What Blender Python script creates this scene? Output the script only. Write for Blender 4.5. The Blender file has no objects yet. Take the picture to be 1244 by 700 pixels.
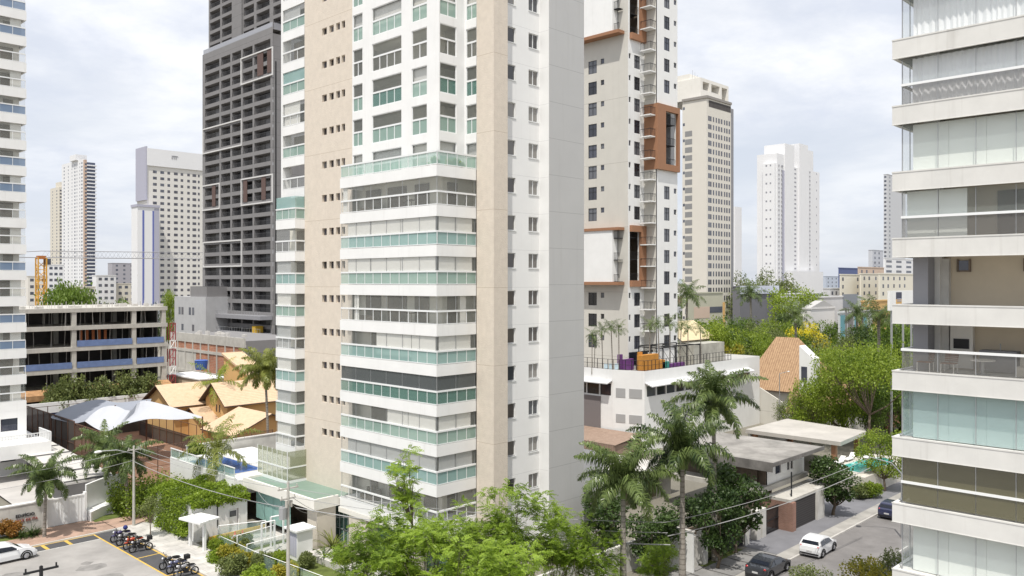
import bpy, math, random
import numpy as np
from mathutils import Vector, Matrix, noise as mnoise

SC = bpy.context.scene
COL = SC.collection
# ------------------------------------------------------------------ camera, world, sun, exposure
CAM_H = 22.0
HX, HY = 0.71934, 0.69466            # heading of the camera in the street grid (x = along the right street, y = along the left one)
FPX = 1015.0                         # focal length in photo pixels (1244 wide)
CX, CYH = 622.0, 343.0               # vanishing column, horizon row
cd = bpy.data.cameras.new('Camera')
cam = bpy.data.objects.new('Camera', cd); COL.objects.link(cam)
cam.location = (0, 0, CAM_H)
cam.rotation_euler = (math.radians(90), 0, math.atan2(HY, HX) - math.radians(90))
cd.sensor_width = 36.0; cd.lens = FPX / 1244 * 36.0
cd.shift_y = -7.0 / 1244; cd.clip_start = 0.5; cd.clip_end = 12000
SC.camera = cam

SUN_EL = math.radians(65)
SUN_AZ = (-0.85, -0.53)             # horizontal direction towards the sun
W = bpy.data.worlds.new('World'); SC.world = W; W.use_nodes = True
nt = W.node_tree; nt.nodes.clear()
def N(t, tp, **k):
    n = t.nodes.new(tp)
    for a, v in k.items():
        if a in n.inputs: n.inputs[a].default_value = v
        else: setattr(n, a, v)
    return n
out = N(nt, 'ShaderNodeOutputWorld'); bg = N(nt, 'ShaderNodeBackground'); bg.inputs[1].default_value = 0.108
sky = N(nt, 'ShaderNodeTexSky', sky_type='NISHITA', sun_disc=False)
sky.sun_elevation = SUN_EL; sky.sun_rotation = math.atan2(SUN_AZ[0], SUN_AZ[1])
sky.air_density = 1.0; sky.dust_density = 1.6; sky.ozone_density = 1.0
tc = N(nt, 'ShaderNodeTexCoord'); sep = N(nt, 'ShaderNodeSeparateXYZ')
nt.links.new(tc.outputs['Generated'], sep.inputs[0])
zc = N(nt, 'ShaderNodeMath', operation='MAXIMUM'); nt.links.new(sep.outputs[2], zc.inputs[0]); zc.inputs[1].default_value = 0.0
za = N(nt, 'ShaderNodeMath', operation='ADD'); nt.links.new(zc.outputs[0], za.inputs[0]); za.inputs[1].default_value = 0.22
vd = N(nt, 'ShaderNodeVectorMath', operation='DIVIDE'); nt.links.new(tc.outputs['Generated'], vd.inputs[0])
cb = N(nt, 'ShaderNodeCombineXYZ')
for i in range(3): nt.links.new(za.outputs[0], cb.inputs[i])
nt.links.new(cb.outputs[0], vd.inputs[1])
n1 = N(nt, 'ShaderNodeTexNoise', Scale=1.15, Detail=9.0, Roughness=0.55, Distortion=0.35)
nt.links.new(vd.outputs[0], n1.inputs['Vector'])
r1 = N(nt, 'ShaderNodeValToRGB'); r1.color_ramp.elements[0].position = 0.33; r1.color_ramp.elements[1].position = 0.56
nt.links.new(n1.outputs[0], r1.inputs[0])
# fewer clouds close to the horizon, nearly closed higher up
hz = N(nt, 'ShaderNodeMapRange'); hz.inputs[1].default_value = 0.02; hz.inputs[2].default_value = 0.26
hz.inputs[3].default_value = 0.30; hz.inputs[4].default_value = 1.0
nt.links.new(sep.outputs[2], hz.inputs[0])
mk = N(nt, 'ShaderNodeMath', operation='MULTIPLY'); nt.links.new(r1.outputs[0], mk.inputs[0]); nt.links.new(hz.outputs[0], mk.inputs[1])
n2 = N(nt, 'ShaderNodeTexNoise', Scale=2.6, Detail=7.0, Roughness=0.6); nt.links.new(vd.outputs[0], n2.inputs['Vector'])
r2 = N(nt, 'ShaderNodeValToRGB')
r2.color_ramp.elements[0].position = 0.36; r2.color_ramp.elements[0].color = (6.0, 6.35, 7.15, 1)
r2.color_ramp.elements[1].position = 0.60; r2.color_ramp.elements[1].color = (8.0, 8.1, 8.3, 1)
nt.links.new(n2.outputs[0], r2.inputs[0])
# thin high veil over the open sky
veil = N(nt, 'ShaderNodeMixRGB'); veil.inputs[0].default_value = 0.82; veil.inputs[2].default_value = (5.8, 6.1, 6.75, 1)
nt.links.new(sky.outputs[0], veil.inputs[1])
mx = N(nt, 'ShaderNodeMixRGB'); nt.links.new(mk.outputs[0], mx.inputs[0])
nt.links.new(veil.outputs[0], mx.inputs[1]); nt.links.new(r2.outputs[0], mx.inputs[2])
nt.links.new(mx.outputs[0], bg.inputs[0]); nt.links.new(bg.outputs[0], out.inputs[0])

sd = bpy.data.lights.new('Sun', 'SUN'); so = bpy.data.objects.new('Sun', sd); COL.objects.link(so)
sd.energy = 3.5; sd.angle = math.radians(0.5); sd.color = (1.0, 0.955, 0.88)
_k = math.cos(SUN_EL) / math.hypot(*SUN_AZ)
so.rotation_euler = Vector((SUN_AZ[0]*_k, SUN_AZ[1]*_k, math.sin(SUN_EL))).to_track_quat('Z', 'Y').to_euler()
so.location = (-40, -40, 120)
SC.view_settings.view_transform = 'Standard'; SC.view_settings.look = 'None'
SC.view_settings.exposure = 0.31; SC.view_settings.gamma = 1.0
SC.render.engine = 'CYCLES'
SC.cycles.max_bounces = 6; SC.cycles.diffuse_bounces = 3; SC.cycles.glossy_bounces = 3
SC.cycles.transmission_bounces = 4; SC.cycles.transparent_max_bounces = 12
SC.cycles.use_denoising = True; SC.cycles.caustics_reflective = False; SC.cycles.caustics_refractive = False

# ------------------------------------------------------------------ pixel helpers (used while laying the place out)
def dep(x, y): return x*HX + y*HY
def at(px, py, Y):
    X = (px-CX)/FPX*Y
    return (HY*X + HX*Y, -HX*X + HY*Y, CAM_H + (CYH-py)/FPX*Y)
def gz(px, py, z=0.0):
    Y = (CAM_H-z)*FPX/(py-CYH); return at(px, py, Y)[:2]
def yx(px, x):                       # on the plane x = const, the y seen in column px
    k = (px-CX)/FPX; return (HY*x - k*HX*x)/(HX + k*HY)
def xy(px, y):                       # on the plane y = const, the x seen in column px
    k = (px-CX)/FPX; return (HX*y + k*HY*y)/(HY - k*HX)
def zp(py, x, y): return CAM_H + (CYH-py)/FPX*dep(x, y)

# ------------------------------------------------------------------ object helpers
ORG = {}
def tag(o, label=None, cat=None, group=None, kind=None):
    if label: o['label'] = label
    if cat: o['category'] = cat
    if group: o['group'] = group
    if kind: o['kind'] = kind
    return o
def thing(name, label, cat, loc=(0, 0, 0), group=None, rz=0.0):
    o = bpy.data.objects.new(name, None); COL.objects.link(o); o.location = loc; o.rotation_euler = (0, 0, rz)
    o.empty_display_size = 0.3
    ORG[o.name] = Vector(loc); return tag(o, label, cat, group)
def link(name, me, parent=None, loc=(0, 0, 0), rz=0.0):
    o = bpy.data.objects.new(name, me); COL.objects.link(o)
    if parent is not None:
        o.parent = parent; o.location = loc
        ORG[o.name] = ORG.get(parent.name, Vector((0, 0, 0))) + Vector(loc)
    else:
        o.location = loc; ORG[o.name] = Vector(loc)
    o.rotation_euler = (0, 0, rz); return o

class MB:
    def __init__(s): s.v = []; s.f = []; s.m = []
    def box(s, x0, x1, y0, y1, z0, z1, m=0):
        b = len(s.v)
        s.v += [(x0,y0,z0),(x1,y0,z0),(x1,y1,z0),(x0,y1,z0),(x0,y0,z1),(x1,y0,z1),(x1,y1,z1),(x0,y1,z1)]
        for q in ((0,3,2,1),(4,5,6,7),(0,1,5,4),(1,2,6,5),(2,3,7,6),(3,0,4,7)): s.f.append(tuple(b+i for i in q)); s.m.append(m)
        return s
    def poly(s, pts, m=0):
        b = len(s.v); s.v += [tuple(p) for p in pts]; s.f.append(tuple(range(b, b+len(pts)))); s.m.append(m); return s
    def prism(s, pts, z0, z1, m=0):          # footprint polygon (counter clockwise) extruded
        n = len(pts); b = len(s.v)
        s.v += [(x, y, z0) for x, y in pts] + [(x, y, z1) for x, y in pts]
        s.f.append(tuple(range(b+n-1, b-1, -1))); s.f.append(tuple(range(b+n, b+2*n))); s.m += [m, m]
        for i in range(n):
            j = (i+1) % n; s.f.append((b+i, b+j, b+n+j, b+n+i)); s.m.append(m)
        return s
    def tube(s, pts, rad, n=8, m=0, caps=True):
        pts = [Vector(p) for p in pts]
        if not hasattr(rad, '__len__'): rad = [rad]*len(pts)
        b = len(s.v); up = None
        for i, p in enumerate(pts):
            t = (pts[min(i+1, len(pts)-1)] - pts[max(i-1, 0)])
            t = t.normalized() if t.length > 1e-9 else Vector((0, 0, 1))
            if up is None:
                up = Vector((1, 0, 0)) if abs(t.x) < 0.9 else Vector((0, 1, 0))
            a = (up - t*up.dot(t)).normalized(); up = a; c = t.cross(a)
            for k in range(n):
                w = 2*math.pi*k/n; q = p + (a*math.cos(w) + c*math.sin(w))*rad[i]; s.v.append(tuple(q))
        for i in range(len(pts)-1):
            for k in range(n):
                k2 = (k+1) % n
                s.f.append((b+i*n+k, b+i*n+k2, b+(i+1)*n+k2, b+(i+1)*n+k)); s.m.append(m)
        if caps:
            s.f.append(tuple(b+k for k in range(n-1, -1, -1))); e = b+(len(pts)-1)*n
            s.f.append(tuple(e+k for k in range(n))); s.m += [m, m]
        return s
    def cyl(s, c, r, h, n=14, m=0, r2=None):
        return s.tube([c, (c[0], c[1], c[2]+h)], [r, r if r2 is None else r2], n, m)
    def ball(s, c, r, n=8, m=0, sx=1, sy=1, sz=1):
        b = len(s.v); R = n//2+1
        for i in range(R+1):
            t = math.pi*i/R
            for k in range(n):
                w = 2*math.pi*k/n
                s.v.append((c[0]+r*sx*math.sin(t)*math.cos(w), c[1]+r*sy*math.sin(t)*math.sin(w), c[2]+r*sz*math.cos(t)))
        for i in range(R):
            for k in range(n):
                k2 = (k+1) % n; s.f.append((b+i*n+k, b+i*n+k2, b+(i+1)*n+k2, b+(i+1)*n+k)); s.m.append(m)
        return s
    def holed(s, ax, c, u0, u1, z0, z1, holes, depth=0.15, m=0, mr=None):
        """a wall on the plane x=c (ax 'x', outside towards -x) or y=c, with real openings and reveals going inwards"""
        mr = m if mr is None else mr
        holes = [(max(a, u0), min(b_, u1), max(c0, z0), min(d, z1)) for a, b_, c0, d in holes if b_ > u0 and a < u1 and d > z0 and c0 < z1]
        us = sorted(set([u0, u1] + [h[0] for h in holes] + [h[1] for h in holes]))
        zs = sorted(set([z0, z1] + [h[2] for h in holes] + [h[3] for h in holes]))
        P = (lambda u, z, d=0: (c+d, u, z)) if ax == 'x' else (lambda u, z, d=0: (u, c+d, z))
        for j in range(len(zs)-1):
            zm = (zs[j]+zs[j+1])/2; row = [h for h in holes if h[2] < zm < h[3]]
            run = None
            for i in range(len(us)-1):
                um = (us[i]+us[i+1])/2; hit = any(h[0] < um < h[1] for h in row)
                if not hit and run is None: run = us[i]
                if hit and run is not None:
                    s.poly([P(run, zs[j]), P(us[i], zs[j]), P(us[i], zs[j+1]), P(run, zs[j+1])], m); run = None
            if run is not None: s.poly([P(run, zs[j]), P(u1, zs[j]), P(u1, zs[j+1]), P(run, zs[j+1])], m)
        for a, b_, c0, d in holes:
            s.poly([P(a,c0), P(b_,c0), P(b_,c0,depth), P(a,c0,depth)], mr); s.poly([P(a,d), P(b_,d), P(b_,d,depth), P(a,d,depth)], mr)
            s.poly([P(a,c0), P(a,d), P(a,d,depth), P(a,c0,depth)], mr); s.poly([P(b_,c0), P(b_,d), P(b_,d,depth), P(b_,c0,depth)], mr)
        return s
    def each(s, name, mats, parent, smooth=False):      # every loose piece becomes a part of its own
        par = list(range(len(s.v)))
        def find(a):
            while par[a] != a: par[a] = par[par[a]]; a = par[a]
            return a
        for f in s.f:
            r = find(f[0])
            for i in f[1:]: par[find(i)] = r
        gr = {}
        for f, m in zip(s.f, s.m): gr.setdefault(find(f[0]), []).append((f, m))
        o = None
        for fs in gr.values():
            ids = sorted({i for f, _ in fs for i in f}); ix = {v: k for k, v in enumerate(ids)}
            b = MB(); b.v = [s.v[i] for i in ids]; b.f = [tuple(ix[i] for i in f) for f, _ in fs]; b.m = [m for _, m in fs]; o = b.build(name, mats, parent, smooth=smooth)
        return o
    def mesh(s, name, mats, org=(0, 0, 0), smooth=False):
        me = bpy.data.meshes.new(name); ox, oy, oz = org
        me.from_pydata([(x-ox, y-oy, z-oz) for x, y, z in s.v], [], s.f)
        for m in (mats if isinstance(mats, (list, tuple)) else [mats]): me.materials.append(m)
        if any(s.m): me.polygons.foreach_set('material_index', s.m)
        if smooth: me.polygons.foreach_set('use_smooth', [True]*len(me.polygons))
        me.update(); return me
    def build(s, name, mats, parent=None, label=None, smooth=False):
        org = ORG[parent.name] if parent is not None else (0, 0, 0)
        o = link(name, s.mesh(name, mats, org, smooth), parent)
        if label: o['label'] = label
        return o
def structure(name, mb, mat): return tag(mb.build(name, mat), kind='structure')
def copy_tree(o, parent=None):
    c = o.copy(); COL.objects.link(c)
    if parent is not None: c.parent = parent
    ORG[c.name] = ORG.get(o.name, Vector((0, 0, 0)))
    for ch in list(o.children):
        copy_tree(ch, c)
    return c

# ------------------------------------------------------------------ materials
MAT = {}
def mat(name, col, rough=0.7, spec=0.3, metal=0.0, alpha=1.0, var=0.0, vscale=1.5, joint=None, jcol=None, bump=0.0, streak=0.0, em=0.0, rnd=None):
    if name in MAT: return MAT[name]
    m = bpy.data.materials.new(name); m.use_nodes = True; t = m.node_tree
    b = t.nodes['Principled BSDF']; L = t.links.new
    b.inputs['Roughness'].default_value = rough; b.inputs['Specular IOR Level'].default_value = spec
    b.inputs['Metallic'].default_value = metal; b.inputs['Alpha'].default_value = alpha
    c4 = (*col, 1); cur = None
    def mixc(fac, c1, c2, blend='MIX'):
        x = N(t, 'ShaderNodeMixRGB', blend_type=blend)
        for i, v in ((0, fac), (1, c1), (2, c2)):
            if hasattr(v, 'links'): L(v, x.inputs[i])
            else: x.inputs[i].default_value = v
        return x.outputs[0]
    cur = c4
    geo = None
    if var or joint or streak or bump:
        geo = N(t, 'ShaderNodeNewGeometry')
    if rnd:
        oi = N(t, 'ShaderNodeObjectInfo'); rr = N(t, 'ShaderNodeValToRGB'); rr.color_ramp.interpolation = 'CONSTANT'
        rr.color_ramp.elements[0].color = (*rnd[0], 1); rr.color_ramp.elements[1].color = (*rnd[-1], 1)
        rr.color_ramp.elements[1].position = 1 - 1/len(rnd)
        for i in range(1, len(rnd)-1):
            e = rr.color_ramp.elements.new(i/len(rnd)); e.color = (*rnd[i], 1)
        L(oi.outputs['Random'], rr.inputs[0]); cur = rr.outputs[0]
    if var:
        n = N(t, 'ShaderNodeTexNoise', Scale=vscale, Detail=6.0, Roughness=0.6); L(geo.outputs['Position'], n.inputs['Vector'])
        mr = N(t, 'ShaderNodeMapRange'); mr.inputs[1].default_value = 0.3; mr.inputs[2].default_value = 0.7
        mr.inputs[3].default_value = 1-var; mr.inputs[4].default_value = 1+var*0.6
        L(n.outputs[0], mr.inputs[0])
        vm = N(t, 'ShaderNodeVectorMath', operation='SCALE')
        if hasattr(cur, 'links'): L(cur, vm.inputs[0])
        else: vm.inputs[0].default_value = cur[:3]
        L(mr.outputs[0], vm.inputs['Scale']); cur = vm.outputs[0]
    if streak:
        mp = N(t, 'ShaderNodeMapping'); mp.inputs['Scale'].default_value = (2.2, 2.2, 0.10); L(geo.outputs['Position'], mp.inputs[0])
        n = N(t, 'ShaderNodeTexNoise', Scale=1.0, Detail=5.0, Roughness=0.65); L(mp.outputs[0], n.inputs['Vector'])
        mr = N(t, 'ShaderNodeMapRange'); mr.inputs[1].default_value = 0.56; mr.inputs[2].default_value = 0.78; mr.inputs[4].default_value = streak
        L(n.outputs[0], mr.inputs[0]); cur = mixc(mr.outputs[0], cur, (col[0]*0.45, col[1]*0.42, col[2]*0.38, 1))
    if joint:                                 # (period, offset, width): thin horizontal construction joints
        sp = N(t, 'ShaderNodeSeparateXYZ'); L(geo.outputs['Position'], sp.inputs[0])
        a = N(t, 'ShaderNodeMath', operation='SUBTRACT'); L(sp.outputs[2], a.inputs[0]); a.inputs[1].default_value = joint[1]
        w = N(t, 'ShaderNodeMath', operation='PINGPONG'); L(a.outputs[0], w.inputs[0]); w.inputs[1].default_value = joint[0]/2
        lt = N(t, 'ShaderNodeMath', operation='LESS_THAN'); L(w.outputs[0], lt.inputs[0]); lt.inputs[1].default_value = joint[2]
        cur = mixc(lt.outputs[0], cur, (*(jcol or (col[0]*.45, col[1]*.45, col[2]*.45)), 1))
    if hasattr(cur, 'links'): L(cur, b.inputs['Base Color'])
    else: b.inputs['Base Color'].default_value = cur
    if bump:
        n = N(t, 'ShaderNodeTexNoise', Scale=vscale*6, Detail=5.0); L(geo.outputs['Position'], n.inputs['Vector'])
        bp = N(t, 'ShaderNodeBump', Strength=bump, Distance=0.05); L(n.outputs[0], bp.inputs['Height']); L(bp.outputs[0], b.inputs['Normal'])
    MAT[name] = m; return m

def leafmat(name, c1, c2, scale=0.7, trans=0.45, rough=0.45):
    if name in MAT: return MAT[name]
    m = bpy.data.materials.new(name); m.use_nodes = True; t = m.node_tree; L = t.links.new
    b = t.nodes['Principled BSDF']; o = t.nodes['Material Output']
    geo = N(t, 'ShaderNodeNewGeometry')
    n = N(t, 'ShaderNodeTexNoise', Scale=scale, Detail=4.0); L(geo.outputs['Position'], n.inputs['Vector'])
    oi = N(t, 'ShaderNodeObjectInfo')
    ad = N(t, 'ShaderNodeMath', operation='MULTIPLY_ADD'); L(geo.outputs['Random Per Island'], ad.inputs[0]); ad.inputs[1].default_value = 0.42
    L(n.outputs[0], ad.inputs[2])
    ad2 = N(t, 'ShaderNodeMath', operation='MULTIPLY_ADD'); L(oi.outputs['Random'], ad2.inputs[0]); ad2.inputs[1].default_value = 0.22; L(ad.outputs[0], ad2.inputs[2])
    r = N(t, 'ShaderNodeValToRGB'); r.color_ramp.elements[0].position = 0.45; r.color_ramp.elements[1].position = 1.12 if False else 1.0
    r.color_ramp.elements[0].color = (*c1, 1); r.color_ramp.elements[1].color = (*c2, 1); L(ad2.outputs[0], r.inputs[0])
    L(r.outputs[0], b.inputs['Base Color']); b.inputs['Roughness'].default_value = rough; b.inputs['Specular IOR Level'].default_value = 0.35
    tr = N(t, 'ShaderNodeBsdfTranslucent'); L(r.outputs[0], tr.inputs[0])
    ms = N(t, 'ShaderNodeMixShader'); ms.inputs[0].default_value = trans; L(b.outputs[0], ms.inputs[1]); L(tr.outputs[0], ms.inputs[2])
    L(ms.outputs[0], o.inputs['Surface']); MAT[name] = m; return m

def brickmat(name, c1, c2, mortar, scale=4.0, ax='x', rough=0.85, bw=0.5, rh=0.25, ms=0.02):
    if name in MAT: return MAT[name]
    m = bpy.data.materials.new(name); m.use_nodes = True; t = m.node_tree; L = t.links.new; b = t.nodes['Principled BSDF']
    geo = N(t, 'ShaderNodeNewGeometry'); sp = N(t, 'ShaderNodeSeparateXYZ'); L(geo.outputs['Position'], sp.inputs[0])
    cbn = N(t, 'ShaderNodeCombineXYZ')
    if ax == 'g': L(sp.outputs[0], cbn.inputs[0]); L(sp.outputs[1], cbn.inputs[1])
    else: L(sp.outputs[1 if ax == 'x' else 0], cbn.inputs[0]); L(sp.outputs[2], cbn.inputs[1])
    bt = N(t, 'ShaderNodeTexBrick', Scale=scale); bt.inputs['Color1'].default_value = (*c1, 1); bt.inputs['Color2'].default_value = (*c2, 1)
    bt.inputs['Mortar'].default_value = (*mortar, 1); bt.inputs['Mortar Size'].default_value = ms
    bt.inputs['Brick Width'].default_value = bw; bt.inputs['Row Height'].default_value = rh
    L(cbn.outputs[0], bt.inputs['Vector'])
    n = N(t, 'ShaderNodeTexNoise', Scale=0.8, Detail=5.0); L(geo.outputs['Position'], n.inputs['Vector'])
    mr = N(t, 'ShaderNodeMapRange'); mr.inputs[1].default_value = .3; mr.inputs[2].default_value = .7; mr.inputs[3].default_value = 0.75; mr.inputs[4].default_value = 1.15
    L(n.outputs[0], mr.inputs[0])
    vm = N(t, 'ShaderNodeVectorMath', operation='SCALE'); L(bt.outputs[0], vm.inputs[0]); L(mr.outputs[0], vm.inputs['Scale'])
    L(vm.outputs[0], b.inputs['Base Color']); b.inputs['Roughness'].default_value = rough
    MAT[name] = m; return m

def tilemat(name, c1, c2, ax='x', period=0.28, rough=0.8):     # rows of clay roof tiles
    if name in MAT: return MAT[name]
    m = bpy.data.materials.new(name); m.use_nodes = True; t = m.node_tree; L = t.links.new; b = t.nodes['Principled BSDF']
    geo = N(t, 'ShaderNodeNewGeometry')
    wv = N(t, 'ShaderNodeTexWave', wave_type='BANDS', bands_direction='X' if ax == 'x' else 'Y', Scale=1/period/3.0, Distortion=0.4)
    L(geo.outputs['Position'], wv.inputs['Vector'])
    n = N(t, 'ShaderNodeTexNoise', Scale=2.2, Detail=7.0, Roughness=0.7); L(geo.outputs['Position'], n.inputs['Vector'])
    ad = N(t, 'ShaderNodeMath', operation='MULTIPLY_ADD'); L(wv.outputs[0], ad.inputs[0]); ad.inputs[1].default_value = 0.25; L(n.outputs[0], ad.inputs[2])
    r = N(t, 'ShaderNodeValToRGB'); r.color_ramp.elements[0].position = .35; r.color_ramp.elements[1].position = .85
    r.color_ramp.elements[0].color = (*c1, 1); r.color_ramp.elements[1].color = (*c2, 1); L(ad.outputs[0], r.inputs[0])
    L(r.outputs[0], b.inputs['Base Color']); b.inputs['Roughness'].default_value = rough
    bp = N(t, 'ShaderNodeBump', Strength=0.6, Distance=0.06); L(wv.outputs[0], bp.inputs['Height']); L(bp.outputs[0], b.inputs['Normal'])
    MAT[name] = m; return m

FH = 2.95
white = mat('white_paint', (0.83, 0.83, 0.82), 0.6, var=0.04, vscale=0.6, streak=0.16)
whitej = mat('white_panel', (0.82, 0.82, 0.81), 0.6, var=0.03, vscale=0.5, joint=(FH, 21.6, 0.012), jcol=(0.6, 0.6, 0.6), streak=0.10)
greyj = mat('grey_panel', (0.50, 0.50, 0.495), 0.7, var=0.03, vscale=0.4, joint=(FH, 21.8, 0.02), jcol=(0.36, 0.36, 0.36), streak=0.12)
beigej = mat('beige_render', (0.69, 0.615, 0.525), 0.85, var=0.07, vscale=2.2, joint=(FH*2, 21.6, 0.018), jcol=(0.5, 0.42, 0.33), bump=0.5, streak=0.07)
cream = mat('cream_paint', (0.80, 0.775, 0.72), 0.65, var=0.04, vscale=0.8, streak=0.16)
creamsl = mat('cream_slab', (0.68, 0.67, 0.64), 0.65, var=0.07, vscale=0.9, streak=0.34)
alu = mat('white_aluminium', (0.80, 0.81, 0.81), 0.35, 0.5)
darkalu = mat('dark_aluminium', (0.035, 0.037, 0.045), 0.4, 0.5)
glassg = mat('green_glass', (0.40, 0.57, 0.50), 0.04, 0.6, alpha=0.46)
glassb = mat('blue_green_glass', (0.38, 0.58, 0.55), 0.04, 0.6, alpha=0.48)
glasst = mat('deep_green_glass', (0.15, 0.29, 0.25), 0.04, 0.7, alpha=0.58)
glassc = mat('clear_glass', (0.45, 0.48, 0.46), 0.03, 0.7, alpha=0.14)
glassblue = mat('blue_glass', (0.22, 0.31, 0.45), 0.05, 0.7, alpha=0.70)
pane = mat('window_pane', (0.1, 0.1, 0.1), 0.06, 0.7, rnd=[(0.05,0.05,0.055), (0.16,0.15,0.14), (0.09,0.08,0.075), (0.26,0.25,0.235), (0.07,0.075,0.085)])
panedark = mat('dark_pane', (0.03, 0.032, 0.04), 0.06, 0.8, rnd=[(0.03,0.032,0.045), (0.06,0.065,0.09), (0.022,0.022,0.028), (0.12,0.125,0.14)])
panefar = mat('far_pane', (0.10, 0.11, 0.13), 0.15, 0.6, rnd=[(0.08,0.09,0.12), (0.13,0.14,0.17), (0.10,0.10,0.12)])
blind = mat('roller_blind', (0.70, 0.69, 0.65), 0.8, rnd=[(0.72,0.71,0.68), (0.62,0.61,0.57), (0.68,0.66,0.60), (0.55,0.55,0.53)])
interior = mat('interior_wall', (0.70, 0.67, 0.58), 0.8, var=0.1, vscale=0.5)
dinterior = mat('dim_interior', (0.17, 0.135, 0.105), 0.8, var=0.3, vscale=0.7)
concrete = mat('raw_concrete', (0.50, 0.48, 0.44), 0.9, var=0.16, vscale=0.8, streak=0.35)
lconc = mat('pale_concrete', (0.56, 0.54, 0.51), 0.9, var=0.12, vscale=0.35, streak=0.1)
asphalt = mat('asphalt', (0.34, 0.325, 0.31), 0.9, var=0.2, vscale=0.4, bump=0.2)
asphaltd = mat('dark_asphalt', (0.085, 0.085, 0.09), 0.9, var=0.15, vscale=0.9, bump=0.2)
asphaltr = mat('street_asphalt', (0.20, 0.19, 0.185), 0.9, var=0.22, vscale=0.5, bump=0.2)
paintw = mat('road_white', (0.58, 0.57, 0.54), 0.8, var=0.25, vscale=3)
painty = mat('road_yellow', (0.66, 0.44, 0.10), 0.8, var=0.25, vscale=3)
metal = mat('galvanised_metal', (0.45, 0.46, 0.47), 0.45, 0.5, metal=0.6)
black = mat('black_metal', (0.018, 0.018, 0.02), 0.5, 0.4)
rubber = mat('rubber', (0.02, 0.02, 0.02), 0.85, 0.2)
bark = mat('bark', (0.17, 0.135, 0.10), 0.95, var=0.3, vscale=5, bump=0.5)
palmbark = mat('palm_bark', (0.30, 0.275, 0.24), 0.95, var=0.25, vscale=4, joint=(0.32, 0, 0.03), jcol=(0.17, 0.15, 0.13), bump=0.3)
gardenwall = mat('weathered_wall', (0.60, 0.585, 0.55), 0.9, var=0.18, vscale=0.9, streak=0.45)
darkgrey = mat('dark_grey_wall', (0.235, 0.228, 0.23), 0.75, var=0.06, vscale=0.6, joint=(2.95, 0.3, 0.02), jcol=(0.08, 0.08, 0.085))
midgrey = mat('mid_grey_wall', (0.28, 0.28, 0.30), 0.75, var=0.06, vscale=0.6)
palegrey = mat('pale_grey_wall', (0.46, 0.46, 0.47), 0.75, var=0.08, vscale=0.6)
brown = mat('terracotta_paint', (0.34, 0.175, 0.10), 0.7, var=0.05)
taupe = mat('taupe_render', (0.60, 0.58, 0.53), 0.75, var=0.04, vscale=0.6, joint=(3.1*3, 2.0, 0.03), jcol=(0.42, 0.40, 0.36), streak=0.1)
# ------------------------------------------------------------------ vegetation
def quads_mesh(name, V, mats, extra=None, mi=None):
    """V: (n,4,3) array of quads"""
    n = len(V); me = bpy.data.meshes.new(name)
    me.vertices.add(n*4); me.vertices.foreach_set('co', np.ascontiguousarray(V, dtype=np.float32).reshape(-1))
    me.loops.add(n*4); me.loops.foreach_set('vertex_index', np.arange(n*4, dtype=np.int32))
    me.polygons.add(n); me.polygons.foreach_set('loop_start', np.arange(0, n*4, 4, dtype=np.int32))
    me.polygons.foreach_set('loop_total', np.full(n, 4, dtype=np.int32))
    for m in (mats if isinstance(mats, (list, tuple)) else [mats]): me.materials.append(m)
    if mi is not None: me.polygons.foreach_set('material_index', np.asarray(mi, dtype=np.int32))
    me.update(calc_edges=True); me.validate(); return me
def unit(a): return a/np.maximum(np.linalg.norm(a, axis=-1, keepdims=True), 1e-9)
def leafquads(P, D, Nn, la, lb):
    D = unit(D); S = unit(np.cross(D, Nn)); la = np.asarray(la).reshape(-1, 1); lb = np.asarray(lb).reshape(-1, 1)
    return np.stack([P, P + D*la*0.45 + S*lb, P + D*la, P + D*la*0.45 - S*lb], axis=1)

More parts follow.
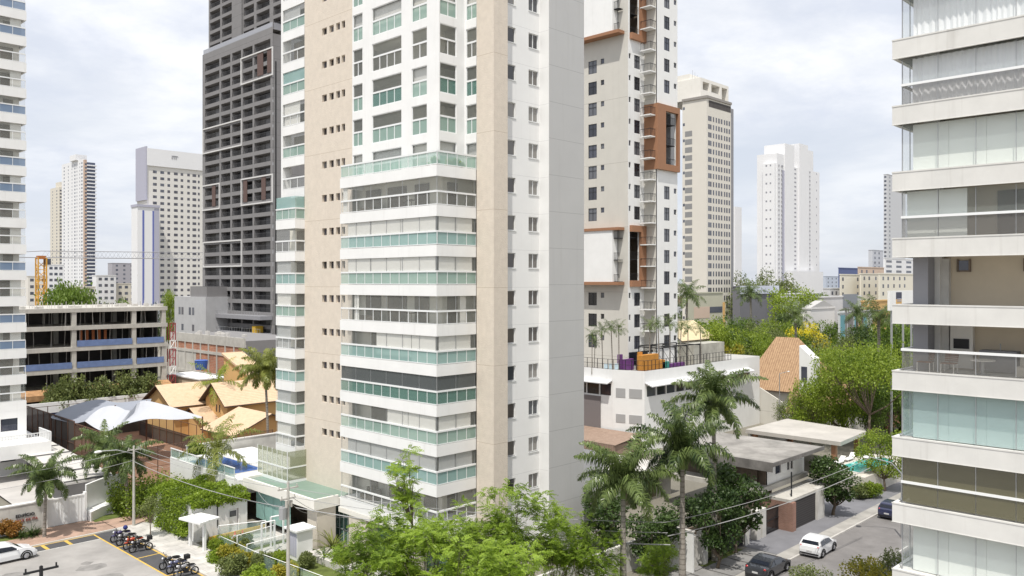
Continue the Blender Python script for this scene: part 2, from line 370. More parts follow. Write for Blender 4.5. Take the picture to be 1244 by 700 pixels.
def crown_points(rng, H, R, base, nc, shape, crad=(0.20, 0.36)):
    """centres and radii of the leaf clumps"""
    out = []; hc = (H-base)/2; zc = base + hc; tries = 0
    while len(out) < nc and tries < 5000:
        tries += 1
        p = rng.uniform(-1, 1, 3); d = np.linalg.norm(p)
        if d > 1 or d < 0.25: continue
        if shape == 'umbrella':
            rr = math.hypot(p[0], p[1]); z = 0.62*(1 - 0.6*rr**2) + 0.25*p[2] - 0.1
        elif shape == 'cone':
            z = p[2]; f = 0.25 + 0.75*(1-z)/2; p[0] *= f; p[1] *= f
        else: z = p[2]
        c = np.array([p[0]*R*0.82, p[1]*R*0.82, zc + z*hc*0.86])
        out.append((c, R*rng.uniform(*crad)))
    return out
def tree_meshes(key, H, R, base, nc, per, leaf, m, seed, shape='round', trunk_r=0.16, flat=0.65, spray=False, barkm=None, crad=(0.20, 0.36)):
    rng = np.random.default_rng(seed); cl = crown_points(rng, H, R, base, nc, shape, crad)
    # trunk and limbs
    mb = MB(); lean = rng.uniform(-0.06, 0.06, 2)*H; fork = base*rng.uniform(0.75, 0.95)
    tp = [np.array([lean[0]*t*t, lean[1]*t*t, fork*t]) for t in (0, .3, .65, 1)]
    mb.tube(tp, [trunk_r*1.25, trunk_r, trunk_r*.9, trunk_r*.8], 8, caps=False)
    for c, r in cl[:16]:
        a = tp[-1]; midp = a*0.5 + c*0.5; midp = midp + np.array([(c[0]-a[0])*0.12, (c[1]-a[1])*0.12, -0.10*np.linalg.norm(c-a)]) + rng.normal(0, .05*R, 3)
        pts = [a*(1-t)**2 + midp*2*t*(1-t) + c*t*t for t in (0, .33, .66, 1)]
        mb.tube(pts, [trunk_r*.55, trunk_r*.36, trunk_r*.2, trunk_r*.08], 5, caps=False)
        for _ in range(2):
            e = c + unit(rng.normal(0, 1, 3))*r*0.8; mb.tube([pts[2], (pts[2]+e)/2 + rng.normal(0, .05*R, 3), e], [trunk_r*.16, trunk_r*.1, trunk_r*.04], 4, caps=False)
    tme = mb.mesh(key+'_trunk', barkm or bark, smooth=True)
    Q = []
    for c, r in cl:
        n = max(4, int(per*(r/(0.28*R))**2))
        p = unit(rng.normal(0, 1, (n, 3)))*(rng.uniform(0.25, 1, (n, 1))**0.45)*r
        p *= (1 + 0.35*np.sin(p[:, :1]*7/r + c[0]*3)*np.cos(p[:, 1:2]*6/r))      # ragged clump outline
        p[:, 2] *= flat; P = c + p
        outw = unit(p + np.array([0, 0, 0.15])*r)
        if spray:
            D = unit(outw*np.array([1, 1, 0.35]) + rng.normal(0, .35, (n, 3)) + np.array([0, 0, -0.05]))
            Nn = unit(np.array([0, 0, 1.0]) + rng.normal(0, .35, (n, 3)))
            S = unit(np.cross(D, Nn)); Ls = leaf*rng.uniform(2.6, 4.2, (n, 1)); k = 6
            for i in range(k):
                t = (i+0.6)/k; q = P + D*Ls*t + np.array([0, 0, -1])*Ls*0.22*t*t; w = leaf*(1.05 - 0.55*abs(t-0.45))
                for s in (-1, 1):
                    d = unit(D*0.45 + S*s + rng.normal(0, .12, (n, 3))); Q.append(leafquads(q, d, Nn, np.full(n, w), np.full(n, w*0.30)))
        else:
            D = unit(outw*0.7 + rng.normal(0, .8, (n, 3)) + np.array([0, 0, -0.25]))
            Nn = unit(outw*0.6 + np.array([0, 0, .7]) + rng.normal(0, .55, (n, 3)))
            l = leaf*rng.uniform(.7, 1.35, n); Q.append(leafquads(P, D, Nn, l, l*0.36))
    cme = quads_mesh(key+'_crown', np.concatenate(Q), m)
    return tme, cme
def plant_tree(name, label, cat, x, y, meshes, z=0.0, s=1.0, sz=None, rz=0.0, group=None):
    r = thing(name, label, cat, (x, y, z), group, rz); r.scale = (s, s, sz or s)
    link('trunk', meshes[0], r); link('crown', meshes[1], r); return r
def shrub_mesh(key, rx, ry, h, n, leaf, m, seed, lumps=9):
    rng = np.random.default_rng(seed); Q = []
    for i in range(lumps):
        a = rng.uniform(0, 6.283); d = math.sqrt(rng.uniform(0, 1))*0.7
        c = np.array([rx*d*math.cos(a), ry*d*math.sin(a), h*rng.uniform(.3, .68)]); r = min(rx, ry, h)*rng.uniform(.35, .6); k = n//lumps
        p = unit(rng.normal(0, 1, (k, 3)))*(rng.uniform(.2, 1, (k, 1))**.4)*r; P = c + p; P[:, 2] = np.maximum(P[:, 2], 0.02)
        D = unit(p/r*0.8 + rng.normal(0, .6, (k, 3))); Nn = unit(p/r + np.array([0, 0, .6]) + rng.normal(0, .5, (k, 3)))
        l = leaf*rng.uniform(.7, 1.4, k); Q.append(leafquads(P, D, Nn, l, l*.34))
    return quads_mesh(key, np.concatenate(Q), m)
def shrub(name, label, x, y, me, z=0.0, s=1.0, rz=0.0, group=None, cat='shrub'):
    o = link(name, me, None, (x, y, z), rz); o.scale = (s, s, s); return tag(o, label, cat, group)

def palm_meshes(key, H, L, nf, m, seed, r0=0.2, r1=0.14, droop=1.0, shaft=0.0, bulge=0.0, nl=34, leafl=0.55, spread=1.0, lean=0.0, plume=0.25):
    rng = np.random.default_rng(seed); mb = MB()
    zs = np.linspace(0, H, 9); pts = [(lean*(z/H)**1.7, 0.3*lean*(z/H)**2, z) for z in zs]
    rad = [r0*(1-t) + r1*t + bulge*math.exp(-((t-.35)/.25)**2) for t in np.linspace(0, 1, 9)]; rad[0] = r0*1.25
    mb.tube(pts, rad, 10, caps=False); tme = mb.mesh(key+'_trunk', palmbark, smooth=True)
    top = np.array(pts[-1]); sm = None
    if shaft:
        sb = MB(); sb.tube([tuple(top), tuple(top+np.array([0, 0, shaft*.5])), tuple(top+np.array([0, 0, shaft]))], [r1*1.25, r1*1.1, r1*.5], 10, caps=False)
        sm = sb.mesh(key+'_shaft', leafmat('crownshaft', (.12, .19, .05), (.22, .30, .08), 2.0, 0.1), smooth=True); top = top + np.array([0, 0, shaft*.9])
    Q = []; 
    for f in range(nf):
        az = f*2.39996 + rng.normal(0, .18); age = f/(nf-1)             # young upright leaves first, old hanging ones last
        e0 = math.radians(82 - 88*age*spread + rng.normal(0, 6)); Lf = L*rng.uniform(.88, 1.08)*(0.8 + 0.2*math.sin(math.pi*min(1, age+.25)))
        h = np.array([math.cos(az), math.sin(az), 0]); side = np.array([-math.sin(az), math.cos(az), 0]); up = np.array([0, 0, 1.0])
        K = 14; p = top.copy(); P = [p.copy()]; T = []
        for k in range(K):
            t = k/K; e = max(-1.5, e0 - droop*(0.85 + 0.55*age)*1.35*t**1.3); d = h*math.cos(e) + up*math.sin(e); T.append(d); p = p + d*Lf/K; P.append(p.copy())
        P = np.array(P); T.append(T[-1]); T = np.array(T)
        for k in range(K):                                        # rachis as a thin strip
            w = 0.045*(1-k/K*.8)*L/3; Q.append(np.array([[P[k]-side*w, P[k]+side*w, P[k+1]+side*w*.9, P[k+1]-side*w*.9]]))
        ts = np.linspace(0.10, 0.99, nl); idx = ts*K; i0 = np.minimum(idx.astype(int), K-1); fr = (idx-i0)[:, None]
        B = P[i0]*(1-fr) + P[i0+1]*fr; D = unit(T[i0]); prof = np.sin(np.pi*np.clip(ts*.86+.14, 0, 1))**.6
        for s in (-1, 1):
            roll = rng.normal(0, plume, (nl, 1)); nrm = unit(np.cross(D, np.tile(side, (nl, 1))))
            ld = unit(D*0.42 + s*side*np.cos(roll) + nrm*np.sin(roll)*1.0 + np.array([0, 0, -.18*droop]) + rng.normal(0, .10, (nl, 3)))
            ll = (leafl*prof*rng.uniform(.85, 1.1, nl))[:, None]; w = 0.036*L/4*np.ones((nl, 1))
            mid = B + ld*ll*.45; e2 = unit(ld*.8 + np.array([0, 0, -1.0*droop])); end = mid + e2*ll*.5
            S = unit(np.cross(ld, nrm + 1e-4)); Q.append(np.stack([B-S*w*.6, B+S*w*.6, mid+S*w, mid-S*w], 1)); Q.append(np.stack([mid-S*w, mid+S*w, end+S*w*.15, end-S*w*.15], 1))
    return tme, quads_mesh(key+'_crown', np.concatenate(Q), m), sm
def plant_palm(label, x, y, ms, z=0.0, s=1.0, rz=0.0, group=None, name='palm_tree', cat='palm tree'):
    r = thing(name, label, cat, (x, y, z), group, rz); r.scale = (s, s, s)
    link('trunk', ms[0], r); link('crown', ms[1], r)
    if ms[2]: link('crown_shaft', ms[2], r)
    return r
def spiky_mesh(key, n, L, m, seed, w=0.05):            # rosette of strap leaves
    rng = np.random.default_rng(seed); Q = []
    for i in range(n):
        az = rng.uniform(0, 6.283); e = rng.uniform(.25, 1.45); h = np.array([math.cos(az), math.sin(az), 0]); sd = np.array([-math.sin(az), math.cos(az), 0]); p = np.array([0, 0, 0.05]); l = L*rng.uniform(.7, 1.1)
        for k in range(4):
            d = h*math.cos(e) + np.array([0, 0, math.sin(e)]); q = p + d*l/4; w0 = w*(1-.2*k); w1 = w*(1-.2*(k+1)) if k < 3 else 0.006
            Q.append(np.array([[p-sd*w0, p+sd*w0, q+sd*w1, q-sd*w1]])); p = q; e -= 0.33
    return quads_mesh(key, np.concatenate(Q), m)

lf_feather = leafmat('leaf_feathery', (.10, .175, .017), (.34, .47, .06), 0.55, 0.5)
lf_green = leafmat('leaf_green', (.045, .095, .014), (.19, .28, .045), 0.5, 0.4)
lf_bright = leafmat('leaf_bright', (.09, .155, .014), (.32, .41, .05), 0.6, 0.45)
lf_dark = leafmat('leaf_dark', (.018, .042, .012), (.075, .125, .03), 0.6, 0.35)
lf_olive = leafmat('leaf_olive', (.075, .105, .032), (.23, .27, .09), 0.6, 0.4)
lf_yellow = leafmat('leaf_yellow', (.42, .38, .02), (.80, .70, .05), 0.8, 0.4)
lf_golden = leafmat('leaf_golden', (.14, .17, .02), (.50, .44, .06), 0.9, 0.45)
lf_red = leafmat('leaf_red', (.10, .10, .02), (.42, .20, .05), 1.2, 0.4)
lf_palm = leafmat('leaf_palm', (.022, .052, .015), (.19, .25, .08), 0.9, 0.35, 0.30)
lf_palmb = leafmat('leaf_palm_yellow', (.07, .10, .02), (.30, .33, .08), 0.9, 0.4, 0.35)
lf_vine = leafmat('leaf_vine', (.10, .17, .015), (.33, .44, .05), 0.7, 0.45)
grassm = mat('lawn_grass', (.115, .145, .035), 0.95, var=0.35, vscale=1.2)

# ------------------------------------------------------------------ vehicles
def carpaint(col):
    m = mat('paint_%d_%d_%d' % tuple(int(c*100) for c in col), col, 0.25, 0.5)
    m.node_tree.nodes['Principled BSDF'].inputs['Coat Weight'].default_value = 0.6; return m
lampglass = mat('lamp_glass', (.75, .76, .78), 0.1, 0.8); redlamp = mat('tail_lamp', (.45, .02, .02), 0.15, 0.7)
carglass = mat('car_glass', (.02, .024, .035), 0.04, 0.9); rimm = mat('alloy_rim', (.5, .5, .52), 0.3, 0.6, metal=.8)
plate = mat('number_plate', (.6, .6, .6), 0.5)
def make_car(label, col, loc, rz, Lc=4.0, Wc=1.72, Hc=1.5, hatch=True, group=None):
    """side profile lofted across the width with tumblehome; +x is the front"""
    r = thing('parked_car', label, 'car', loc, group, rz); P = carpaint(col)
    q = Lc/4.0; hh = Hc/1.5
    if hatch: top = [(-1.98,.62),(-1.93,.92),(-1.80,1.02),(-1.55,1.38),(-1.30,1.46),(-.6,1.50),(.05,1.46),(.35,1.36),(1.0,.98),(1.35,.90),(1.75,.78),(1.95,.62)]
    else: top = [(-1.98,.60),(-1.94,.88),(-1.78,.98),(-1.35,1.02),(-.95,1.34),(-.6,1.43),(-.1,1.46),(.25,1.40),(.50,1.30),(1.02,.96),(1.35,.89),(1.75,.77),(1.95,.60)]
    top = [(x*q, z*hh) for x, z in top]; n = len(top)
    def half(z):                       # half width at height z
        return Wc/2*(1.0 if z < .95*hh else 1.0 - .24*(z-.95*hh)/(.55*hh)) * (0.97 if z < .4 else 1)
    b = MB(); rows = []
    for s in (-1, 1):
        row = []
        for (x, z) in top:
            e = 0.90 if abs(x) > 1.85*q else 1.0
            row.append((x, s*half(z)*e, z))
        rows.append(row)
    def bot(x): return 0.22 if abs(x) < 1.7*q else 0.30
    for s, row in zip((-1, 1), rows):   # sides: from sill to belt, belt to roof
        for i in range(n-1):
            (x0, y0, z0), (x1, y1, z1) = row[i], row[i+1]
            w0 = s*Wc/2*(.90 if abs(x0) > 1.85*q else .985); w1 = s*Wc/2*(.90 if abs(x1) > 1.85*q else .985)
            bz0 = min(z0, .90*hh); bz1 = min(z1, .90*hh)
            mz0 = min(.55*hh, bz0-.02); mz1 = min(.55*hh, bz1-.02)
            m0 = w0*1.018; m1 = w1*1.018
            b.poly([(x0, w0*.97, bot(x0)), (x1, w1*.97, bot(x1)), (x1, m1, mz1), (x0, m0, mz0)])
            b.poly([(x0, m0, mz0), (x1, m1, mz1), (x1, w1, bz1), (x0, w0, bz0)])
            if z0 > bz0 or z1 > bz1: b.poly([(x0, w0, bz0), (x1, w1, bz1), (x1, y1, z1), (x0, y0, z0)])
    for i in range(n-1):
        a, c = rows[0][i], rows[0][i+1]; d, e = rows[1][i+1], rows[1][i]
        if a[2] <= .90*hh: a = (a[0], -Wc/2*(.9 if abs(a[0]) > 1.85*q else .985), a[2]); e = (e[0], -a[1], e[2])
        if c[2] <= .90*hh: c = (c[0], -Wc/2*(.9 if abs(c[0]) > 1.85*q else .985), c[2]); d = (d[0], -c[1], d[2])
        b.poly([a, c, d, e])
    for k in (0, n-1):
        x, z = top[k]; w = Wc/2*.9; b.poly([(x, -w, z), (x, w, z), (x, w*.97, .30), (x, -w*.97, .30)])
    b.box(-1.9*q, 1.85*q, -Wc/2*.9, Wc/2*.9, .20, .34)
    me = b.mesh('car_body', P, (0, 0, 0)); body = link('body', me, r)
    # glass: panels a few mm proud of the body
    def panel(name, pts, m=carglass, off=0.012, nrm=None):
        v = [Vector(p) for p in pts]; nn = (v[1]-v[0]).cross(v[2]-v[0]).normalized()
        if nrm is not None and nn.dot(Vector(nrm)) < 0: nn = -nn
        g = MB(); g.poly([tuple(p+nn*off) for p in v]); return link(name, g.mesh(name, m), r)
    def inter(x):                       # roofline height at x
        for (xa, za), (xb, zb) in zip(top[:-1], top[1:]):
            if xa <= x <= xb: return za + (zb-za)*(x-xa)/(xb-xa)
        return top[-1][1]
    tx = [p[0] for p in top]
    fw0, fw1 = (7, 8) if hatch else (8, 9)
    A, Bp = top[fw0], top[fw1]
    panel('windscreen', [(Bp[0], -half(Bp[1])*.86, Bp[1]+.0), (Bp[0], half(Bp[1])*.86, Bp[1]), (A[0], half(A[1])*.9, A[1]-.02), (A[0], -half(A[1])*.9, A[1]-.02)], nrm=(1, 0, 1))
    A, Bp = (top[3], top[2]) if hatch else (top[4], top[3])
    panel('rear_window', [(Bp[0]+.02, -half(Bp[1])*.84, Bp[1]+.05), (Bp[0]+.02, half(Bp[1])*.84, Bp[1]+.05), (A[0], half(A[1])*.88, A[1]-.03), (A[0], -half(A[1])*.88, A[1]-.03)], nrm=(-1, 0, .6))
    for s in (-1, 1):
        for (xa, xb) in ((-1.42*q, -.62*q), (-.55*q, .30*q)):
            zb = .96*hh
            def sp(x, z): return (x, s*half(z), z)
            xs0 = xa; zt0 = min(inter(xa)-.10, 1.37*hh); zt1 = min(inter(xb)-.10, 1.37*hh)
            xe = xb + (.42*q if xb > 0 else 0)
            panel('side_window', [sp(xa + (-.10*q if xa < -1 else 0), zb), sp(xe, zb), sp(xb, zt1), sp(xs0, zt0)], nrm=(0, s, 0))
    tyre = MB(); 
    R_ = .315; 
    for k in range(20):
        a0, a1 = 2*math.pi*k/20, 2*math.pi*(k+1)/20
        for (ra, ya), (rb, yb) in (((R_*.62, -.10), (R_*.93, -.10)), ((R_*.93, -.10), (R_, -.06)), ((R_, -.06), (R_, .06)), ((R_, .06), (R_*.93, .10)), ((R_*.93, .10), (R_*.62, .10))):
            tyre.poly([(ra*math.cos(a0), ya, ra*math.sin(a0)), (ra*math.cos(a1), ya, ra*math.sin(a1)), (rb*math.cos(a1), yb, rb*math.sin(a1)), (rb*math.cos(a0), yb, rb*math.sin(a0))])
    tme = tyre.mesh('tyre', rubber); rim = MB()
    for k in range(5):
        a = 2*math.pi*k/5; rim.tube([(0, -.085, 0), (R_*.62*math.cos(a), -.09, R_*.62*math.sin(a))], [.05, .03], 5)
    rim.tube([(0, -.07, 0), (0, .07, 0)], .19*1.0, 16); rme = rim.mesh('rim', rimm)
    for x in (-1.22*q, 1.22*q):
        for s in (-1, 1):
            w = link('wheel', tme, r, (x, s*(Wc/2-.085), R_), 0 if s < 0 else math.pi); link('rim', rme, w)
            ar = MB()                                   # dark wheel arch
            pts = [(x + .40*math.cos(t), s*(Wc/2+.018), R_ + .40*math.sin(t)) for t in np.linspace(-.15, math.pi+.15, 14)]
            ar.tube(pts, .045, 5); link('wheel_arch', ar.mesh('wheel_arch', rubber), r)
    for s in (-1, 1):
        h = MB(); h.ball((1.74*q, s*Wc*.37, .70*hh), .14, 8, 0, 1.1, 1.0, .6); link('headlight', h.mesh('headlight', lampglass, smooth=True), r)
        h = MB(); h.ball((-1.86*q, s*Wc*.40, .86*hh), .12, 8, 0, .7, 1.0, 1.2); link('tail_light', h.mesh('tail_light', redlamp, smooth=True), r)
        h = MB(); h.ball((.62*q, s*(Wc/2+.06), 1.0*hh), .09, 8, 0, .7, 1.2, .8); link('mirror', h.mesh('mirror', P, smooth=True), r)
    h = MB(); h.box(-1.99*q-.012, -1.96*q-.004, -.22, .22, .52, .64); link('number_plate', h.mesh('number_plate', plate), r)
    h = MB(); h.box(1.93*q, 1.965*q, -.5, .5, .34, .56); link('grille', h.mesh('grille', black), r)
    h = MB(); h.box(-2.0*q, -1.95*q, -Wc*.44, Wc*.44, .30, .42); link('rear_bumper', h.mesh('rear_bumper', black), r)
    return r
def make_bike(label, col, loc, rz, box=False, group='motorbikes parked side by side along the kerb'):
    r = thing('motorbike', label, 'motorbike', loc, group, rz); P = carpaint(col)
    w = MB()
    for x in (-.62, .64):
        ring = [(x + .27*math.cos(t), 0, .30 + .27*math.sin(t)) for t in np.linspace(0, 2*math.pi, 17)]
        wb = MB(); wb.tube(ring, .05, 6, caps=False); wh = link('wheel', wb.mesh('wheel', rubber), r)
        hb = MB(); hb.tube([(x, -.05, .30), (x, .05, .30)], .09, 8)
        for k in range(6):
            t = k*math.pi/3; hb.tube([(x, 0, .30), (x+.23*math.cos(t), 0, .30+.23*math.sin(t))], .012, 4)
        link('rim', hb.mesh('rim', metal), wh)
    b = MB(); b.tube([(.64, .07, .30), (.46, .07, .92)], .025, 6); b.tube([(.64, -.07, .30), (.46, -.07, .92)], .025, 6)
    b.tube([(.46, 0, .85), (.1, 0, .62), (-.62, .08, .30)], .035, 6); b.tube([(.46, 0, .8), (.1, 0, .30), (-.2, 0, .30)], .035, 6); b.box(-.15, .2, -.13, .13, .28, .55)
    link('frame', b.mesh('frame', black), r)
    t = MB(); t.ball((.18, 0, .78), .26, 10, 0, 1.05, .6, .55); t.ball((.55, 0, .80), .14, 8, 0, .8, .9, 1.1); t.ball((.62, 0, .56), .26, 8, 0, 1.0, .3, .3); t.ball((-.45, 0, .72), .26, 8, 0, 1.1, .5, .35)
    link('fairing', t.mesh('fairing', P, smooth=True), r)
    s = MB(); s.ball((-.28, 0, .82), .30, 8, 0, 1.25, .5, .25); link('seat', s.mesh('seat', rubber, smooth=True), r)
    h = MB(); h.tube([(.36, -.36, 1.0), (.45, -.15, 1.02), (.45, .15, 1.02), (.36, .36, 1.0)], .018, 6)
    for sgn in (-1, 1): h.tube([(.45, sgn*.2, 1.02), (.50, sgn*.27, 1.2)], .008, 4); h.ball((.50, sgn*.28, 1.22), .06, 6, 0, .4, 1, .8)
    link('handlebar', h.mesh('handlebar', black), r)
    e = MB(); e.tube([(.15, -.14, .28), (-.3, -.16, .26), (-.72, -.17, .40)], [.025, .04, .05], 7); link('exhaust', e.mesh('exhaust', rimm), r)
    l = MB(); l.ball((.66, 0, .86), .08, 8); link('headlight', l.mesh('headlight', lampglass), r)
    if box:
        x = MB(); x.box(-.85, -.50, -.2, .2, .86, 1.16); link('top_box', x.mesh('top_box', black), r)
    return r
# ------------------------------------------------------------------ ground, streets, pavements
groundm = mat('town_ground', (0.22, 0.205, 0.17), 0.95, var=0.3, vscale=0.05)
brickpave = brickmat('red_paving', (.42, .27, .20), (.48, .32, .25), (.36, .27, .21), 5.0, 'g', bw=.5, rh=.25, ms=.03)
slabpave = brickmat('slab_paving', (.52, .50, .47), (.58, .56, .53), (.40, .38, .35), 1.0, 'g', bw=1.2, rh=1.2, ms=.02)
clay = mat('clay_court', (0.33, 0.19, 0.125), 0.95, var=0.1, vscale=0.4)
structure('ground', MB().poly([(-9000,-9000,0),(9000,-9000,0),(9000,9000,0),(-9000,9000,0)]), groundm)
structure('road', MB().poly([(-70,-40,.004),(29.0,-40,.004),(29.0,76.8,.004),(-70,76.8,.004)]), asphalt)
structure('street', MB().poly([(29.0,20.5,.004),(420,20.5,.004),(420,30,.004),(29.0,30,.004)]), asphaltr)
mb = MB()
mb.box(29.2, 32.0, 33.5, 77.0, 0, .14); mb.box(29.0, 29.2, 33.5, 77.0, 0, .13)
structure('pavement', mb, slabpave)
structure('brick_pavement', MB().box(-60, 28.9, 77.0, 81.4, 0, .13).box(29.0, 33.0, 77.0, 81.4, 0, .135), brickpave)
structure('kerb', MB().box(-60, 29.0, 76.8, 76.99, 0, .12), lconc)
structure('street_pavement', MB().box(32.0, 420, 30.2, 31.3, 0, .13), mat('worn_concrete', (.36, .345, .32), .9, var=.25, vscale=.7))
structure('near_pavement', MB().box(32.0, 420, 17.5, 20.3, 0, .13), lconc)
structure('street_kerb', MB().box(32.0, 420, 30.0, 30.19, 0, .12).box(32.0, 420, 20.31, 20.5, 0, .12), mat('kerb_stone', (.5, .48, .45), .9, var=.15))
# parking bays and painted lines
mb = MB(); mb.poly([(27.1,46,.008),(29.0,46,.008),(29.0,76.8,.008),(27.1,76.8,.008)]); mb.poly([(0,75.2,.008),(27.1,75.2,.008),(27.1,76.8,.008),(0,76.8,.008)])
structure('parking_strip', mb, asphaltd)
mb = MB()
def stripe(x0, x1, y0, y1): mb.poly([(x0,y0,.012),(x1,y0,.012),(x1,y1,.012),(x0,y1,.012)])
stripe(26.98, 27.12, 44, 76.9); stripe(28.86, 28.99, 44, 74.6)
for y in (71.6, 67.6, 62.0, 56.5): stripe(27.12, 28.86, y, y+.13)
stripe(20.6, 27.0, 76.68, 76.79)
for x in (20.4, 22.8, 24.6): stripe(x, x+.28, 75.25, 76.68)
structure('yellow_lines', mb, painty)
pr_ = random.Random(8); mb = MB()
for i in range(16):
    cx_, cy_ = pr_.uniform(15, 26), pr_.uniform(50, 74.5); n_ = pr_.randrange(6, 10); rr2 = pr_.uniform(.4, 1.6)
    mb.poly([(cx_+rr2*pr_.uniform(.6, 1.3)*math.cos(6.283*k/n_), cy_+rr2*pr_.uniform(.5, 1.1)*math.sin(6.283*k/n_), .0065) for k in range(n_)])
for i in range(10):
    cx_, cy_ = pr_.uniform(44, 110), pr_.uniform(21.5, 29.5); n_ = 8; rr2 = pr_.uniform(.4, 1.1)
    mb.poly([(cx_+2*rr2*pr_.uniform(.6, 1.3)*math.cos(6.283*k/n_), cy_+rr2*pr_.uniform(.5, 1.1)*math.sin(6.283*k/n_), .0065) for k in range(n_)])
tag(structure('asphalt_patches', mb, mat('patched_asphalt', (.25, .24, .23), .9, var=.3, vscale=1.3)), kind='structure')
mb = MB(); stripe(14, 27.0, 75.05, 75.19)
for i in range(7): stripe(19.8 - .2*i, 22.2 - .2*i, 63.0-1.25*i, 63.55-1.25*i)
stripe(16.0, 18.2, 73.2, 73.35); stripe(44, 47, 25.1, 25.22); stripe(60, 63, 24.6, 24.72); stripe(70, 73, 24.6, 24.72); stripe(90, 93, 24.6, 24.72)
structure('white_lines', mb, paintw)
# concrete driveway strips and lawn verge in front of the houses on the narrow side street
drive = mat('driveway_concrete', (.24, .235, .23), .9, var=.2, vscale=.8); strips = MB()
for i in range(9): strips.box(47.5+1.75*i, 49.05+1.75*i, 31.35, 33.9, 0, .12)
for i in range(4): strips.box(51.6+1.25*i, 52.7+1.25*i, 34.0, 36.4, 0, .118)
structure('driveway_strips', strips, drive)
structure('dark_driveway', MB().poly([(63.4,31.3,.02),(100,31.3,.02),(100,36.5,.02),(63.4,36.5,.02)]), mat('blue_grey_paving', (.19, .19, .205), .9, var=.15, vscale=.5))
structure('lawn', MB().poly([(32,44,.01),(38.4,44,.01),(38.4,63.5,.01),(32,63.5,.01)]).poly([(56.8,34,.02),(62.6,34,.02),(62.6,36.6,.02),(56.8,36.6,.02)]).poly([(45,33.5,.02),(51,33.5,.02),(51,37,.02),(45,37,.02)]), grassm)

# ------------------------------------------------------------------ the main apartment tower
TT = thing('apartment_tower', 'tall white and beige apartment tower with green glass balconies, the widest of all buildings', 'apartment building', (48, 58, 0))
def fz(f): return 21.8 + FH*f
UX, UY = 41.57, 47.8; BX, BY = 40.2, 46.5; FX = 44.2; TOP = 66.0
yA = yx(428, UX); yB = yx(370, UX); yC = yx(341.5, UX); yBal = yx(414, BX)
x655 = xy(655, 45.5); y667 = 44.44; x709 = xy(709.5, y667)
SX = 40.56; yS0 = yB - .05; yS1 = yx(335, SX)
mb = MB()
mb.box(42.5, x709-.02, 48.5, yC-.02, 0, 30.6); mb.box(44.6, x709-.02, 50.6, yC-.02, 30.6, TOP-.02)
mb.box(45.72, x709-.02, 46.3, 50.6, 0, TOP-.02)
mb.build('core_wall', interior, TT)
# white facade of the upper storeys
UF = list(range(4, 12))
colsL = [(yx(b, UX), yx(a, UX)) for a, b in ((428.6, 440.3), (451.8, 487.6), (500, 518.5))]
colsR = [(xy(534.6, UY), xy(554.7, UY))]
colsF = [(yx(579.0, FX)+.02, yx(566, FX))]
def zr(f): return ((fz(f)-.15, fz(f)+2.13) if f > 3 else (fz(3)+.02, fz(3)+2.1))
holes = [(a, b, *zr(f)) for f in [3]+UF for a, b in colsL]
w = MB(); w.holed('x', UX, UY, yA, fz(3)-.02, TOP, holes, .16)
holes = [(a, b, *zr(f)) for f in [3]+UF for a, b in colsR]; w.holed('y', UY, UX, FX, fz(3)-.02, TOP, holes, .16)
holes = [(a, b, *zr(f)) for f in [3]+UF for a, b in colsF]; w.holed('x', FX, 46.47, UY, fz(3)-.02, TOP, holes, .16)
w.poly([(UX,UY,TOP),(FX,UY,TOP),(FX,yA,TOP),(UX,yA,TOP)])
w.build('upper_facade', white, TT)
for f in [3]+UF:                                # floor slabs behind the upper windows
    z = fz(f); s = MB(); s.box(UX+.17, 44.58, UY+.17, yA-.01, z-.35, z-.17); s.box(FX+.18, 45.7, 46.6, 50.5, z-.35, z-.171); s.build('floor_slab', interior, TT)
# windows of the upper storeys
rng = random.Random(5)
MESHC = {}
def put(kind, ax, c, u, z, w_, h_, build, m, parent, name):
    """a repeated part with shared mesh data: local (u, depth, z) geometry, set into plane c of axis ax"""
    k = (kind, ax, round(w_, 2), round(h_, 2), m.name)
    if k not in MESHC:
        b = MB(); build(b)
        if ax == 'x': b.v = [(d, u_, z_) for u_, d, z_ in b.v]
        MESHC[k] = b.mesh(kind, m)
    loc = Vector((c, u, z)) if ax == 'x' else Vector((u, c, z))
    return link(name, MESHC[k], parent, loc - ORG[parent.name])
def big_window(ax, c, u0, u1, z0, z1, parent, mull, style):
    w_, h_ = u1-u0, z1-z0; zm = 1.18 if h_ > 2.2 else 1.02
    def fr(b):
        t = .055
        b.box(0, w_, .05, .12, 0, t); b.box(0, w_, .05, .12, h_-t, h_); b.box(0, t, .05, .12, t, h_-t); b.box(w_-t, w_, .05, .12, t, h_-t)
        b.box(t, w_-t, .04, .12, zm-.07, zm+.07)
        n = mull
        for i in range(1, n): b.box(w_*i/n-.03, w_*i/n+.03, .055, .115, t, zm-.07)
    def gl(b): b.box(.05, w_-.05, .08, .09, .05, zm-.07)
    def gu(b): b.box(.05, w_-.05, .09, .10, zm+.07, h_-.05)
    def bl(b):
        for i in range(24):
            a = w_*i/24; d = .26 + (.02 if i % 2 else 0); b.poly([(a, d, .03), (w_*(i+1)/24, .54-d, .03), (w_*(i+1)/24, .54-d, h_-.03), (a, d, h_-.03)])
    fo = put('window_frame_big', ax, c, u0, z0, w_, h_, fr, alu, parent, 'window')
    put('glass_low', ax, c, u0, z0, w_, h_, gl, {0: glassg, 1: glassc, 2: glasst}[style % 3], fo, 'lower_pane')
    put('glass_up', ax, c, u0, z0, w_, h_, gu, glassc, fo, 'upper_pane')
    if style >= 3: put('curtain', ax, c, u0, z0, w_, h_, bl, blind, fo, 'curtain')
    fo.location = Vector((c, u0, z0) if ax == 'x' else (u0, c, z0)) - ORG[parent.name]
styles = {3: 3, 4: 0, 5: 2, 6: 1, 7: 3, 8: 0, 9: 3, 10: 1, 11: 4}
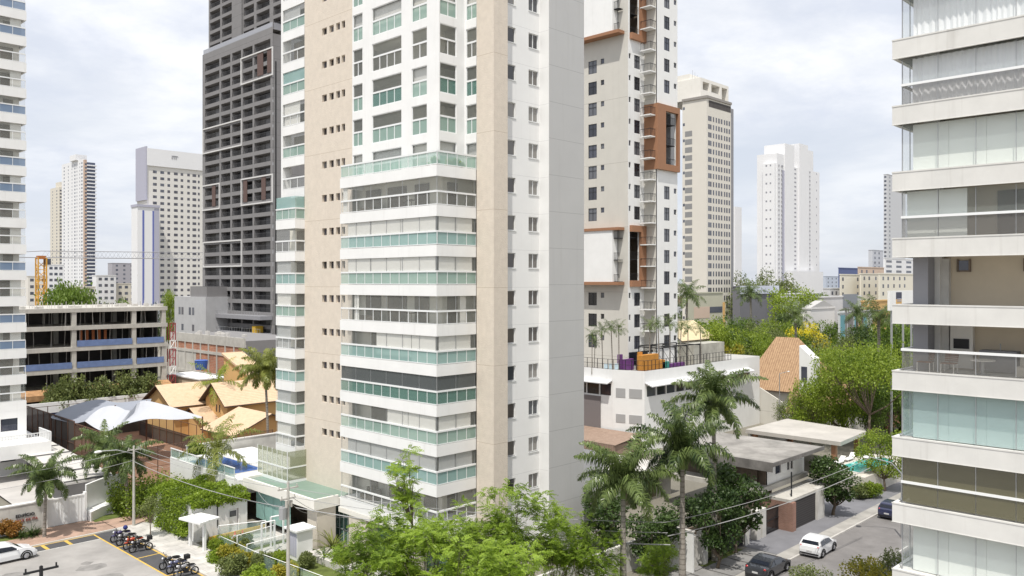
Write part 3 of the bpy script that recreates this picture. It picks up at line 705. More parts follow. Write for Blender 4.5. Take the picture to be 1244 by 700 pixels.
for f in [3]+UF:
    z0, z1 = zr(f)
    for j, (a, b) in enumerate(colsL): big_window('x', UX, a, b, z0, z1, TT, (2, 4, 2)[j], styles[f] if rng.random() < .75 else rng.randrange(5))
    for a, b in colsR: big_window('y', UY, a, b, z0, z1, TT, 2, styles[f])
    for a, b in colsF: big_window('x', FX, a, b, z0, z1, TT, 2, styles[f])
# beige walls
slots = [(yx(b, UX), yx(a, UX)) for a, b in ((391.2, 397), (400.0, 405.4), (408.2, 413.0), (414.9, 419.2))]
SF = list(range(-5, 12)); holes = [(a, b, fz(f)+1.40, fz(f)+2.02) for f in SF for a, b in slots]
w = MB(); w.holed('x', UX, yA, yB, 4.0, TOP, holes, .3); w.poly([(UX,yA,TOP),(42.5,yA,TOP),(42.5,yB,TOP),(UX,yB,TOP)])
w.build('beige_wall', beigej, TT)
def slotpane(b): b.box(0, .01+(slots[0][1]-slots[0][0]), .25, .27, 0, .68); b.box(.2, .24, .22, .25, 0, .68)
for f in SF:
    for a, b in slots:
        if b < yBal+.1 and f < 3: continue
        put('slot', 'x', UX, a, fz(f)+1.45, .1, .5, slotpane, panedark, TT, 'vent_window')
MB().box(FX, 45.7, 44.59, 46.45, 0, TOP).build('beige_pillar', beigej, TT)
# white windowed wall and grey flank on the right
w1 = (45.75, xy(626.3, 45.5)); w2 = (xy(642.2, 45.5), xy(654.0, 45.5)); RF = list(range(-6, 12))
holes = [(a, b, fz(f)+1.32, fz(f)+2.5) for f in RF for a, b in (w1, w2)]
w = MB(); w.holed('y', 45.5, 45.71, x655, 0, TOP, holes, .22); w.poly([(x655,45.5,0),(x655,45.5,TOP),(x655,y667,TOP),(x655,y667,0)])
w.build('side_wall', whitej, TT)
w = MB(); w.box(x655+.003, x709, y667, 46.2, 0, TOP); w.box(x709-.3, x709, 46.2, yC, 0, TOP); w.build('grey_flank', greyj, TT)
for f in RF:
    for a, b in (w1, w2):
        W_ = b-a; H_ = 1.18
        def fr(m):
            t = .05; m.box(-.04, W_+.04, -.05, .16, -.06, 0)
            m.box(0, W_, .10, .18, 0, t); m.box(0, W_, .10, .18, H_-t, H_); m.box(0, t, .10, .18, t, H_-t); m.box(W_-t, W_, .10, .18, t, H_-t); m.box(W_*.5-.03, W_*.5+.03, .09, .17, t, H_-t)
        def pn(m): m.box(.04, W_-.04, .14, .15, .04, H_-.04)
        fo = put('sash', 'y', 45.5, a, fz(f)+1.32, W_, H_, fr, alu, TT, 'window')
        put('sash_pane', 'y', 45.5, a, fz(f)+1.32, W_, H_, pn, pane, fo, 'pane')
# balconies
def rail_seg(b, ax, c, u0, u1, z, n, t=.06):     # white handrail and posts on a plane
    def bx(a0, a1, d0, d1, z0, z1):
        if ax == 'x': b.box(c+d0, c+d1, a0, a1, z0, z1)
        else: b.box(a0, a1, c+d0, c+d1, z0, z1)
    bx(u0, u1, -.01, .10, z+.94, z+1.07); bx(u0, u1, .01, .07, z+.03, z+.09)
    for i in range(n+1):
        u = u0 + (u1-u0)*i/n; bx(max(u0, u-.022), min(u1, u+.022), .02, .06, z+.09, z+.94)
def glass_seg(b, ax, c, u0, u1, z0, z1, d=.035):
    if ax == 'x': b.box(c+d, c+d+.012, u0, u1, z0, z1)
    else: b.box(u0, u1, c+d, c+d+.012, z0, z1)
bstyle = {-6: ('open', glassc), -5: ('grey', glassb), -4: ('mix', glassg), -3: ('dark', glasst), -2: ('mix2', glassb), -1: ('open', glassc), 0: ('blind', glassg), 1: ('blind', glassb), 2: ('open', glassc)}
gbl = mat('grey_blind', (.50, .505, .50), .8); bbl = mat('bright_blind', (.80, .785, .74), .8); dtint = mat('tinted_glass', (.10, .115, .12), .05, .7, alpha=.8)
for f in range(-6, 4):
    z = fz(f); L1 = yBal
    s = MB()
    ya, xa = BY, BX
    s.prism([(xa, ya), (FX-.003, ya), (FX-.003, ya+.22), (xa+.22, ya+.22), (xa+.22, L1), (xa, L1)], z-.83, z)
    s.prism([(xa+.22, ya+.22), (FX-.003, ya+.22), (FX-.003, 48.49), (42.49, 48.49), (42.49, L1), (xa+.22, L1)], z-.28, z-.04)
    s.box(xa, 42.49, L1, L1+.12, z-.83, z+.0)
    bo = s.build('balcony', white, TT)
    r = MB(); rail_seg(r, 'x', xa, ya, L1, z, 11); rail_seg(r, 'y', ya, xa+.1, FX-.01, z, 4)
    if f == 3: rail_seg(r, 'y', L1-.1, xa+.1, UX, z, 1)
    r.build('railing', alu, bo)
    g = MB(); st, gm = bstyle.get(f, ('terrace', glassg)); glass_seg(g, 'x', xa, ya+.04, L1-.02, z+.09, z+.94); glass_seg(g, 'y', ya, xa+.06, FX-.02, z+.09, z+.94)
    g.build('glass_panel', gm, bo)
    if f == 3: continue
    g = MB(); glass_seg(g, 'x', xa, ya+.06, L1-.02, z+1.07, z+2.10, .06); glass_seg(g, 'y', ya, xa+.09, FX-.02, z+1.07, z+2.10, .06)
    g.build('upper_glazing', dtint if st == 'dark' else glassc, bo)
    j = MB()
    for i in range(0, 7): u = ya+.05+(L1-ya-.1)*i/6; j.box(xa+.05, xa+.085, u-.012, u+.012, z+1.07, z+2.12)
    for i in range(1, 3): u = xa+(FX-xa)*i/2.05; j.box(u-.012, u+.012, ya+.05, ya+.085, z+1.07, z+2.12)
    j.each('glazing_joint', metal, bo)
    b = MB()
    def bl(u0, u1, zb, d=.11): 
        n = max(2, int((u1-u0)/.4))
        b.box(xa+d, xa+d+.015, u0, u1, zb, z+2.11)
    def br(u0, u1, zb, d=.11): b.box(u0, u1, ya+d, ya+d+.015, zb, z+2.11)
    if st in ('blind', 'grey'):
        bl(ya+.25, ya+4.3, z+.05); bl(ya+4.36, ya+8.2, z+.05); bl(ya+8.26, L1-.9, z+.05); br(xa+.3, xa+1.9, z+.05); br(xa+1.95, FX-.35, z+.05)
    if st == 'mix': bl(ya+.25, ya+3.4, z+.05); bl(ya+3.46, ya+6.0, z+.05); br(xa+.3, xa+2.0, z+.05); br(xa+2.05, FX-.5, z+.05)
    if st == 'mix2': bl(ya+.25, ya+3.0, z+.05); bl(ya+3.06, ya+7.4, z+.4); br(xa+.3, FX-.5, z+.05)
    if st == 'open' and f == -1: bl(L1-2.4, L1-1.8, z+.05); br(xa+2.6, xa+3.2, z+.05, .3)
    if st == 'open' and f == 2: bl(L1-.8, L1-.2, z+.05)
    if b.v: b.each('blind', gbl if st == 'grey' else bbl, bo)
    # sliding doors, openings and furniture in the recess
    d = MB()
    if f in (2, -1): spans = ((50.0, 51.7), (52.8, 55.2), (56.2, 58.2))
    elif f == -6: spans = ((49.0, 50.6), (52.0, 55.0), (56.6, 57.6))
    else: spans = ((50.0, 53.0), (54.6, 57.4))
    for a_, b_ in spans: d.box(42.40, 42.47, a_, b_, z, z+2.05)
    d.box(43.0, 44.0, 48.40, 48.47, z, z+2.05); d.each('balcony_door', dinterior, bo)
    if f in (2, -1, -6, -2):
        t = MB(); t.box(41.2, 41.9, 50.6, 52.2, z+.70, z+.75); 
        for (px_, py_) in ((41.25, 50.7), (41.85, 50.7), (41.25, 52.1), (41.85, 52.1)): t.box(px_-.03, px_+.03, py_-.03, py_+.03, z, z+.70)
        t.box(41.1, 41.9, 55.4, 57.2, z+.05, z+.42); t.box(41.75, 41.95, 55.4, 57.2, z+.42, z+.85); t.build('terrace_table', dinterior, bo)
# left stack of balconies
def stack(f):
    z = fz(f); prot = f <= 2; xa = SX if prot else UX; y0 = yS0 if prot else yB+.02; y1 = yS1 if prot else yC; s = MB()
    s.box(xa, xa+.2, y0, y1, z-.83, z); s.box(xa+.2, 42.49, y0+.15, y1-.15, z-.28, z-.04); s.box(xa+.2, 42.49, y1-.15, y1, z-.83, z); s.box(xa+.2, UX-.002, y0, y0+.15, z-.83, z)
    if not prot: s.box(xa, 42.49, y1-.3, y1, z, z+2.12)
    bo = s.build('side_balcony', white, TT); ye = y1 - (0 if prot else .32)
    r = MB(); rail_seg(r, 'x', xa, y0, ye, z, 3)
    if prot: rail_seg(r, 'y', y0, xa+.1, UX-.01, z, 1)
    r.build('railing', alu, bo); g = MB(); glass_seg(g, 'x', xa, y0+.05, ye-.02, z+.09, z+.94)
    if prot: glass_seg(g, 'y', y0, xa+.05, UX-.02, z+.09, z+.94)
    g.build('glass_panel', {0: glassg, 1: glassb, 2: glassc}[(f*7+1) % 3 if f < 2 else (f % 2)*2], bo)
    if f == 3: return
    g = MB(); glass_seg(g, 'x', xa, y0+.05, ye-.02, z+1.07, z+2.10, .06)
    if prot: glass_seg(g, 'y', y0, xa+.09, UX-.02, z+1.07, z+2.10, .06)
    g.build('upper_glazing', glassb if f in (2, 6) else glassc, bo)
    if f % 3 != 1 or f < 0:
        b = MB(); b.box(xa+.11, xa+.125, y0+.9, ye-.15, z+.05, z+2.11); b.build('blind', bbl if f % 2 else gbl, bo)
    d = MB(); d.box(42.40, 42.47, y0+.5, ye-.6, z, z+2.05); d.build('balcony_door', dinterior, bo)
for f in range(-5, 12): stack(f)
MB().box(UX, 42.49, yB+.02, yC, fz(12)-.83, TOP).build('stack_top', white, TT)
# ground floor: canopy, glass hall, piers
CXF = 37.8; yK = yx(411.5, BX); yK1 = yx(295, CXF)
c = MB(); c.box(CXF, 42.4, yK+.0, yK1, 3.35, 3.95); c.box(CXF, CXF+.22, yK, yK1, 3.95, 4.22); c.box(CXF+.22, BX, yK, yK+.22, 3.95, 4.22); c.box(CXF+.22, 42.4, yK1-.22, yK1, 3.95, 4.22)
c.build('canopy', cream, TT)
MB().box(CXF+.24, 42.45, yK+.24, yK1-.24, 3.96, 4.02).build('canopy_roof', mat('green_roof', (.20, .285, .235), .5, .4, var=.1, vscale=.6), TT)
c = MB(); c.box(BX-.05, 42.4, BY-.05, yK-.02, 2.85, 3.25); c.build('plinth_band', cream, TT)
p = MB(); p.box(38.2, 40.0, yK+.15, yK+1.6, 0, 3.34); p.box(40.25, 41.4, 55.2, 57.6, 0, 2.84); p.box(40.25, 41.4, 49.0, 51.0, 0, 2.84); p.each('entrance_pier', mat('entrance_stone', (.66, .60, .52), .7, var=.06, vscale=1.5), TT)
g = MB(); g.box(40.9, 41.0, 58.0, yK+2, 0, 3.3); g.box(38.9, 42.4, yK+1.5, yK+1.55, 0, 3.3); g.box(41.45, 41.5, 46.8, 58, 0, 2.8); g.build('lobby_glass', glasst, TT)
g = MB()
for i in range(8): g.box(40.86, 40.9, 58.0+i*.6, 58.05+i*.6, 0, 3.3)
for z in (1.1, 2.2): g.box(40.86, 40.9, 58.0, yK+2, z, z+.05); g.box(38.9, 42.4, yK+1.45, yK+1.5, z, z+.05)
for i in range(6): g.box(38.9+i*.7, 38.95+i*.7, yK+1.45, yK+1.5, 0, 3.3)
g.build('lobby_mullion', alu, TT)
ya_, yb_ = yx(353, 38.3), yx(311, 38.3); g = MB(); n = 8
for i in range(n): a = ya_+(yb_-ya_)*i/n; g.box(38.3 + (.02 if i % 2 else 0), 38.33+(.02 if i % 2 else 0), a+.02, ya_+(yb_-ya_)*(i+1)/n-.02, .75, 3.34)
g.build('glass_screen', mat('screen_glass', (.34, .56, .52), .06, .6, alpha=.78), TT)
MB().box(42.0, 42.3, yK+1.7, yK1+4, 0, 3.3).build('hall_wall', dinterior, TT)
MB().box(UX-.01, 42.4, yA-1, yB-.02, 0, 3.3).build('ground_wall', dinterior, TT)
# terrace plants behind the glass on the big terrace
for i, (x, y, s) in enumerate(((40.75, 47.4, .9), (40.7, 46.95, .55), (41.9, 46.95, .8), (42.5, 46.9, .9), (43.1, 47.0, .6), (40.7, 48.1, .45))):
    me = shrub_mesh('terrace_plant%d' % i, .45, .35, .95, 500, .16, [lf_bright, lf_green, lf_golden][i % 3], i)
    lab = ['large leafy plant at the corner of the big glass terrace', 'dark small plant behind the terrace corner glass', 'golden leafed plant behind the terrace side glass',
           'bright bushy plant in the middle of the terrace side', 'low dark plant near the beige pillar on the terrace', 'smallest plant on the left part of the glass terrace'][i]
    shrub('terrace_plant', lab, x, y, me, fz(3)-.03, s, group='plants on the glass terrace', cat='plant')
# glass wind screen of the lowest side terrace beside the pool
s = MB(); y0, y1 = yB-.3, yx(313, 39.6)
def scr(b, post):
    if post:
        for i in range(7): u = y0+(y1-y0)*i/6; b.box(39.6, 39.66, u-.03, u+.03, 4.25, 6.9)
        b.box(39.58, 39.68, y0, y1, 5.35, 5.47); b.box(39.58, 39.68, y0, y1, 4.22, 4.3); b.box(39.66, UX, y0, y0+.06, 5.35, 5.47); b.box(39.6, 39.66, y0, y0+.05, 4.25, 6.9)
        b.box(39.58, 42, y0, y1, 4.03, 4.22)
    else: b.box(39.62, 39.635, y0, y1, 4.3, 6.85); b.box(39.66, UX, y0+.02, y0+.035, 4.3, 6.85)
a = MB(); scr(a, 1); so_ = a.build('terrace_screen', alu, TT); a = MB(); scr(a, 0); a.build('glass_panel', mat('olive_glass', (.33, .36, .22), .05, .6, alpha=.5), so_)
# ------------------------------------------------------------------ generic facade helpers for the other buildings
def many(parent, specs, kind, build, m, name, limit=100, stuffname=None):
    """specs: (ax, c, u, z, w, h); the nearest `limit` become parts, the rest one stuff part"""
    specs = sorted(specs, key=lambda s: dep(s[1], s[2]) if s[0] == 'x' else dep(s[2], s[1]))
    for ax, c, u, z, w_, h_ in specs[:limit]:
        put(kind, ax, c, u, z, w_, h_, (lambda b, w_=w_, h_=h_: build(b, w_, h_)), m, parent, name)
    if len(specs) > limit:
        b = MB()
        for ax, c, u, z, w_, h_ in specs[limit:]:
            t = MB(); build(t, w_, h_); k = len(b.v)
            b.v += [((c+d, u+uu, z+zz) if ax == 'x' else (u+uu, c+d, z+zz)) for uu, d, zz in t.v]
            b.f += [tuple(i+k for i in f) for f in t.f]; b.m += t.m
        tag(b.build(stuffname or name+'s', m, parent), kind='stuff')
def pane_box(b, w_, h_): b.box(0, w_, -.03, .02, 0, h_)
def framed_pane(b, w_, h_):
    b.box(.05, w_-.05, .10, .12, .05, h_-.05, 0); t = .06
    for q in ((0, w_, 0, t), (0, w_, h_-t, h_), (0, t, t, h_-t), (w_-t, w_, t, h_-t), (w_*.5-.03, w_*.5+.03, t, h_-t)): b.box(q[0], q[1], .05, .10, q[2], q[3], 1)
    b.box(0, w_, .045, .09, h_*.62, h_*.62+.05, 1)

# ------------------------------------------------------------------ far left: cream apartment tower with deep white balconies (cut by the frame)
LT = thing('balcony_tower', 'tall white tower with stacked blue glass balconies beside a terrace with picket railing', 'apartment building', (24, 108, 0))
ly = 105.7; lx1 = xy(32.2, ly); lx0 = lx1 - 12
MB().box(lx0, lx1-.25, ly+1.8, ly+9, 0, 54).build('core_wall', cream, LT)
for k in range(-5, 11):
    z = 23.3 + FH*k
    s = MB(); s.box(lx0, lx1, ly, ly+.2, z-1.05, z+.0); s.box(lx0, lx1-.2, ly+.2, ly+1.79, z-.3, z-.05); s.box(lx1-.2, lx1, ly+.2, ly+2.4, z-1.05, z)
    bo = s.build('balcony', white, LT)
    r = MB(); r.box(lx0, lx1-.1, ly, ly+.08, z+.92, z+1.05); r.box(lx0, lx1-.1, ly, ly+.06, z+.02, z+.08)
    for i in range(8): r.box(lx1-.12-i*1.3, lx1-.07-i*1.3, ly+.01, ly+.06, z+.08, z+.92)
    r.build('railing', alu, bo)
    MB().box(lx0, lx1-.08, ly+.03, ly+.045, z+.08, z+.92).build('glass_panel', [glassblue, glassc, glassc, glassblue, glassblue, glassc][k % 6], bo)
    g = MB(); g.box(lx0, lx1-.1, ly+.08, ly+.09, z+1.05, z+1.88); g.build('upper_glazing', glassc, bo)
    d = MB()
    for i in range(6): d.box(lx1-1.9-i*2.0-.3*(k % 3), lx1-.9-i*2.0, ly+1.70, ly+1.77, z, z+1.85)
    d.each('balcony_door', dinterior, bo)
    if k % 2: MB().box(lx1-1.6, lx1-.5, ly+.25, ly+.27, z+.0, z+1.88).build('blind', bbl, bo)
w = MB(); hz_ = [(lx1-2.6, lx1-.9, 5.3, 6.7), (lx1-2.6, lx1-1.1, 1.9, 3.6)]
w.holed('y', ly-.02, lx0, lx1, 0, 7.5, hz_, .2); w.poly([(lx1, ly-.02, 0), (lx1, ly+12, 0), (lx1, ly+12, 7.5), (lx1, ly-.02, 7.5)]); w.build('base_wall', white, LT)
for a, b_, c0, d0 in hz_: put('base_window', 'y', ly-.02, a, c0, b_-a, d0-c0, lambda m: framed_pane(m, b_-a, d0-c0), panedark, LT, 'window')
# terrace beside it with a white railing
tx1 = xy(62.5, ly-4)
TR = thing('entrance_terrace', 'raised white terrace with picket railing beside the blue balcony tower', 'terrace', (tx1-3, ly-2, 0))
s = MB(); s.box(lx1-6, tx1, ly-4, ly-.1, 2.8, 4.3); s.build('terrace_slab', white, TR)
r = MB()
for (a, b_, ax) in ((lx1-6, tx1, 'y'), (ly-4, ly-.1, 'x')):
    n = int((b_-a)/.28)
    for i in range(n+1):
        u = a + (b_-a)*i/n
        if ax == 'y': r.box(u-.03, u+.03, ly-3.95, ly-3.89, 4.3, 5.3)
        else: r.box(tx1-.1, tx1-.04, u-.03, u+.03, 4.3, 5.3)
r.box(lx1-6, tx1, ly-3.97, ly-3.87, 5.3, 5.38); r.box(tx1-.12, tx1-.02, ly-3.9, ly-.1, 5.3, 5.38); r.build('railing', alu, TR)
# walled forecourt in front of it: sign wall, sliding gate, curved white wall, ramps
gy = 81.4; ga, gb = xy(56.5, gy), xy(104, gy)
WL = thing('sign_wall', 'beige boundary wall with dark and red lettering left of the white gate', 'wall', (ga-3, gy, 0))
s = MB(); s.box(-30, ga, gy, gy+.35, 0, 2.55); s.build('wall', gardenwall, WL); MB().box(-30, ga, gy-.05, gy+.4, 2.551, 2.66).build('coping', white, WL)
def lettering(txt, size, m, parent, name, loc, rot=(math.pi/2, 0, 0), depth=.03):
    cu = bpy.data.curves.new(name, 'FONT'); cu.body = txt; cu.size = size; cu.extrude = depth; cu.align_x = 'CENTER'; cu.materials.append(m)
    tmp = bpy.data.objects.new(name+'_text', cu); COL.objects.link(tmp)
    me = bpy.data.meshes.new_from_object(tmp.evaluated_get(bpy.context.evaluated_depsgraph_get())); bpy.data.objects.remove(tmp)
    if not me.materials: me.materials.append(m)
    o = link(name, me, parent, Vector(loc) - ORG[parent.name]); o.rotation_euler = rot; return o
redl = mat('red_letters', (.34, .07, .05), .6); blackl = mat('black_letters', (.03, .03, .035), .6)
sxm = xy(32, gy)
lettering('EDIFÍCIO', .38, blackl, WL, 'lettering', (sxm-.1, gy-.035, 1.52)); lettering('MAR DE ITA', .32, redl, WL, 'lettering', (sxm+.05, gy-.035, 1.10))
GT = thing('white_gate', 'wide white sliding vehicle gate facing the red paved driveway', 'gate', (ga, gy, 0))
s = MB(); s.box(ga+.05, gb-.05, gy+.08, gy+.14, .15, 2.45)
for i in range(12): u = ga+.1+(gb-ga-.2)*i/11; s.box(u-.03, u+.03, gy+.05, gy+.079, .15, 2.45)
s.build('gate_leaf', alu, GT); p = MB()
for u in (ga, gb): p.box(u-.1, u+.1, gy-.05, gy+.4, 0, 2.75)
p.box(ga, gb, gy+.03, gy+.2, 2.46, 2.6); p.build('gate_frame', white, GT)
CW = thing('curved_wall', 'curved white ramp wall with a planted foot right of the gate', 'wall', (gb+2, gy+1, 0))
pts = []; x1 = xy(150, gy+2.5)
for i in range(13):
    t = i/12; pts.append((gb+.2+(x1-gb)*t, gy+.4+2.6*math.sin(t*math.pi/2)*.9))
s = MB()
for (xa, ya), (xb, yb) in zip(pts[:-1], pts[1:]): s.prism([(xa, ya), (xb, yb), (xb, yb+.3), (xa, ya+.3)], 0, 3.3)
s.build('wall', white, CW); s = MB()
for (xa, ya), (xb, yb) in zip(pts[:-1], pts[1:]): s.prism([(xa, ya-1.2), (xb, yb-1.2), (xb, yb-.002), (xa, ya-.002)], 0, 1.0)
s.build('planter', white, CW)
# ramp slabs between the left tower and the tennis court
ramp = mat('ramp_concrete', (.50, .48, .46), .9, var=.15, vscale=.4, streak=.1)
s = MB(); s.poly([(ga, gy+.6, .1), (x1+.5, gy+.6, .1), (x1+2.5, 128, .6), (ga+1, 128, .6)]); structure('ramp', s, ramp)
RW = thing('ramp_wall', 'long low pale wall running from the curved wall along the tennis court', 'wall', (x1+1, 100, 0))
s = MB(); s.prism([(x1+.3, gy+4), (x1+.6, gy+4), (35.0, 126), (34.7, 126)], 0, 2.3); s.build('wall', lconc, RW); s = MB(); s.prism([(x1+.25, gy+4), (x1+.65, gy+4), (35.05, 126), (34.65, 126)], 2.301, 2.4); s.build('coping', white, RW)
RR = thing('ramp_roof', 'pale flat car port roof over the ramp beside the blue balcony tower', 'canopy', (29.5, 92, 0))
s = MB(); s.prism([(27.0, 84.5), (x1-.6, 84.5), (33.6, 112), (29.0, 112)], 2.95, 3.15); s.build('roof', lconc, RR)
p = MB()
for x, y in ((27.3, 85), (31.3, 85), (30, 97), (32.4, 97), (31, 111), (33.2, 111)): MB().box(x-.1, x+.1, y-.1, y+.1, 0, 2.95).build('post', metal, RR)
s = MB()
for i in range(6): t = i/5; s.prism([(27.2+.4*i, 84.6+5*i), (31.4+.42*i, 84.6+5*i), (31.42+.42*i, 84.8+5*i), (27.2+.4*i, 84.8+5*i)], 3.155, 3.27)
s.build('roof_rib', darkgrey, RR)

# ------------------------------------------------------------------ hedge covered gatehouse and pool deck of the main tower
gatew = mat('gatehouse_wall', (.78, .775, .76), .8, var=.08, vscale=.9, streak=.4)
GH = thing('gatehouse', 'white gatehouse under a flat roof overgrown by bright green hedge', 'gatehouse', (34.5, 72, 0))
gx0, gx1, gy0, gy1 = 32.0, 36.9, 68.2, 76.6
s = MB(); s.holed('y', gy0, gx0, gx1, 0, 3.0, [(35.2, 36.1, .1, 2.2)], .25); s.holed('x', gx0, gy0, gy1, 0, 3.0, [], .2); s.poly([(gx1, gy0, 0), (gx1, gy1, 0), (gx1, gy1, 3), (gx1, gy0, 3)])
s.poly([(gx0, gy1, 0), (gx1, gy1, 0), (gx1, gy1, 3), (gx0, gy1, 3)]); s.poly([(gx0, gy0, 3), (gx1, gy0, 3), (gx1, gy1, 3), (gx0, gy1, 3)]); s.build('wall', gatew, GH)
MB().box(35.25, 36.05, gy0+.2, gy0+.24, .1, 2.15).build('door', white, GH); MB().box(35.35, 35.95, gy0+.17, gy0+.195, 1.5, 2.0).build('door_pane', panedark, GH)
MB().tube([(34.1, gy0-.06, .9), (34.1, gy0-.06, 2.9)], .05, 6).build('downpipe', black, GH)
rngv = np.random.default_rng(3); Q = []; PTS = []
for i in range(26000):
    side = rngv.random()
    if side < .62:
        x, y = rngv.uniform(gx0-.3, gx1+.15), rngv.uniform(gy0-.25, gy1+.2)
        ridge = .5 + .38*math.sin((y-gy0)*2.1+.5*math.sin(x*1.5)) + .2*math.sin(x*2.3+y) ; z = 3.0 + max(.1, ridge)*rngv.random()**.35; nn = (rngv.normal(0, .4), rngv.normal(0, .4), 1)
    elif side < .86:
        x, y = gx0 - abs(rngv.normal(0, .22)) - .05, rngv.uniform(gy0+.9, gy1+.2); z = rngv.uniform(.1, 3.4); nn = (-1, rngv.normal(0, .4), .3)
        if y < gy0+2.6 and z < 2.6 and math.sin(y*5+z*2) > .1: continue
        if gy0+5.6 < y and math.sin(y*3+z*1.2) > .35: continue
    else:
        x = rngv.uniform(gx0-.2, gx1+.1); z = 3.4 - abs(rngv.normal(0, .2)) - .15*max(0, math.sin(x*5)); y = gy0 - .05 - abs(rngv.normal(0, .1)); nn = (rngv.normal(0, .4), -1, .3)
    PTS.append((x, y, z, *nn))
A = np.array(PTS); n = len(A); D = unit(rngv.normal(0, 1, (n, 3)) + A[:, 3:]*.4 + np.array([0, 0, -.2])); l = rngv.uniform(.10, .22, n)
q = leafquads(A[:, :3], D, A[:, 3:] + rngv.normal(0, .4, (n, 3)), l, l*.38); q = q - np.array([34.5, 72, 0])
o = link('overgrown_hedge', quads_mesh('gatehouse_hedge', q, lf_vine), None, (34.5, 72, 0)); tag(o, 'bright green climbing hedge covering the gatehouse roof and street side', 'hedge')
# small white canopy at the pedestrian entrance
CE = thing('entrance_canopy', 'small white flat canopy on two pillars at the gatehouse corner', 'canopy', (31.8, 66.4, 0))
s = MB(); s.prism([(30.5, 67.7), (31.0, 64.9), (33.0, 65.5), (32.5, 67.9)], 2.4, 2.56); s.build('roof', white, CE)
for x, y in ((31.35, 67.4), (31.55, 65.3)):
    MB().box(x-.11, x+.11, y-.11, y+.11, 0, 2.4).build('pillar', white, CE)
PD = thing('pool_deck', 'white raised pool deck with blue pool left of the tower canopy', 'pool', (41, 77, 0))
dx0 = 36.95; s = MB(); s.box(dx0, 46, yK1+.02, 84, 2.6, 4.0); s.box(dx0+3, 46, yK1+.02, 84, 0, 2.6); s.box(dx0, dx0+.2, yK1+.02, 84, 4.0, 4.25); s.build('deck', white, PD)
MB().box(dx0, dx0+3, 79, 84, 0, 2.59).build('side_wall', cream, PD)
wat = mat('pool_water', (.08, .17, .46), .05, .6, var=.2, vscale=1.5)
MB().box(dx0+.9, 41.2, 73.2, 81.5, 4.005, 4.06).build('pool_water', wat, PD); MB().box(dx0+.6, 41.5, 72.9, 81.8, 4.001, 4.03).build('pool_edge', lconc, PD)
r = MB()
for i in range(8): y = yK1+.1+(84-yK1-.2)*i/7; r.box(dx0+.05, dx0+.1, y-.03, y+.03, 4.25, 5.1)
r.box(dx0+.02, dx0+.12, yK1, 84, 5.1, 5.18); rl = r.build('railing', alu, PD); MB().box(dx0+.07, dx0+.08, yK1, 84, 4.3, 5.08).build('glass_panel', glassg, rl)
MB().box(dx0+2.9, dx0+2.95, yK1+.1, 79, 0, 2.59).build('garage_shade_sheet', dinterior, PD)  # dark sheet, its colour stands in for the shade of the open garage
BW = thing('boundary_wall', 'weathered tall garden wall with creepers behind the pool deck', 'wall', (44, 85, 0))
s = MB(); xq = xy(228, 84.6); s.box(xq, 60, 84.6, 85.0, 0, 4.9); s.build('wall', gardenwall, BW); MB().box(xq-.05, 60, 84.55, 85.05, 4.901, 5.0).build('coping', lconc, BW)
PTS = []
for i in range(9000):
    x = xq + abs(rngv.normal(-1.0, 1.6)); z = rngv.uniform(.5, 5.2)*(1-.25*min(1, max(0, x-xq-1)/2)); 
    if math.sin(x*4+z*1.5) > .3 and x > xq+.6: continue
    PTS.append((x - rngv.random()*1.4*(z < 3.2), 84.5-abs(rngv.normal(0, .25))-(3.5-z)*.3*(z < 3.5), z))
for i in range(7000): PTS.append((rngv.uniform(30.4, 36.2), rngv.uniform(78.2, 83.9), rngv.uniform(.2, 2.9+.5*math.sin(i)) ))
A = np.array(PTS); n = len(A); D = unit(rngv.normal(0, 1, (n, 3))); l = rngv.uniform(.12, .26, n)
o = link('creeper_bushes', quads_mesh('creeper', leafquads(A, D, rngv.normal(0, .6, (n, 3))+np.array([-.4, -.4, .6]), l, l*.38)-np.array([xq, 84, 0]), lf_bright), None, (xq, 84, 0)); tag(o, 'creepers and bushes at the left end of the weathered garden wall', 'creeper')

# ------------------------------------------------------------------ tennis court with shade sails
structure('clay_court', MB().poly([(35.6,90.1,.02),(60,90.1,.02),(60,126,.02),(35.6,126,.02)]), clay)
mb = MB()
for q in ((38, 38.08, 92, 122), (47, 47.08, 92, 122), (38, 47.08, 92, 92.08), (38, 47.08, 98.5, 98.58), (42.5, 42.58, 98.5, 116), (55, 55.08, 92, 122)): mb.poly([(q[0],q[2],.025),(q[1],q[2],.025),(q[1],q[3],.025),(q[0],q[3],.025)])
structure('court_lines', mb, paintw)
netm = mat('brown_netting', (.20, .125, .095), .9, alpha=.42); netd = mat('dark_windscreen', (.075, .062, .055), .9, alpha=.93); rust = mat('rusty_post', (.14, .075, .05), .8)
CF = thing('court_fence', 'tall brown mesh fence with rusty posts around the clay court', 'fence', (36, 100, 0))
def fence_run(parent, x0, y0, x1, y1, h, n, netmat, hs=None, postm=rust, pr=.05):
    p = MB(); g = MB(); hs = hs or h
    pm_ = MB().tube([(0, 0, 0), (0, 0, h)], pr, 6).mesh('fence_post', postm)
    for i in range(n+1): t = i/n; link('post', pm_, parent, Vector((x0+(x1-x0)*t, y0+(y1-y0)*t, 0)) - ORG[parent.name])
    p.tube([(x0, y0, h-.05), (x1, y1, h-.05)], .035, 5); p.tube([(x0, y0, h/2), (x1, y1, h/2)], .025, 5)
    d = Vector((y1-y0, x0-x1, 0)).normalized()*.07
    g.poly([(x0+d.x, y0+d.y, .05), (x1+d.x, y1+d.y, .05), (x1+d.x, y1+d.y, hs), (x0+d.x, y0+d.y, hs)])
    f = p.build('fence_rail', postm, parent); g.build('netting', netmat, f)
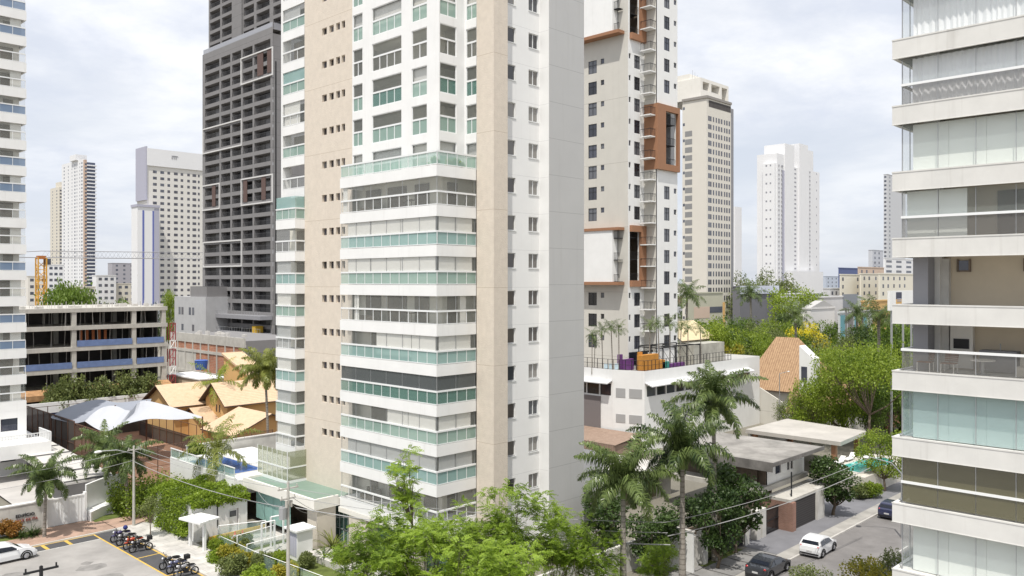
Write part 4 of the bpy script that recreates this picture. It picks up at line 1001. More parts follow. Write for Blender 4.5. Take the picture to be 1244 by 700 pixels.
fence_run(CF, 35.5, 107, 35.5, 125, 5.4, 8, netd); fence_run(CF, 35.5, 90, 35.5, 107, 5.2, 7, netm); fence_run(CF, 35.5, 90, 52, 90, 4.4, 6, netm)
fence_run(CF, 35.5, 125.5, 60, 125.5, 5.0, 9, netd, 2.8)
CD = thing('court_divider', 'dark windscreen fence on posts inside the clay court', 'fence', (49.2, 112, 0)); fence_run(CD, 49.2, 104, 49.2, 122, 3.6, 8, netd, 2.0)
wallc = mat('court_wall', (.50, .38, .27), .9, var=.12, vscale=.6)
CWL = thing('court_wall', 'ochre rendered wall standing behind the clay court', 'wall', (56, 118, 0)); s = MB(); s.box(60.2, 60.5, 92, 127, 0, 3.2); s.box(42, 60.2, 127.0, 127.3, 0, 3.0); s.build('wall', wallc, CWL)
sailw = mat('white_sail', (.47, .485, .52), .7, var=.05, vscale=.3); sailshade = mat('shaded_sail', (.27, .29, .335), .7, var=.05, vscale=.3)  # the rear sail's shade is put into its darker grey colour
def sail(name, label, front, back, m, posts, K=24, M=10, dip=.35):
    """membrane between two edge curves: each edge is a list of (px, py, z)"""
    def cur(e):
        P = [Vector(at(px, py, (CAM_H-z)*FPX/(py-CYH))) for px, py, z in e]; out = []
        L = [0]
        for a, b_ in zip(P[:-1], P[1:]): L.append(L[-1]+(b_-a).length)
        def hermite(s):
            s = s*L[-1]; i = max(j for j in range(len(P)-1) if L[j] <= s + 1e-9); i = min(i, len(P)-2); t = (s-L[i])/(L[i+1]-L[i])
            m0 = (P[i+1]-P[max(i-1, 0)])*.5; m1 = (P[min(i+2, len(P)-1)]-P[i])*.5; t2, t3 = t*t, t*t*t
            return P[i]*(2*t3-3*t2+1)+m0*(t3-2*t2+t)+P[i+1]*(-2*t3+3*t2)+m1*(t3-t2)
        return [hermite(k/K) for k in range(K+1)]
    F, B = cur(front), cur(back); r = thing(name, label, 'shade sail', tuple(F[0]*.5+B[K]*.5 - Vector((0, 0, (F[0].z+B[K].z)*.5)))); b = MB()
    G = [[F[k].lerp(B[k], j/M) - Vector((0, 0, dip*math.sin(math.pi*j/M)*math.sin(math.pi*min(1, k/K)))) for j in range(M+1)] for k in range(K+1)]
    for k in range(K):
        for j in range(M): b.poly([G[k][j], G[k+1][j], G[k+1][j+1], G[k][j+1]])
    b.build('membrane', m, r, smooth=True)
    for (px, py, z) in posts:
        x, y, _ = at(px, py, (CAM_H-z)*FPX/(py-CYH)); MB().tube([(x, y, 0), (x, y, z+.15)], .09, 8).build('mast', rust, r)
    return r
sail('shade_sail', 'pale grey white shade sail with two peaks over the tennis court', [(103, 512, 5.3), (126, 524, 4.9), (150, 516, 5.2), (182, 509, 5.4), (212, 510, 5.3), (246, 507.5, 5.2)],
     [(104, 510, 5.5), (122, 496, 6.5), (140, 493, 6.9), (158, 499, 6.4), (178, 487, 7.0), (246, 506.5, 5.25)], sailw, [(126, 524, 4.9), (246, 507.5, 5.2), (178, 488, 6.8), (140, 494, 6.8)])
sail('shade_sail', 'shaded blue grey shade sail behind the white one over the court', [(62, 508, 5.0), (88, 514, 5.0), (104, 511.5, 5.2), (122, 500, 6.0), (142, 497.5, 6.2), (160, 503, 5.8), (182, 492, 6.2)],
     [(62, 506, 5.1), (80, 496, 6.0), (102, 488.5, 6.6), (122, 485.5, 6.8), (142, 489, 6.5), (165, 487, 6.6), (184, 484.5, 6.6)], sailshade, [(62, 507, 5.0), (104, 489, 6.5), (88, 514, 4.95)])

# ------------------------------------------------------------------ concrete frame building under construction
cy = 133.9; cx0, cx1 = xy(29, cy), xy(203.5, cy)
CB = thing('construction_building', 'unfinished concrete frame building with blue guard netting on its floors', 'building', ((cx0+cx1)/2, cy+9, 0))
tops = [2.6, 5.85, 9.1, 12.3, 15.45, 18.1]
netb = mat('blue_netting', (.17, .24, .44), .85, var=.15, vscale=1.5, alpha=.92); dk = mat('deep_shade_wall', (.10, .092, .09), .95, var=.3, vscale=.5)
for i, z in enumerate(tops): MB().box(cx0-6, cx1, cy, cy+20, z-.62, z).build('floor_slab', concrete, CB)
cols = [xy(p, cy) for p in (90.5, 163.5, 199.5)] + [cx0-2]
for x in cols:
    for y in (cy+.1, cy+8):
        for z0, z1 in zip([0]+tops[:-1], [tops[0]]+tops[1:]): MB().box(x-.32, x+.32, y, y+.6, z0+.001, z1-.621).build('column', concrete, CB)
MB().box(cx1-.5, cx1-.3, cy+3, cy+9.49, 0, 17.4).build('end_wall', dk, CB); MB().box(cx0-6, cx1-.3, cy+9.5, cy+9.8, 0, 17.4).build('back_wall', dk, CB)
nets = [(9.1, [(cx0, cols[0]-.35), (cols[0]+.35, cols[1]-.35), (cols[1]+.35, cx1-.6)]), (12.3, [(cols[0]+.35, cols[1]-.35), (cols[1]+.35, cx1-.6)])]
for z, sp in nets:
    for a, b_ in sp: MB().box(a, b_, cy-.04, cy-.01, z+.02, z+.95).build('guard_net', netb, CB)
p = MB(); rr_ = random.Random(3)
for z, h in ((15.45, 2.0), (12.3, 2.5), (9.1, 2.6), (5.85, 2.6)):
    x = cx0
    while x < cx1-.5:
        x += rr_.uniform(.3, 1.3) if z > 15 else rr_.uniform(1.0, 2.2); yy = cy+rr_.uniform(.4, 6); p.tube([(x, yy, z), (x+rr_.uniform(-.1, .1), yy, z+h)], .045, 5)
tag(p.build('formwork_props', lconc, CB), kind='stuff')
p = MB()
for i in range(60): x = cx0+(cx1-cx0)*rr_.random(); yy = cy+rr_.uniform(.1, 6); h = rr_.uniform(.3, 1.1); p.box(x-.03, x+.03, yy, yy+.05, 18.1, 18.1+h)
for i in range(14): x = cx0+(cx1-cx0)*rr_.random(); yy = cy+rr_.uniform(.3, 6); w_ = rr_.uniform(.3, 1.2); p.box(x, x+w_, yy, yy+.5, 18.1, 18.1+rr_.uniform(.2, .6))
tag(p.build('rebar_and_boards', lconc, CB), kind='stuff')
for i in range(6): MB().box(cols[1]-8+i*.9, cols[1]-7.6+i*.9, cy+3, cy+3.1, 12.4, 14.6).build('leaning_panel', mat('orange_panel', (.5, .17, .07), .7), CB)
tarp = mat('orange_tarpaulin', (.42, .24, .12), .85, var=.35, vscale=2.0)
s = MB(); s.poly([(cx0-4, cy-.05, 6.3), (cx1, cy-.05, 6.3), (cx1, cy-1.9, 5.7), (cx0-4, cy-1.9, 5.7)]).poly([(cx0-4, cy-1.9, 5.7), (cx1, cy-1.9, 5.7), (cx1, cy-1.9, 4.9), (cx0-4, cy-1.9, 4.9)]); s.build('safety_tray', tarp, CB)
HO = thing('site_hoist', 'red and white lattice hoist mast at the right end of the concrete frame', 'hoist', (cx1+.9, cy+.4, 0))
red = mat('red_steel', (.30, .05, .06), .6); b = MB()
for i in range(11):
    z = i*1.4; m_ = 1 if i % 3 == 2 else 0
    for x, y in ((cx1+.4, cy), (cx1+1.3, cy), (cx1+.4, cy+.9), (cx1+1.3, cy+.9)): b.box(x-.06, x+.06, y-.06, y+.06, z, z+1.4, m_)
    b.tube([(cx1+.4, cy, z), (cx1+1.3, cy, z+1.4)], .05, 4, m_); b.box(cx1+.35, cx1+1.35, cy-.05, cy+.05, z+1.3, z+1.4, m_)
b.build('mast', [red, white], HO)
LW = thing('street_wall', 'long white boundary wall running behind the shade sails', 'wall', (45, 129.6, 0))
MB().box(20, 57, 129.5, 129.8, 0, 4.9).build('wall', white, LW)
SB = thing('dark_hoarding', 'dark blue hoarding board with white letters behind the court fence', 'sign', (33, 126.4, 0))
sy = 126.2; sx0, sx1 = xy(28, sy), xy(88, sy); MB().box(sx0, sx1, sy, sy+.12, .4, 3.9).build('board', mat('navy_board', (.045, .05, .11), .7), SB)
lettering('CONS', 1.7, white, SB, 'lettering', ((xy(50, sy)+xy(72, sy))/2, sy-.04, 2.3))

# ------------------------------------------------------------------ brick building, grey house, orange houses
bxp = 74.4; by0, by1 = yx(296, bxp), yx(206, bxp)
BB = thing('brick_building', 'half built brick building with pale concrete frame beside the dark tower', 'building', (bxp+6, (by0+by1)/2, 0))
brk = brickmat('hollow_brick', (.40, .135, .07), (.46, .19, .10), (.42, .33, .27), 1.0, 'x', bw=.6, rh=.3, ms=.03)
for i in range(9):
    a = by0+.4+(by1-by0-.8)*i/9; e = by0+.4+(by1-by0-.8)*(i+1)/9
    for (z0, z1) in ((1.0, 4.2), (4.75, 8.3), (8.85, 10.2)):
        if i > 5 and z1 < 8.5: continue
        MB().box(bxp+.15, bxp+.4, a+.18, e-.001, z0, z1).build('brick_panel', brk, BB)
f = MB()
for i in range(10): a = by0+.4+(by1-by0-.8)*i/9; f.box(bxp, bxp+.5, a-.18, a+.179, 0, 11.9)
for z in (4.2, 8.3, 10.2): f.box(bxp+.01, bxp+.5, by0, by1, z, z+.55)
f.box(bxp+.02, bxp+.4, by0, by1, 10.76, 11.9); f.box(bxp+.12, bxp+.4, by0+19, by1, 0, 8.3); f.build('concrete_frame', concrete, BB)
f = MB(); f.box(bxp+.41, bxp+14, by0+.01, by1-.01, 0, 11.4); f.build('block', darkgrey, BB)
cn = MB()
for i in range(14): x, y = bxp+2+rr_.random()*4, by0+8+rr_.random()*16; cn.box(x, x+.5, y, y+1.2, 11.4, 11.4+rr_.uniform(.3, .9))
tag(cn.build('roof_units', lconc, BB), kind='stuff')
PG = thing('grey_house', 'plain grey building with two window groups behind the brick building', 'building', (100, 192, 0))
p0 = at(250, 395, 205); gx_ = p0[0]; gyy = yx(250, gx_); w = MB(); gy1_ = yx(212, gx_)
zt = zp(361, gx_, gyy); w.box(gx_, gx_+14, gyy, gy1_, 0, zt); w.build('wall', palegrey, PG); MB().box(gx_+.5, gx_+6, gyy+.5, gy1_-8, zt, zt+2.6).build('penthouse', darkgrey, PG)
many(PG, [('x', gx_, yx(q, gx_), zt-4.6, 1.2, 1.9) for q in (223, 219.5, 236, 232)] + [('x', gx_, yx(q, gx_), zt-8.6, 1.2, 1.6) for q in (223, 236)], 'gw', pane_box, panefar, 'window')
ochre = mat('ochre_paint', (.64, .41, .18), .8, var=.06, vscale=.6); tilec = tilemat('cream_tile', (.55, .38, .245), (.70, .52, .355), 'y'); soff = mat('dark_eave', (.09, .065, .05), .8)
def gable(parent, x0, x1, y0, y1, ze, zr, ax, over=.6, wallm=ochre, tm=tilec, name='roof', thick=.16, z0=0):
    """gabled block; ax = direction of the ridge"""
    w = MB(); w.box(x0, x1, y0, y1, z0, ze)
    if ax == 'x':
        ym = (y0+y1)/2; w.poly([(x0, y0, ze), (x0, y1, ze), (x0, ym, zr)]); w.poly([(x1, y0, ze), (x1, y1, ze), (x1, ym, zr)])
    else:
        xm = (x0+x1)/2; w.poly([(x0, y0, ze), (x1, y0, ze), (xm, y0, zr)]); w.poly([(x0, y1, ze), (x1, y1, ze), (xm, y1, zr)])
    wo = w.build('wall', wallm, parent); r = MB(); k = (zr-ze)/(((y1-y0) if ax == 'x' else (x1-x0))/2)
    for s in (-1, 1):
        if ax == 'x': e = (y0-over if s < 0 else y1+over); P = [(x0-over, ym, zr+.05), (x1+over, ym, zr+.05), (x1+over, e, ze-k*over+.05), (x0-over, e, ze-k*over+.05)]
        else: e = (x0-over if s < 0 else x1+over); P = [(xm, y0-over, zr+.05), (xm, y1+over, zr+.05), (e, y1+over, ze-k*over+.05), (e, y0-over, ze-k*over+.05)]
        Q_ = [(a, b_, c-thick) for a, b_, c in P]; r.poly([(a, b_, c+.004) for a, b_, c in P], 0); r.poly(Q_[::-1], 1)
        for i in range(4): j = (i+1) % 4; r.poly([Q_[i], Q_[j], P[j], P[i]], 1)
    r.build(name, [tm, soff], parent); return wo
def hip(parent, x0, x1, y0, y1, ze, zr, over, wallm, tm):
    MB().box(x0, x1, y0, y1, 0, ze).build('wall', wallm, parent); a = min(x1-x0, y1-y0)/2*.8; r = MB(); ym = (y0+y1)/2
    E_ = [(x0-over, y0-over, ze), (x1+over, y0-over, ze), (x1+over, y1+over, ze), (x0-over, y1+over, ze)]; R_ = [(x0+a, ym, zr), (x1-a, ym, zr)]
    for f in ([E_[0], E_[1], R_[1], R_[0]], [E_[1], E_[2], R_[1]], [E_[2], E_[3], R_[0], R_[1]], [E_[3], E_[0], R_[0]]): r.poly(f, 0)
    L_ = [(x, y, z-.18) for x, y, z in E_]; r.poly(L_[::-1], 1)
    for i in range(4): j = (i+1) % 4; r.poly([L_[i], L_[j], E_[j], E_[i]], 1)
    r.build('roof', [tm, soff], parent)
def hp(px, py, z): Y = (CAM_H-z)*FPX/(py-CYH); return at(px, py, Y)[:2]
OH = thing('ochre_house', 'ochre house with cream tiled gable roof beside the shade sails', 'house', (*hp(225, 500, 1), 0))
x0, y0 = hp(209, 491, 5.0); xr, yr = hp(241, 464, 7.2)
gable(OH, x0, x0+5.4, y0-.3, y0+8.2, 5.0, 7.3, 'x', .7)
put('ohw', 'y', y0-.5, x0+2, 2.9, 1.0, .9, lambda b: framed_pane(b, 1.0, .9), [panedark, soff][0], OH, 'window')
OH2 = thing('ochre_house', 'larger ochre house with cream roof and dark window behind the coconut palm', 'house', (*hp(300, 500, 1), 0))
x0, y0 = hp(276, 488, 5.6); xe = xy(345, y0); yl = yx(250, x0); gable(OH2, x0, xe+3, y0, yl, 5.6, 7.9, 'x', .8)
for (px_, w_, h_, zz) in ((307.5, 2.1, 1.8, 3.1),): put('ohw2', 'y', y0, xy(px_, y0), zz, w_, h_, lambda b: framed_pane(b, w_, h_), panedark, OH2, 'window')
for q in (264, 267.5): put('ohs', 'x', x0, yx(q, x0), 3.9, .35, 1.0, lambda b: pane_box(b, .35, 1.0), soff, OH2, 'slit_window')
OH3 = thing('tiled_annex', 'low annex with cream hipped tile roof in front of the ochre houses', 'house', (*hp(290, 520, 1), 0))
gable(OH3, 51.0, 60.4, 97.3, 104.6, 3.1, 5.1, 'y', .7)
OH4 = thing('tiled_porch', 'flat pitched cream tile porch between the two ochre houses', 'house', (*hp(255, 510, 1), 0))
x0, y0 = hp(247, 512, 2.9); gable(OH4, x0, x0+6, y0, y0+6.5, 2.9, 4.4, 'x', .5)
CH = thing('tall_chimney_wall', 'tall ochre wedge shaped wall with sloping cream coping behind the houses', 'building', (*hp(285, 470, 6), 0))
x0, y0 = hp(271, 470, 6.0); ya2 = yx(272, x0); yb2 = yx(306, x0); zt1 = zp(429, x0, ya2); zt2 = zp(458, x0, yb2)
b = MB(); b.poly([(x0, ya2, 0), (x0, yb2, 0), (x0, yb2, zt2), (x0, ya2, zt1)]).poly([(x0+3, ya2, 0), (x0+3, yb2, 0), (x0+3, yb2, zt2), (x0+3, ya2, zt1)]).poly([(x0, ya2, 0), (x0+3, ya2, 0), (x0+3, ya2, zt1), (x0, ya2, zt1)]).poly([(x0, yb2, 0), (x0+3, yb2, 0), (x0+3, yb2, zt2), (x0, yb2, zt2)])
b.build('wall', ochre, CH); b = MB(); b.poly([(x0-.3, ya2+.2, zt1+.05), (x0-.3, yb2-.2, zt2+.05), (x0+3.2, yb2-.2, zt2+.05), (x0+3.2, ya2+.2, zt1+.05)]).poly([(x0-.3, ya2+.2, zt1-.25), (x0-.3, yb2-.2, zt2-.25), (x0-.3, yb2-.2, zt2+.05), (x0-.3, ya2+.2, zt1+.05)]); b.build('coping', tilec, CH)
put('chw', 'x', x0, yx(274.5, x0), zt1-2.8, .6, .9, lambda b: pane_box(b, .6, .9), soff, CH, 'window')
FR = thing('flat_roof_house', 'low pale flat roofed house carrying a blue water tank', 'house', (*hp(235, 455, 7), 0))
x0, y0 = hp(243, 462, 6.4); b = MB(); xe = xy(272, y0); yl = yx(205, x0); b.box(x0, xe, y0, yl, 0, 6.4); b.build('wall', mat('pale_ochre', (.62, .52, .38), .85, var=.1), FR); MB().box(x0-.2, xe+.2, y0-.2, yl+.2, 6.401, 6.6).build('roof', white, FR)
tx_, ty_ = hp(241, 450, 6.6); blue = mat('blue_tank', (.06, .13, .42), .4)
wt = thing('water_tank', 'round blue water tank standing on the pale flat roof', 'tank', (tx_+1, ty_+1, 6.6)); MB().tube([(tx_+1, ty_+1, 6.6), (tx_+1, ty_+1, 7.9), (tx_+1, ty_+1, 8.2)], [.95, 1.12, 1.12], 18).build('tank_body', blue, wt); MB().cyl((tx_+1, ty_+1, 8.2), 1.18, .1, 18, r2=.9).build('lid', blue, wt)
# ------------------------------------------------------------------ dark tower
DT = thing('dark_tower', 'dark grey apartment tower with recessed loggias and white frame bands', 'apartment building', (110, 195, 0))
tx, tyc = at(331.5, 343, 194)[:2]; tyl = yx(246, tx); tx2 = xy(400, tyc)
zT = zp(32, tx, tyc)
nf = int((zT-6)/FH); lf = [zT-4.6-FH*i for i in range(24)]; LH = 2.0
cu_ = [(a, b) for a, b in ((249.0, 266.5), (268.5, 279.8), (281.8, 292.8), (294.8, 306.8), (308.8, 328.5))]
colz = [(yx(b, tx), yx(a, tx)) for a, b in cu_]
hl = [(a, b, z, z+LH) for z in lf for a, b in colz if z > 3]
w = MB(); w.holed('x', tx, tyc, tyl, 0, zT, hl, 1.5); w.poly([(tx, tyl, 0), (tx+16, tyl, 0), (tx+16, tyl, zT), (tx, tyl, zT)]); w.poly([(tx, tyc, zT-.6), (tx+16, tyc, zT-.6), (tx+16, tyl, zT-.6), (tx, tyl, zT-.6)])
w.build('wall', darkgrey, DT)
w = MB(); w.holed('y', tyc, tx+.05, tx2, 0, zT-1.6, [], .2); w.build('side_wall', darkgrey, DT)
MB().box(tx+.6, tx+.9, tyc-.06, tyc-.01, 0, zT-8).build('recess_shade_strip', black, DT)  # raised black strip, its colour painted as the shade of a recess
lg = mat('loggia_back', (.05, .05, .055), .3, .5, rnd=[(.03,.03,.035), (.07,.07,.075), (.045,.045,.05), (.12,.115,.11)])
def loggia(b, w_, h_):
    b.poly([(0, 1.49, 0), (w_, 1.49, 0), (w_, 1.49, h_), (0, 1.49, h_)], 0)
    b.box(0, w_, .05, .09, 1.0, 1.05, 1); n = max(3, int(w_/.5))
    for i in range(n+1): u = w_*i/n; b.box(max(0, u-.025), min(w_, u+.025), .05, .09, 0, 1.0, 1)
    b.box(0, w_, .4, 1.4, -.002, .02, 2)
    for i in range(1, 3): b.box(w_*i/3-.04, w_*i/3+.04, 1.38, 1.47, 0, h_, 1)
LOGM = [lg, mat('loggia_rail', (.10, .10, .105), .5), midgrey]
def put_multi(kind, ax, c, u, z, w_, h_, build, mats, parent, name):
    k = (kind, ax, round(w_, 2), round(h_, 2))
    if k not in MESHC:
        b = MB(); build(b, w_, h_)
        if ax == 'x': b.v = [(d, u_, z_) for u_, d, z_ in b.v]
        MESHC[k] = b.mesh(kind, mats)
    loc = Vector((c, u, z)) if ax == 'x' else Vector((u, c, z)); return link(name, MESHC[k], parent, loc - ORG[parent.name])
def many2(parent, specs, kind, build, mats, name, limit=100):
    specs = sorted(specs, key=lambda s: dep(s[1], s[2]) if s[0] == 'x' else dep(s[2], s[1]))
    for ax, c, u, z, w_, h_ in specs[:limit]: put_multi(kind, ax, c, u, z, w_, h_, build, mats, parent, name)
    if len(specs) > limit:
        b = MB()
        for ax, c, u, z, w_, h_ in specs[limit:]:
            t = MB(); build(t, w_, h_); k = len(b.v)
            b.v += [((c+d, u+uu, z+zz) if ax == 'x' else (u+uu, c+d, z+zz)) for uu, d, zz in t.v]
            b.f += [tuple(i+k for i in f) for f in t.f]; b.m += t.m
        tag(b.build(name+'s', mats, parent), kind='stuff')
many2(DT, [('x', tx, a, z, b_-a, LH) for a, b_, z, _ in hl], 'loggia', loggia, LOGM, 'loggia')
# white frame bands and brown screens
wf = mat('frame_white', (.66, .65, .64), .6); bs = mat('brown_screen', (.13, .085, .075), .7)
def band(c0, c1, r0, r1):
    a = yx(c1, tx); b_ = yx(c0, tx); z1 = lf[r0]+2.5; z0 = lf[r1]-.55; f = MB()
    for q in ((a, b_, z1, z1+.3), (a, b_, z0-.3, z0), (a-.3, a, z0-.3, z1+.3), (b_, b_+.3, z0-.3, z1+.3)): f.box(tx-.25, tx-.003, *q)
    f.build('white_frame', wf, DT)
band(294, 331.2, 1, 2); band(247.4, 293.6, 6, 7); band(247, 266.8, 11, 12); band(294.2, 331, 11, 12); band(248, 293.6, 16, 17)
b = MB()
for c0, c1, r in ((313, 320, 1), (325, 330.5, 1), (258, 262, 11), (296, 300.5, 11), (318, 323, 11)): b.box(tx-.12, tx-.01, yx(c1, tx), yx(c0, tx), lf[r+1], lf[r]+2.4)
b.build('brown_screen', bs, DT)
g = MB(); g.box(tx+.1, tx+.14, tyc+.3, tyl-.3, zT, zT+1.15); g.box(tx+.3, tx+14, tyc+.1, tyc+.14, zT-.6, zT+1.0)
g.build('roof_glass', mat('parapet_glass', (.42, .43, .47), .1, .6, alpha=.8), DT)
ux_ = tx+2.2; uy0 = yx(372, ux_); uyl = yx(253.5, ux_); zU = 150; fl0 = [zT + .8 + FH*i for i in range(22)]
segs = [(255, 267.5), (269.5, 281.5), (296, 308.5), (311.5, 327.5), (332, 345)]
hu = [(yx(b_, ux_), yx(a, ux_), z, z+2.1) for z in fl0 for a, b_ in segs]
w = MB(); w.holed('x', ux_, uy0, uyl, zT-1, zU, hu, 1.5); w.poly([(ux_, uyl, zT-1), (ux_+12, uyl, zT-1), (ux_+12, uyl, zU), (ux_, uyl, zU)]); w.box(ux_-.35, ux_-.003, yx(295, ux_), yx(283.2, ux_), zT-.6, zU); w.build('upper_wall', darkgrey, DT)
many2(DT, [('x', ux_, a, z, b_-a, 2.1) for a, b_, z, _ in hu], 'upper_loggia', loggia, LOGM, 'upper_loggia', 60)
# podium terraces at its foot
b = MB(); pz = [zp(405, tx, tyc), zp(384, tx, tyc)]
for z in pz: b.box(tx-3.2, tx-.01, tyc+.2, yx(262, tx), z-.9, z)
b.build('podium_terrace', midgrey, DT); b = MB()
for z in pz:
    for a in np.arange(tyc+.3, yx(262, tx), 1.2): b.box(tx-3.15, tx-3.1, a, a+.04, z, z+1.0)
    b.box(tx-3.17, tx-3.1, tyc+.2, yx(262, tx), z+1.0, z+1.05)
b.build('podium_railing', metal, DT)
b = MB(); b.box(tx-2.5, tx-.5, yx(322, tx), yx(318, tx), pz[0], pz[0]+1.6); b.build('yellow_equipment', mat('yellow_paint', (.6, .38, .04), .6), DT)

# ------------------------------------------------------------------ simple towers further away
def tower(name, label, pxc, pxl, pxr, Y, ptop, wallm, Lw=None, Rw=None, pm=None, side=None, z0=0, group=None, ztop=None):
    """corner column pxc at depth Y, left face (x=const) to pxl, right face (y=const) to pxr; returns (thing, x, y, yl, xr, zt)"""
    x, y = at(pxc, 343, Y)[:2]; yl = yx(pxl, x); xr = xy(pxr, y); zt = ztop or zp(ptop, x, y)
    t = thing(name, label, 'apartment building', ((x+xr)/2, (y+yl)/2, 0), group)
    MB().box(x, xr, y, yl, z0, zt).build('wall', wallm, t); return t, x, y, yl, xr, zt
def wingrid(x, y, yl, xr, zt, cols, ax, ztopoff, zb, fh, w_, h_):
    out = []; z = zt - ztopoff
    while z > zb:
        for c in cols:
            ww = w_
            if isinstance(c, tuple): c, ww = c
            u = yx(c, x) if ax == 'x' else xy(c, y)
            out.append((ax, x if ax == 'x' else y, u-ww/2, z, ww, h_))
        z -= fh
    return out
offw = mat('far_white', (.76, .76, .77), .7, var=.02, vscale=.1); lil = mat('far_lilac_grey', (.42, .42, .50), .7); creamf = mat('far_cream', (.66, .62, .54), .75, var=.03, vscale=.1); salmon = mat('far_salmon', (.50, .37, .29), .75); blueg = mat('blue_stripe', (.13, .16, .42), .4)
# white hotel block
HT, x, y, yl, xr, zt = tower('hotel_block', 'broad white hotel slab with rows of small windows and lilac grey end', 178.5, 166.5, 252, 400, 201, mat('hotel_white', (.70, .68, .64), .7, var=.03, vscale=.1))
MB().box(x-.2, xr, y-.6, yl, zt, zp(180, x, y)).build('top_storey', offw, HT)
MB().box(x-.7, x-.01, y-.5, yl, zp(243, x, y), zp(178, x, y)).build('grey_end_wall', lil, HT)
many(HT, wingrid(x, y, yl, xr, zt, [(187, 1.0), (189.2, 1.0), (196, 1.0), (198.2, 1.0), (205, 1.3), (212.5, 1.0), (214.7, 1.0), (221, 1.3), (229, 1.3), (235, 1.0), (237.2, 1.0), (241.5, .9)], 'y', 3.4, 4, 3.0, 2, 1.3), 'hotelwin', pane_box, panefar, 'window')
many(HT, wingrid(x, y, yl, xr, zt, [172.5], 'x', 4, zp(240, x, y), 7, 2, 1.5), 'hotelwin2', pane_box, panefar, 'end_window')
fx0, fx1 = xy(167, y-7), xy(193.5, y-7)
MB().box(fx0, fx1, y-7, y-.01, 0, zp(250, fx0, y-7)).build('white_front', offw, HT)
s = MB()
for a, b_ in ((173, 175.2), (185.2, 187)): s.box(xy(a, y-7), xy(b_, y-7), y-7.08, y-7.003, 2, zp(250, fx0, y-7)-2)
s.build('blue_stripe', blueg, HT); MB().box(xy(187.2, y-7), fx1-.01, y-7.06, y-7.003, 0, zp(252, fx0, y-7)).build('grey_stripe', lil, HT)
MB().box(fx0-.3, fx1+.3, y-7.4, y+.2, zp(251, fx0, y-7), zp(248, fx0, y-7)).build('front_cornice', lil, HT)
s = MB()
for i in range(3): u = xy(208.5+2.4*i, y-.6); s.box(u, u+.5, y-.75, y-.61, zp(190, x, y), zp(186, x, y)); s.box(u+.5, u+1.2, y-.75, y-.61, zp(187, x, y), zp(186, x, y))
s.build('rooftop_letters', mat('grey_letters', (.35, .35, .37), .6), HT)
# white and terracotta tower far left with its cream neighbour
TW, x, y, yl, xr, zt = tower('slim_tower', 'slim white tower with terracotta edge and stacked dark balconies', 101, 75, 102.5, 700, 193, offw)
ys = y-3.0; xb0, xb1 = xy(105.5, ys), xy(117.5, ys); MB().box(x+.2, xb0-.01, ys, y+8, 0, zt-1).build('terracotta_edge', salmon, TW)
MB().box(xb0, xb1-1, ys+.6, ys+14, 0, zp(197, xb0, ys)).build('balcony_core', mat('navy_glass', (.07, .085, .14), .2, .6), TW)
b = MB()
for i in range(44):
    z = zp(197, xb0, ys)-2.5-3.0*i
    if z < 2: break
    b.box(xb0, xb1, ys-.4, ys+12, z-.5, z+.5)
tag(b.build('balconies', offw, TW), kind='stuff')
MB().box(x-2, x+7, y+12, y+26, zt, zp(186, x, y)).build('lift_house', offw, TW)
many(TW, wingrid(x, y, yl, xr, zt, [(78, 2.2), (83, 1.4), (87.5, 1.2), (91, 2.6), (93.5, 1.2), (97, 1.2), (99.5, 2.6)], 'x', 4, 4, 3.0, 2, 1.4), 'slimwin', pane_box, panefar, 'window')
many(TW, [('y', y-3, xy(103, y-3), z, 1.6, 1.5) for z in np.arange(6, zt-5, 3.0)], 'slimwin2', pane_box, panefar, 'edge_window', 60)
CN, x, y, yl, xr, zt = tower('cream_tower', 'cream tower half hidden behind the slim white and terracotta tower', 72, 61, 80, 760, 227, creamf)
MB().box(x+2, x+14, y+3, y+16, zt, zt+5).build('roof_house', creamf, CN)
many(CN, wingrid(x, y, yl, xr, zt, [(64, 1.5), (69, 2.2)], 'x', 4, 4, 3.0, 2, 1.4)+wingrid(x, y, yl, xr, zt, [(74, 2.0)], 'y', 4, 4, 3, 2, 1.4), 'cnwin', pane_box, panefar, 'window')

# ------------------------------------------------------------------ white, taupe and terracotta tower right of the middle
MT = thing('terracotta_frame_tower', 'white and taupe tower with terracotta framed double height boxes', 'apartment building', (102, 74, 0))
mx0, my0 = at(763, 343, 119)[:2]; myl = 81.5; mx1 = xy(782.5, my0); by_ = yx(797, mx1); mx2 = xy(823, by_); mx3 = xy(829.5, by_)
RH = 3.11
def rowz(k): return 54.7-1.9 - RH*k
rows = list(range(-6, 14))
LWIN = (yx(725, mx0), yx(714.8, mx0)); LSM = (yx(734, mx0), yx(729.8, mx0)); RWIN = (xy(770.5, my0), xy(777.5, my0)); RSM = (xy(763.9, my0), xy(766.3, my0)); BW_ = (xy(806.8, by_), xy(813.5, by_)); BSM = (xy(818.6, by_), xy(821.9, by_))
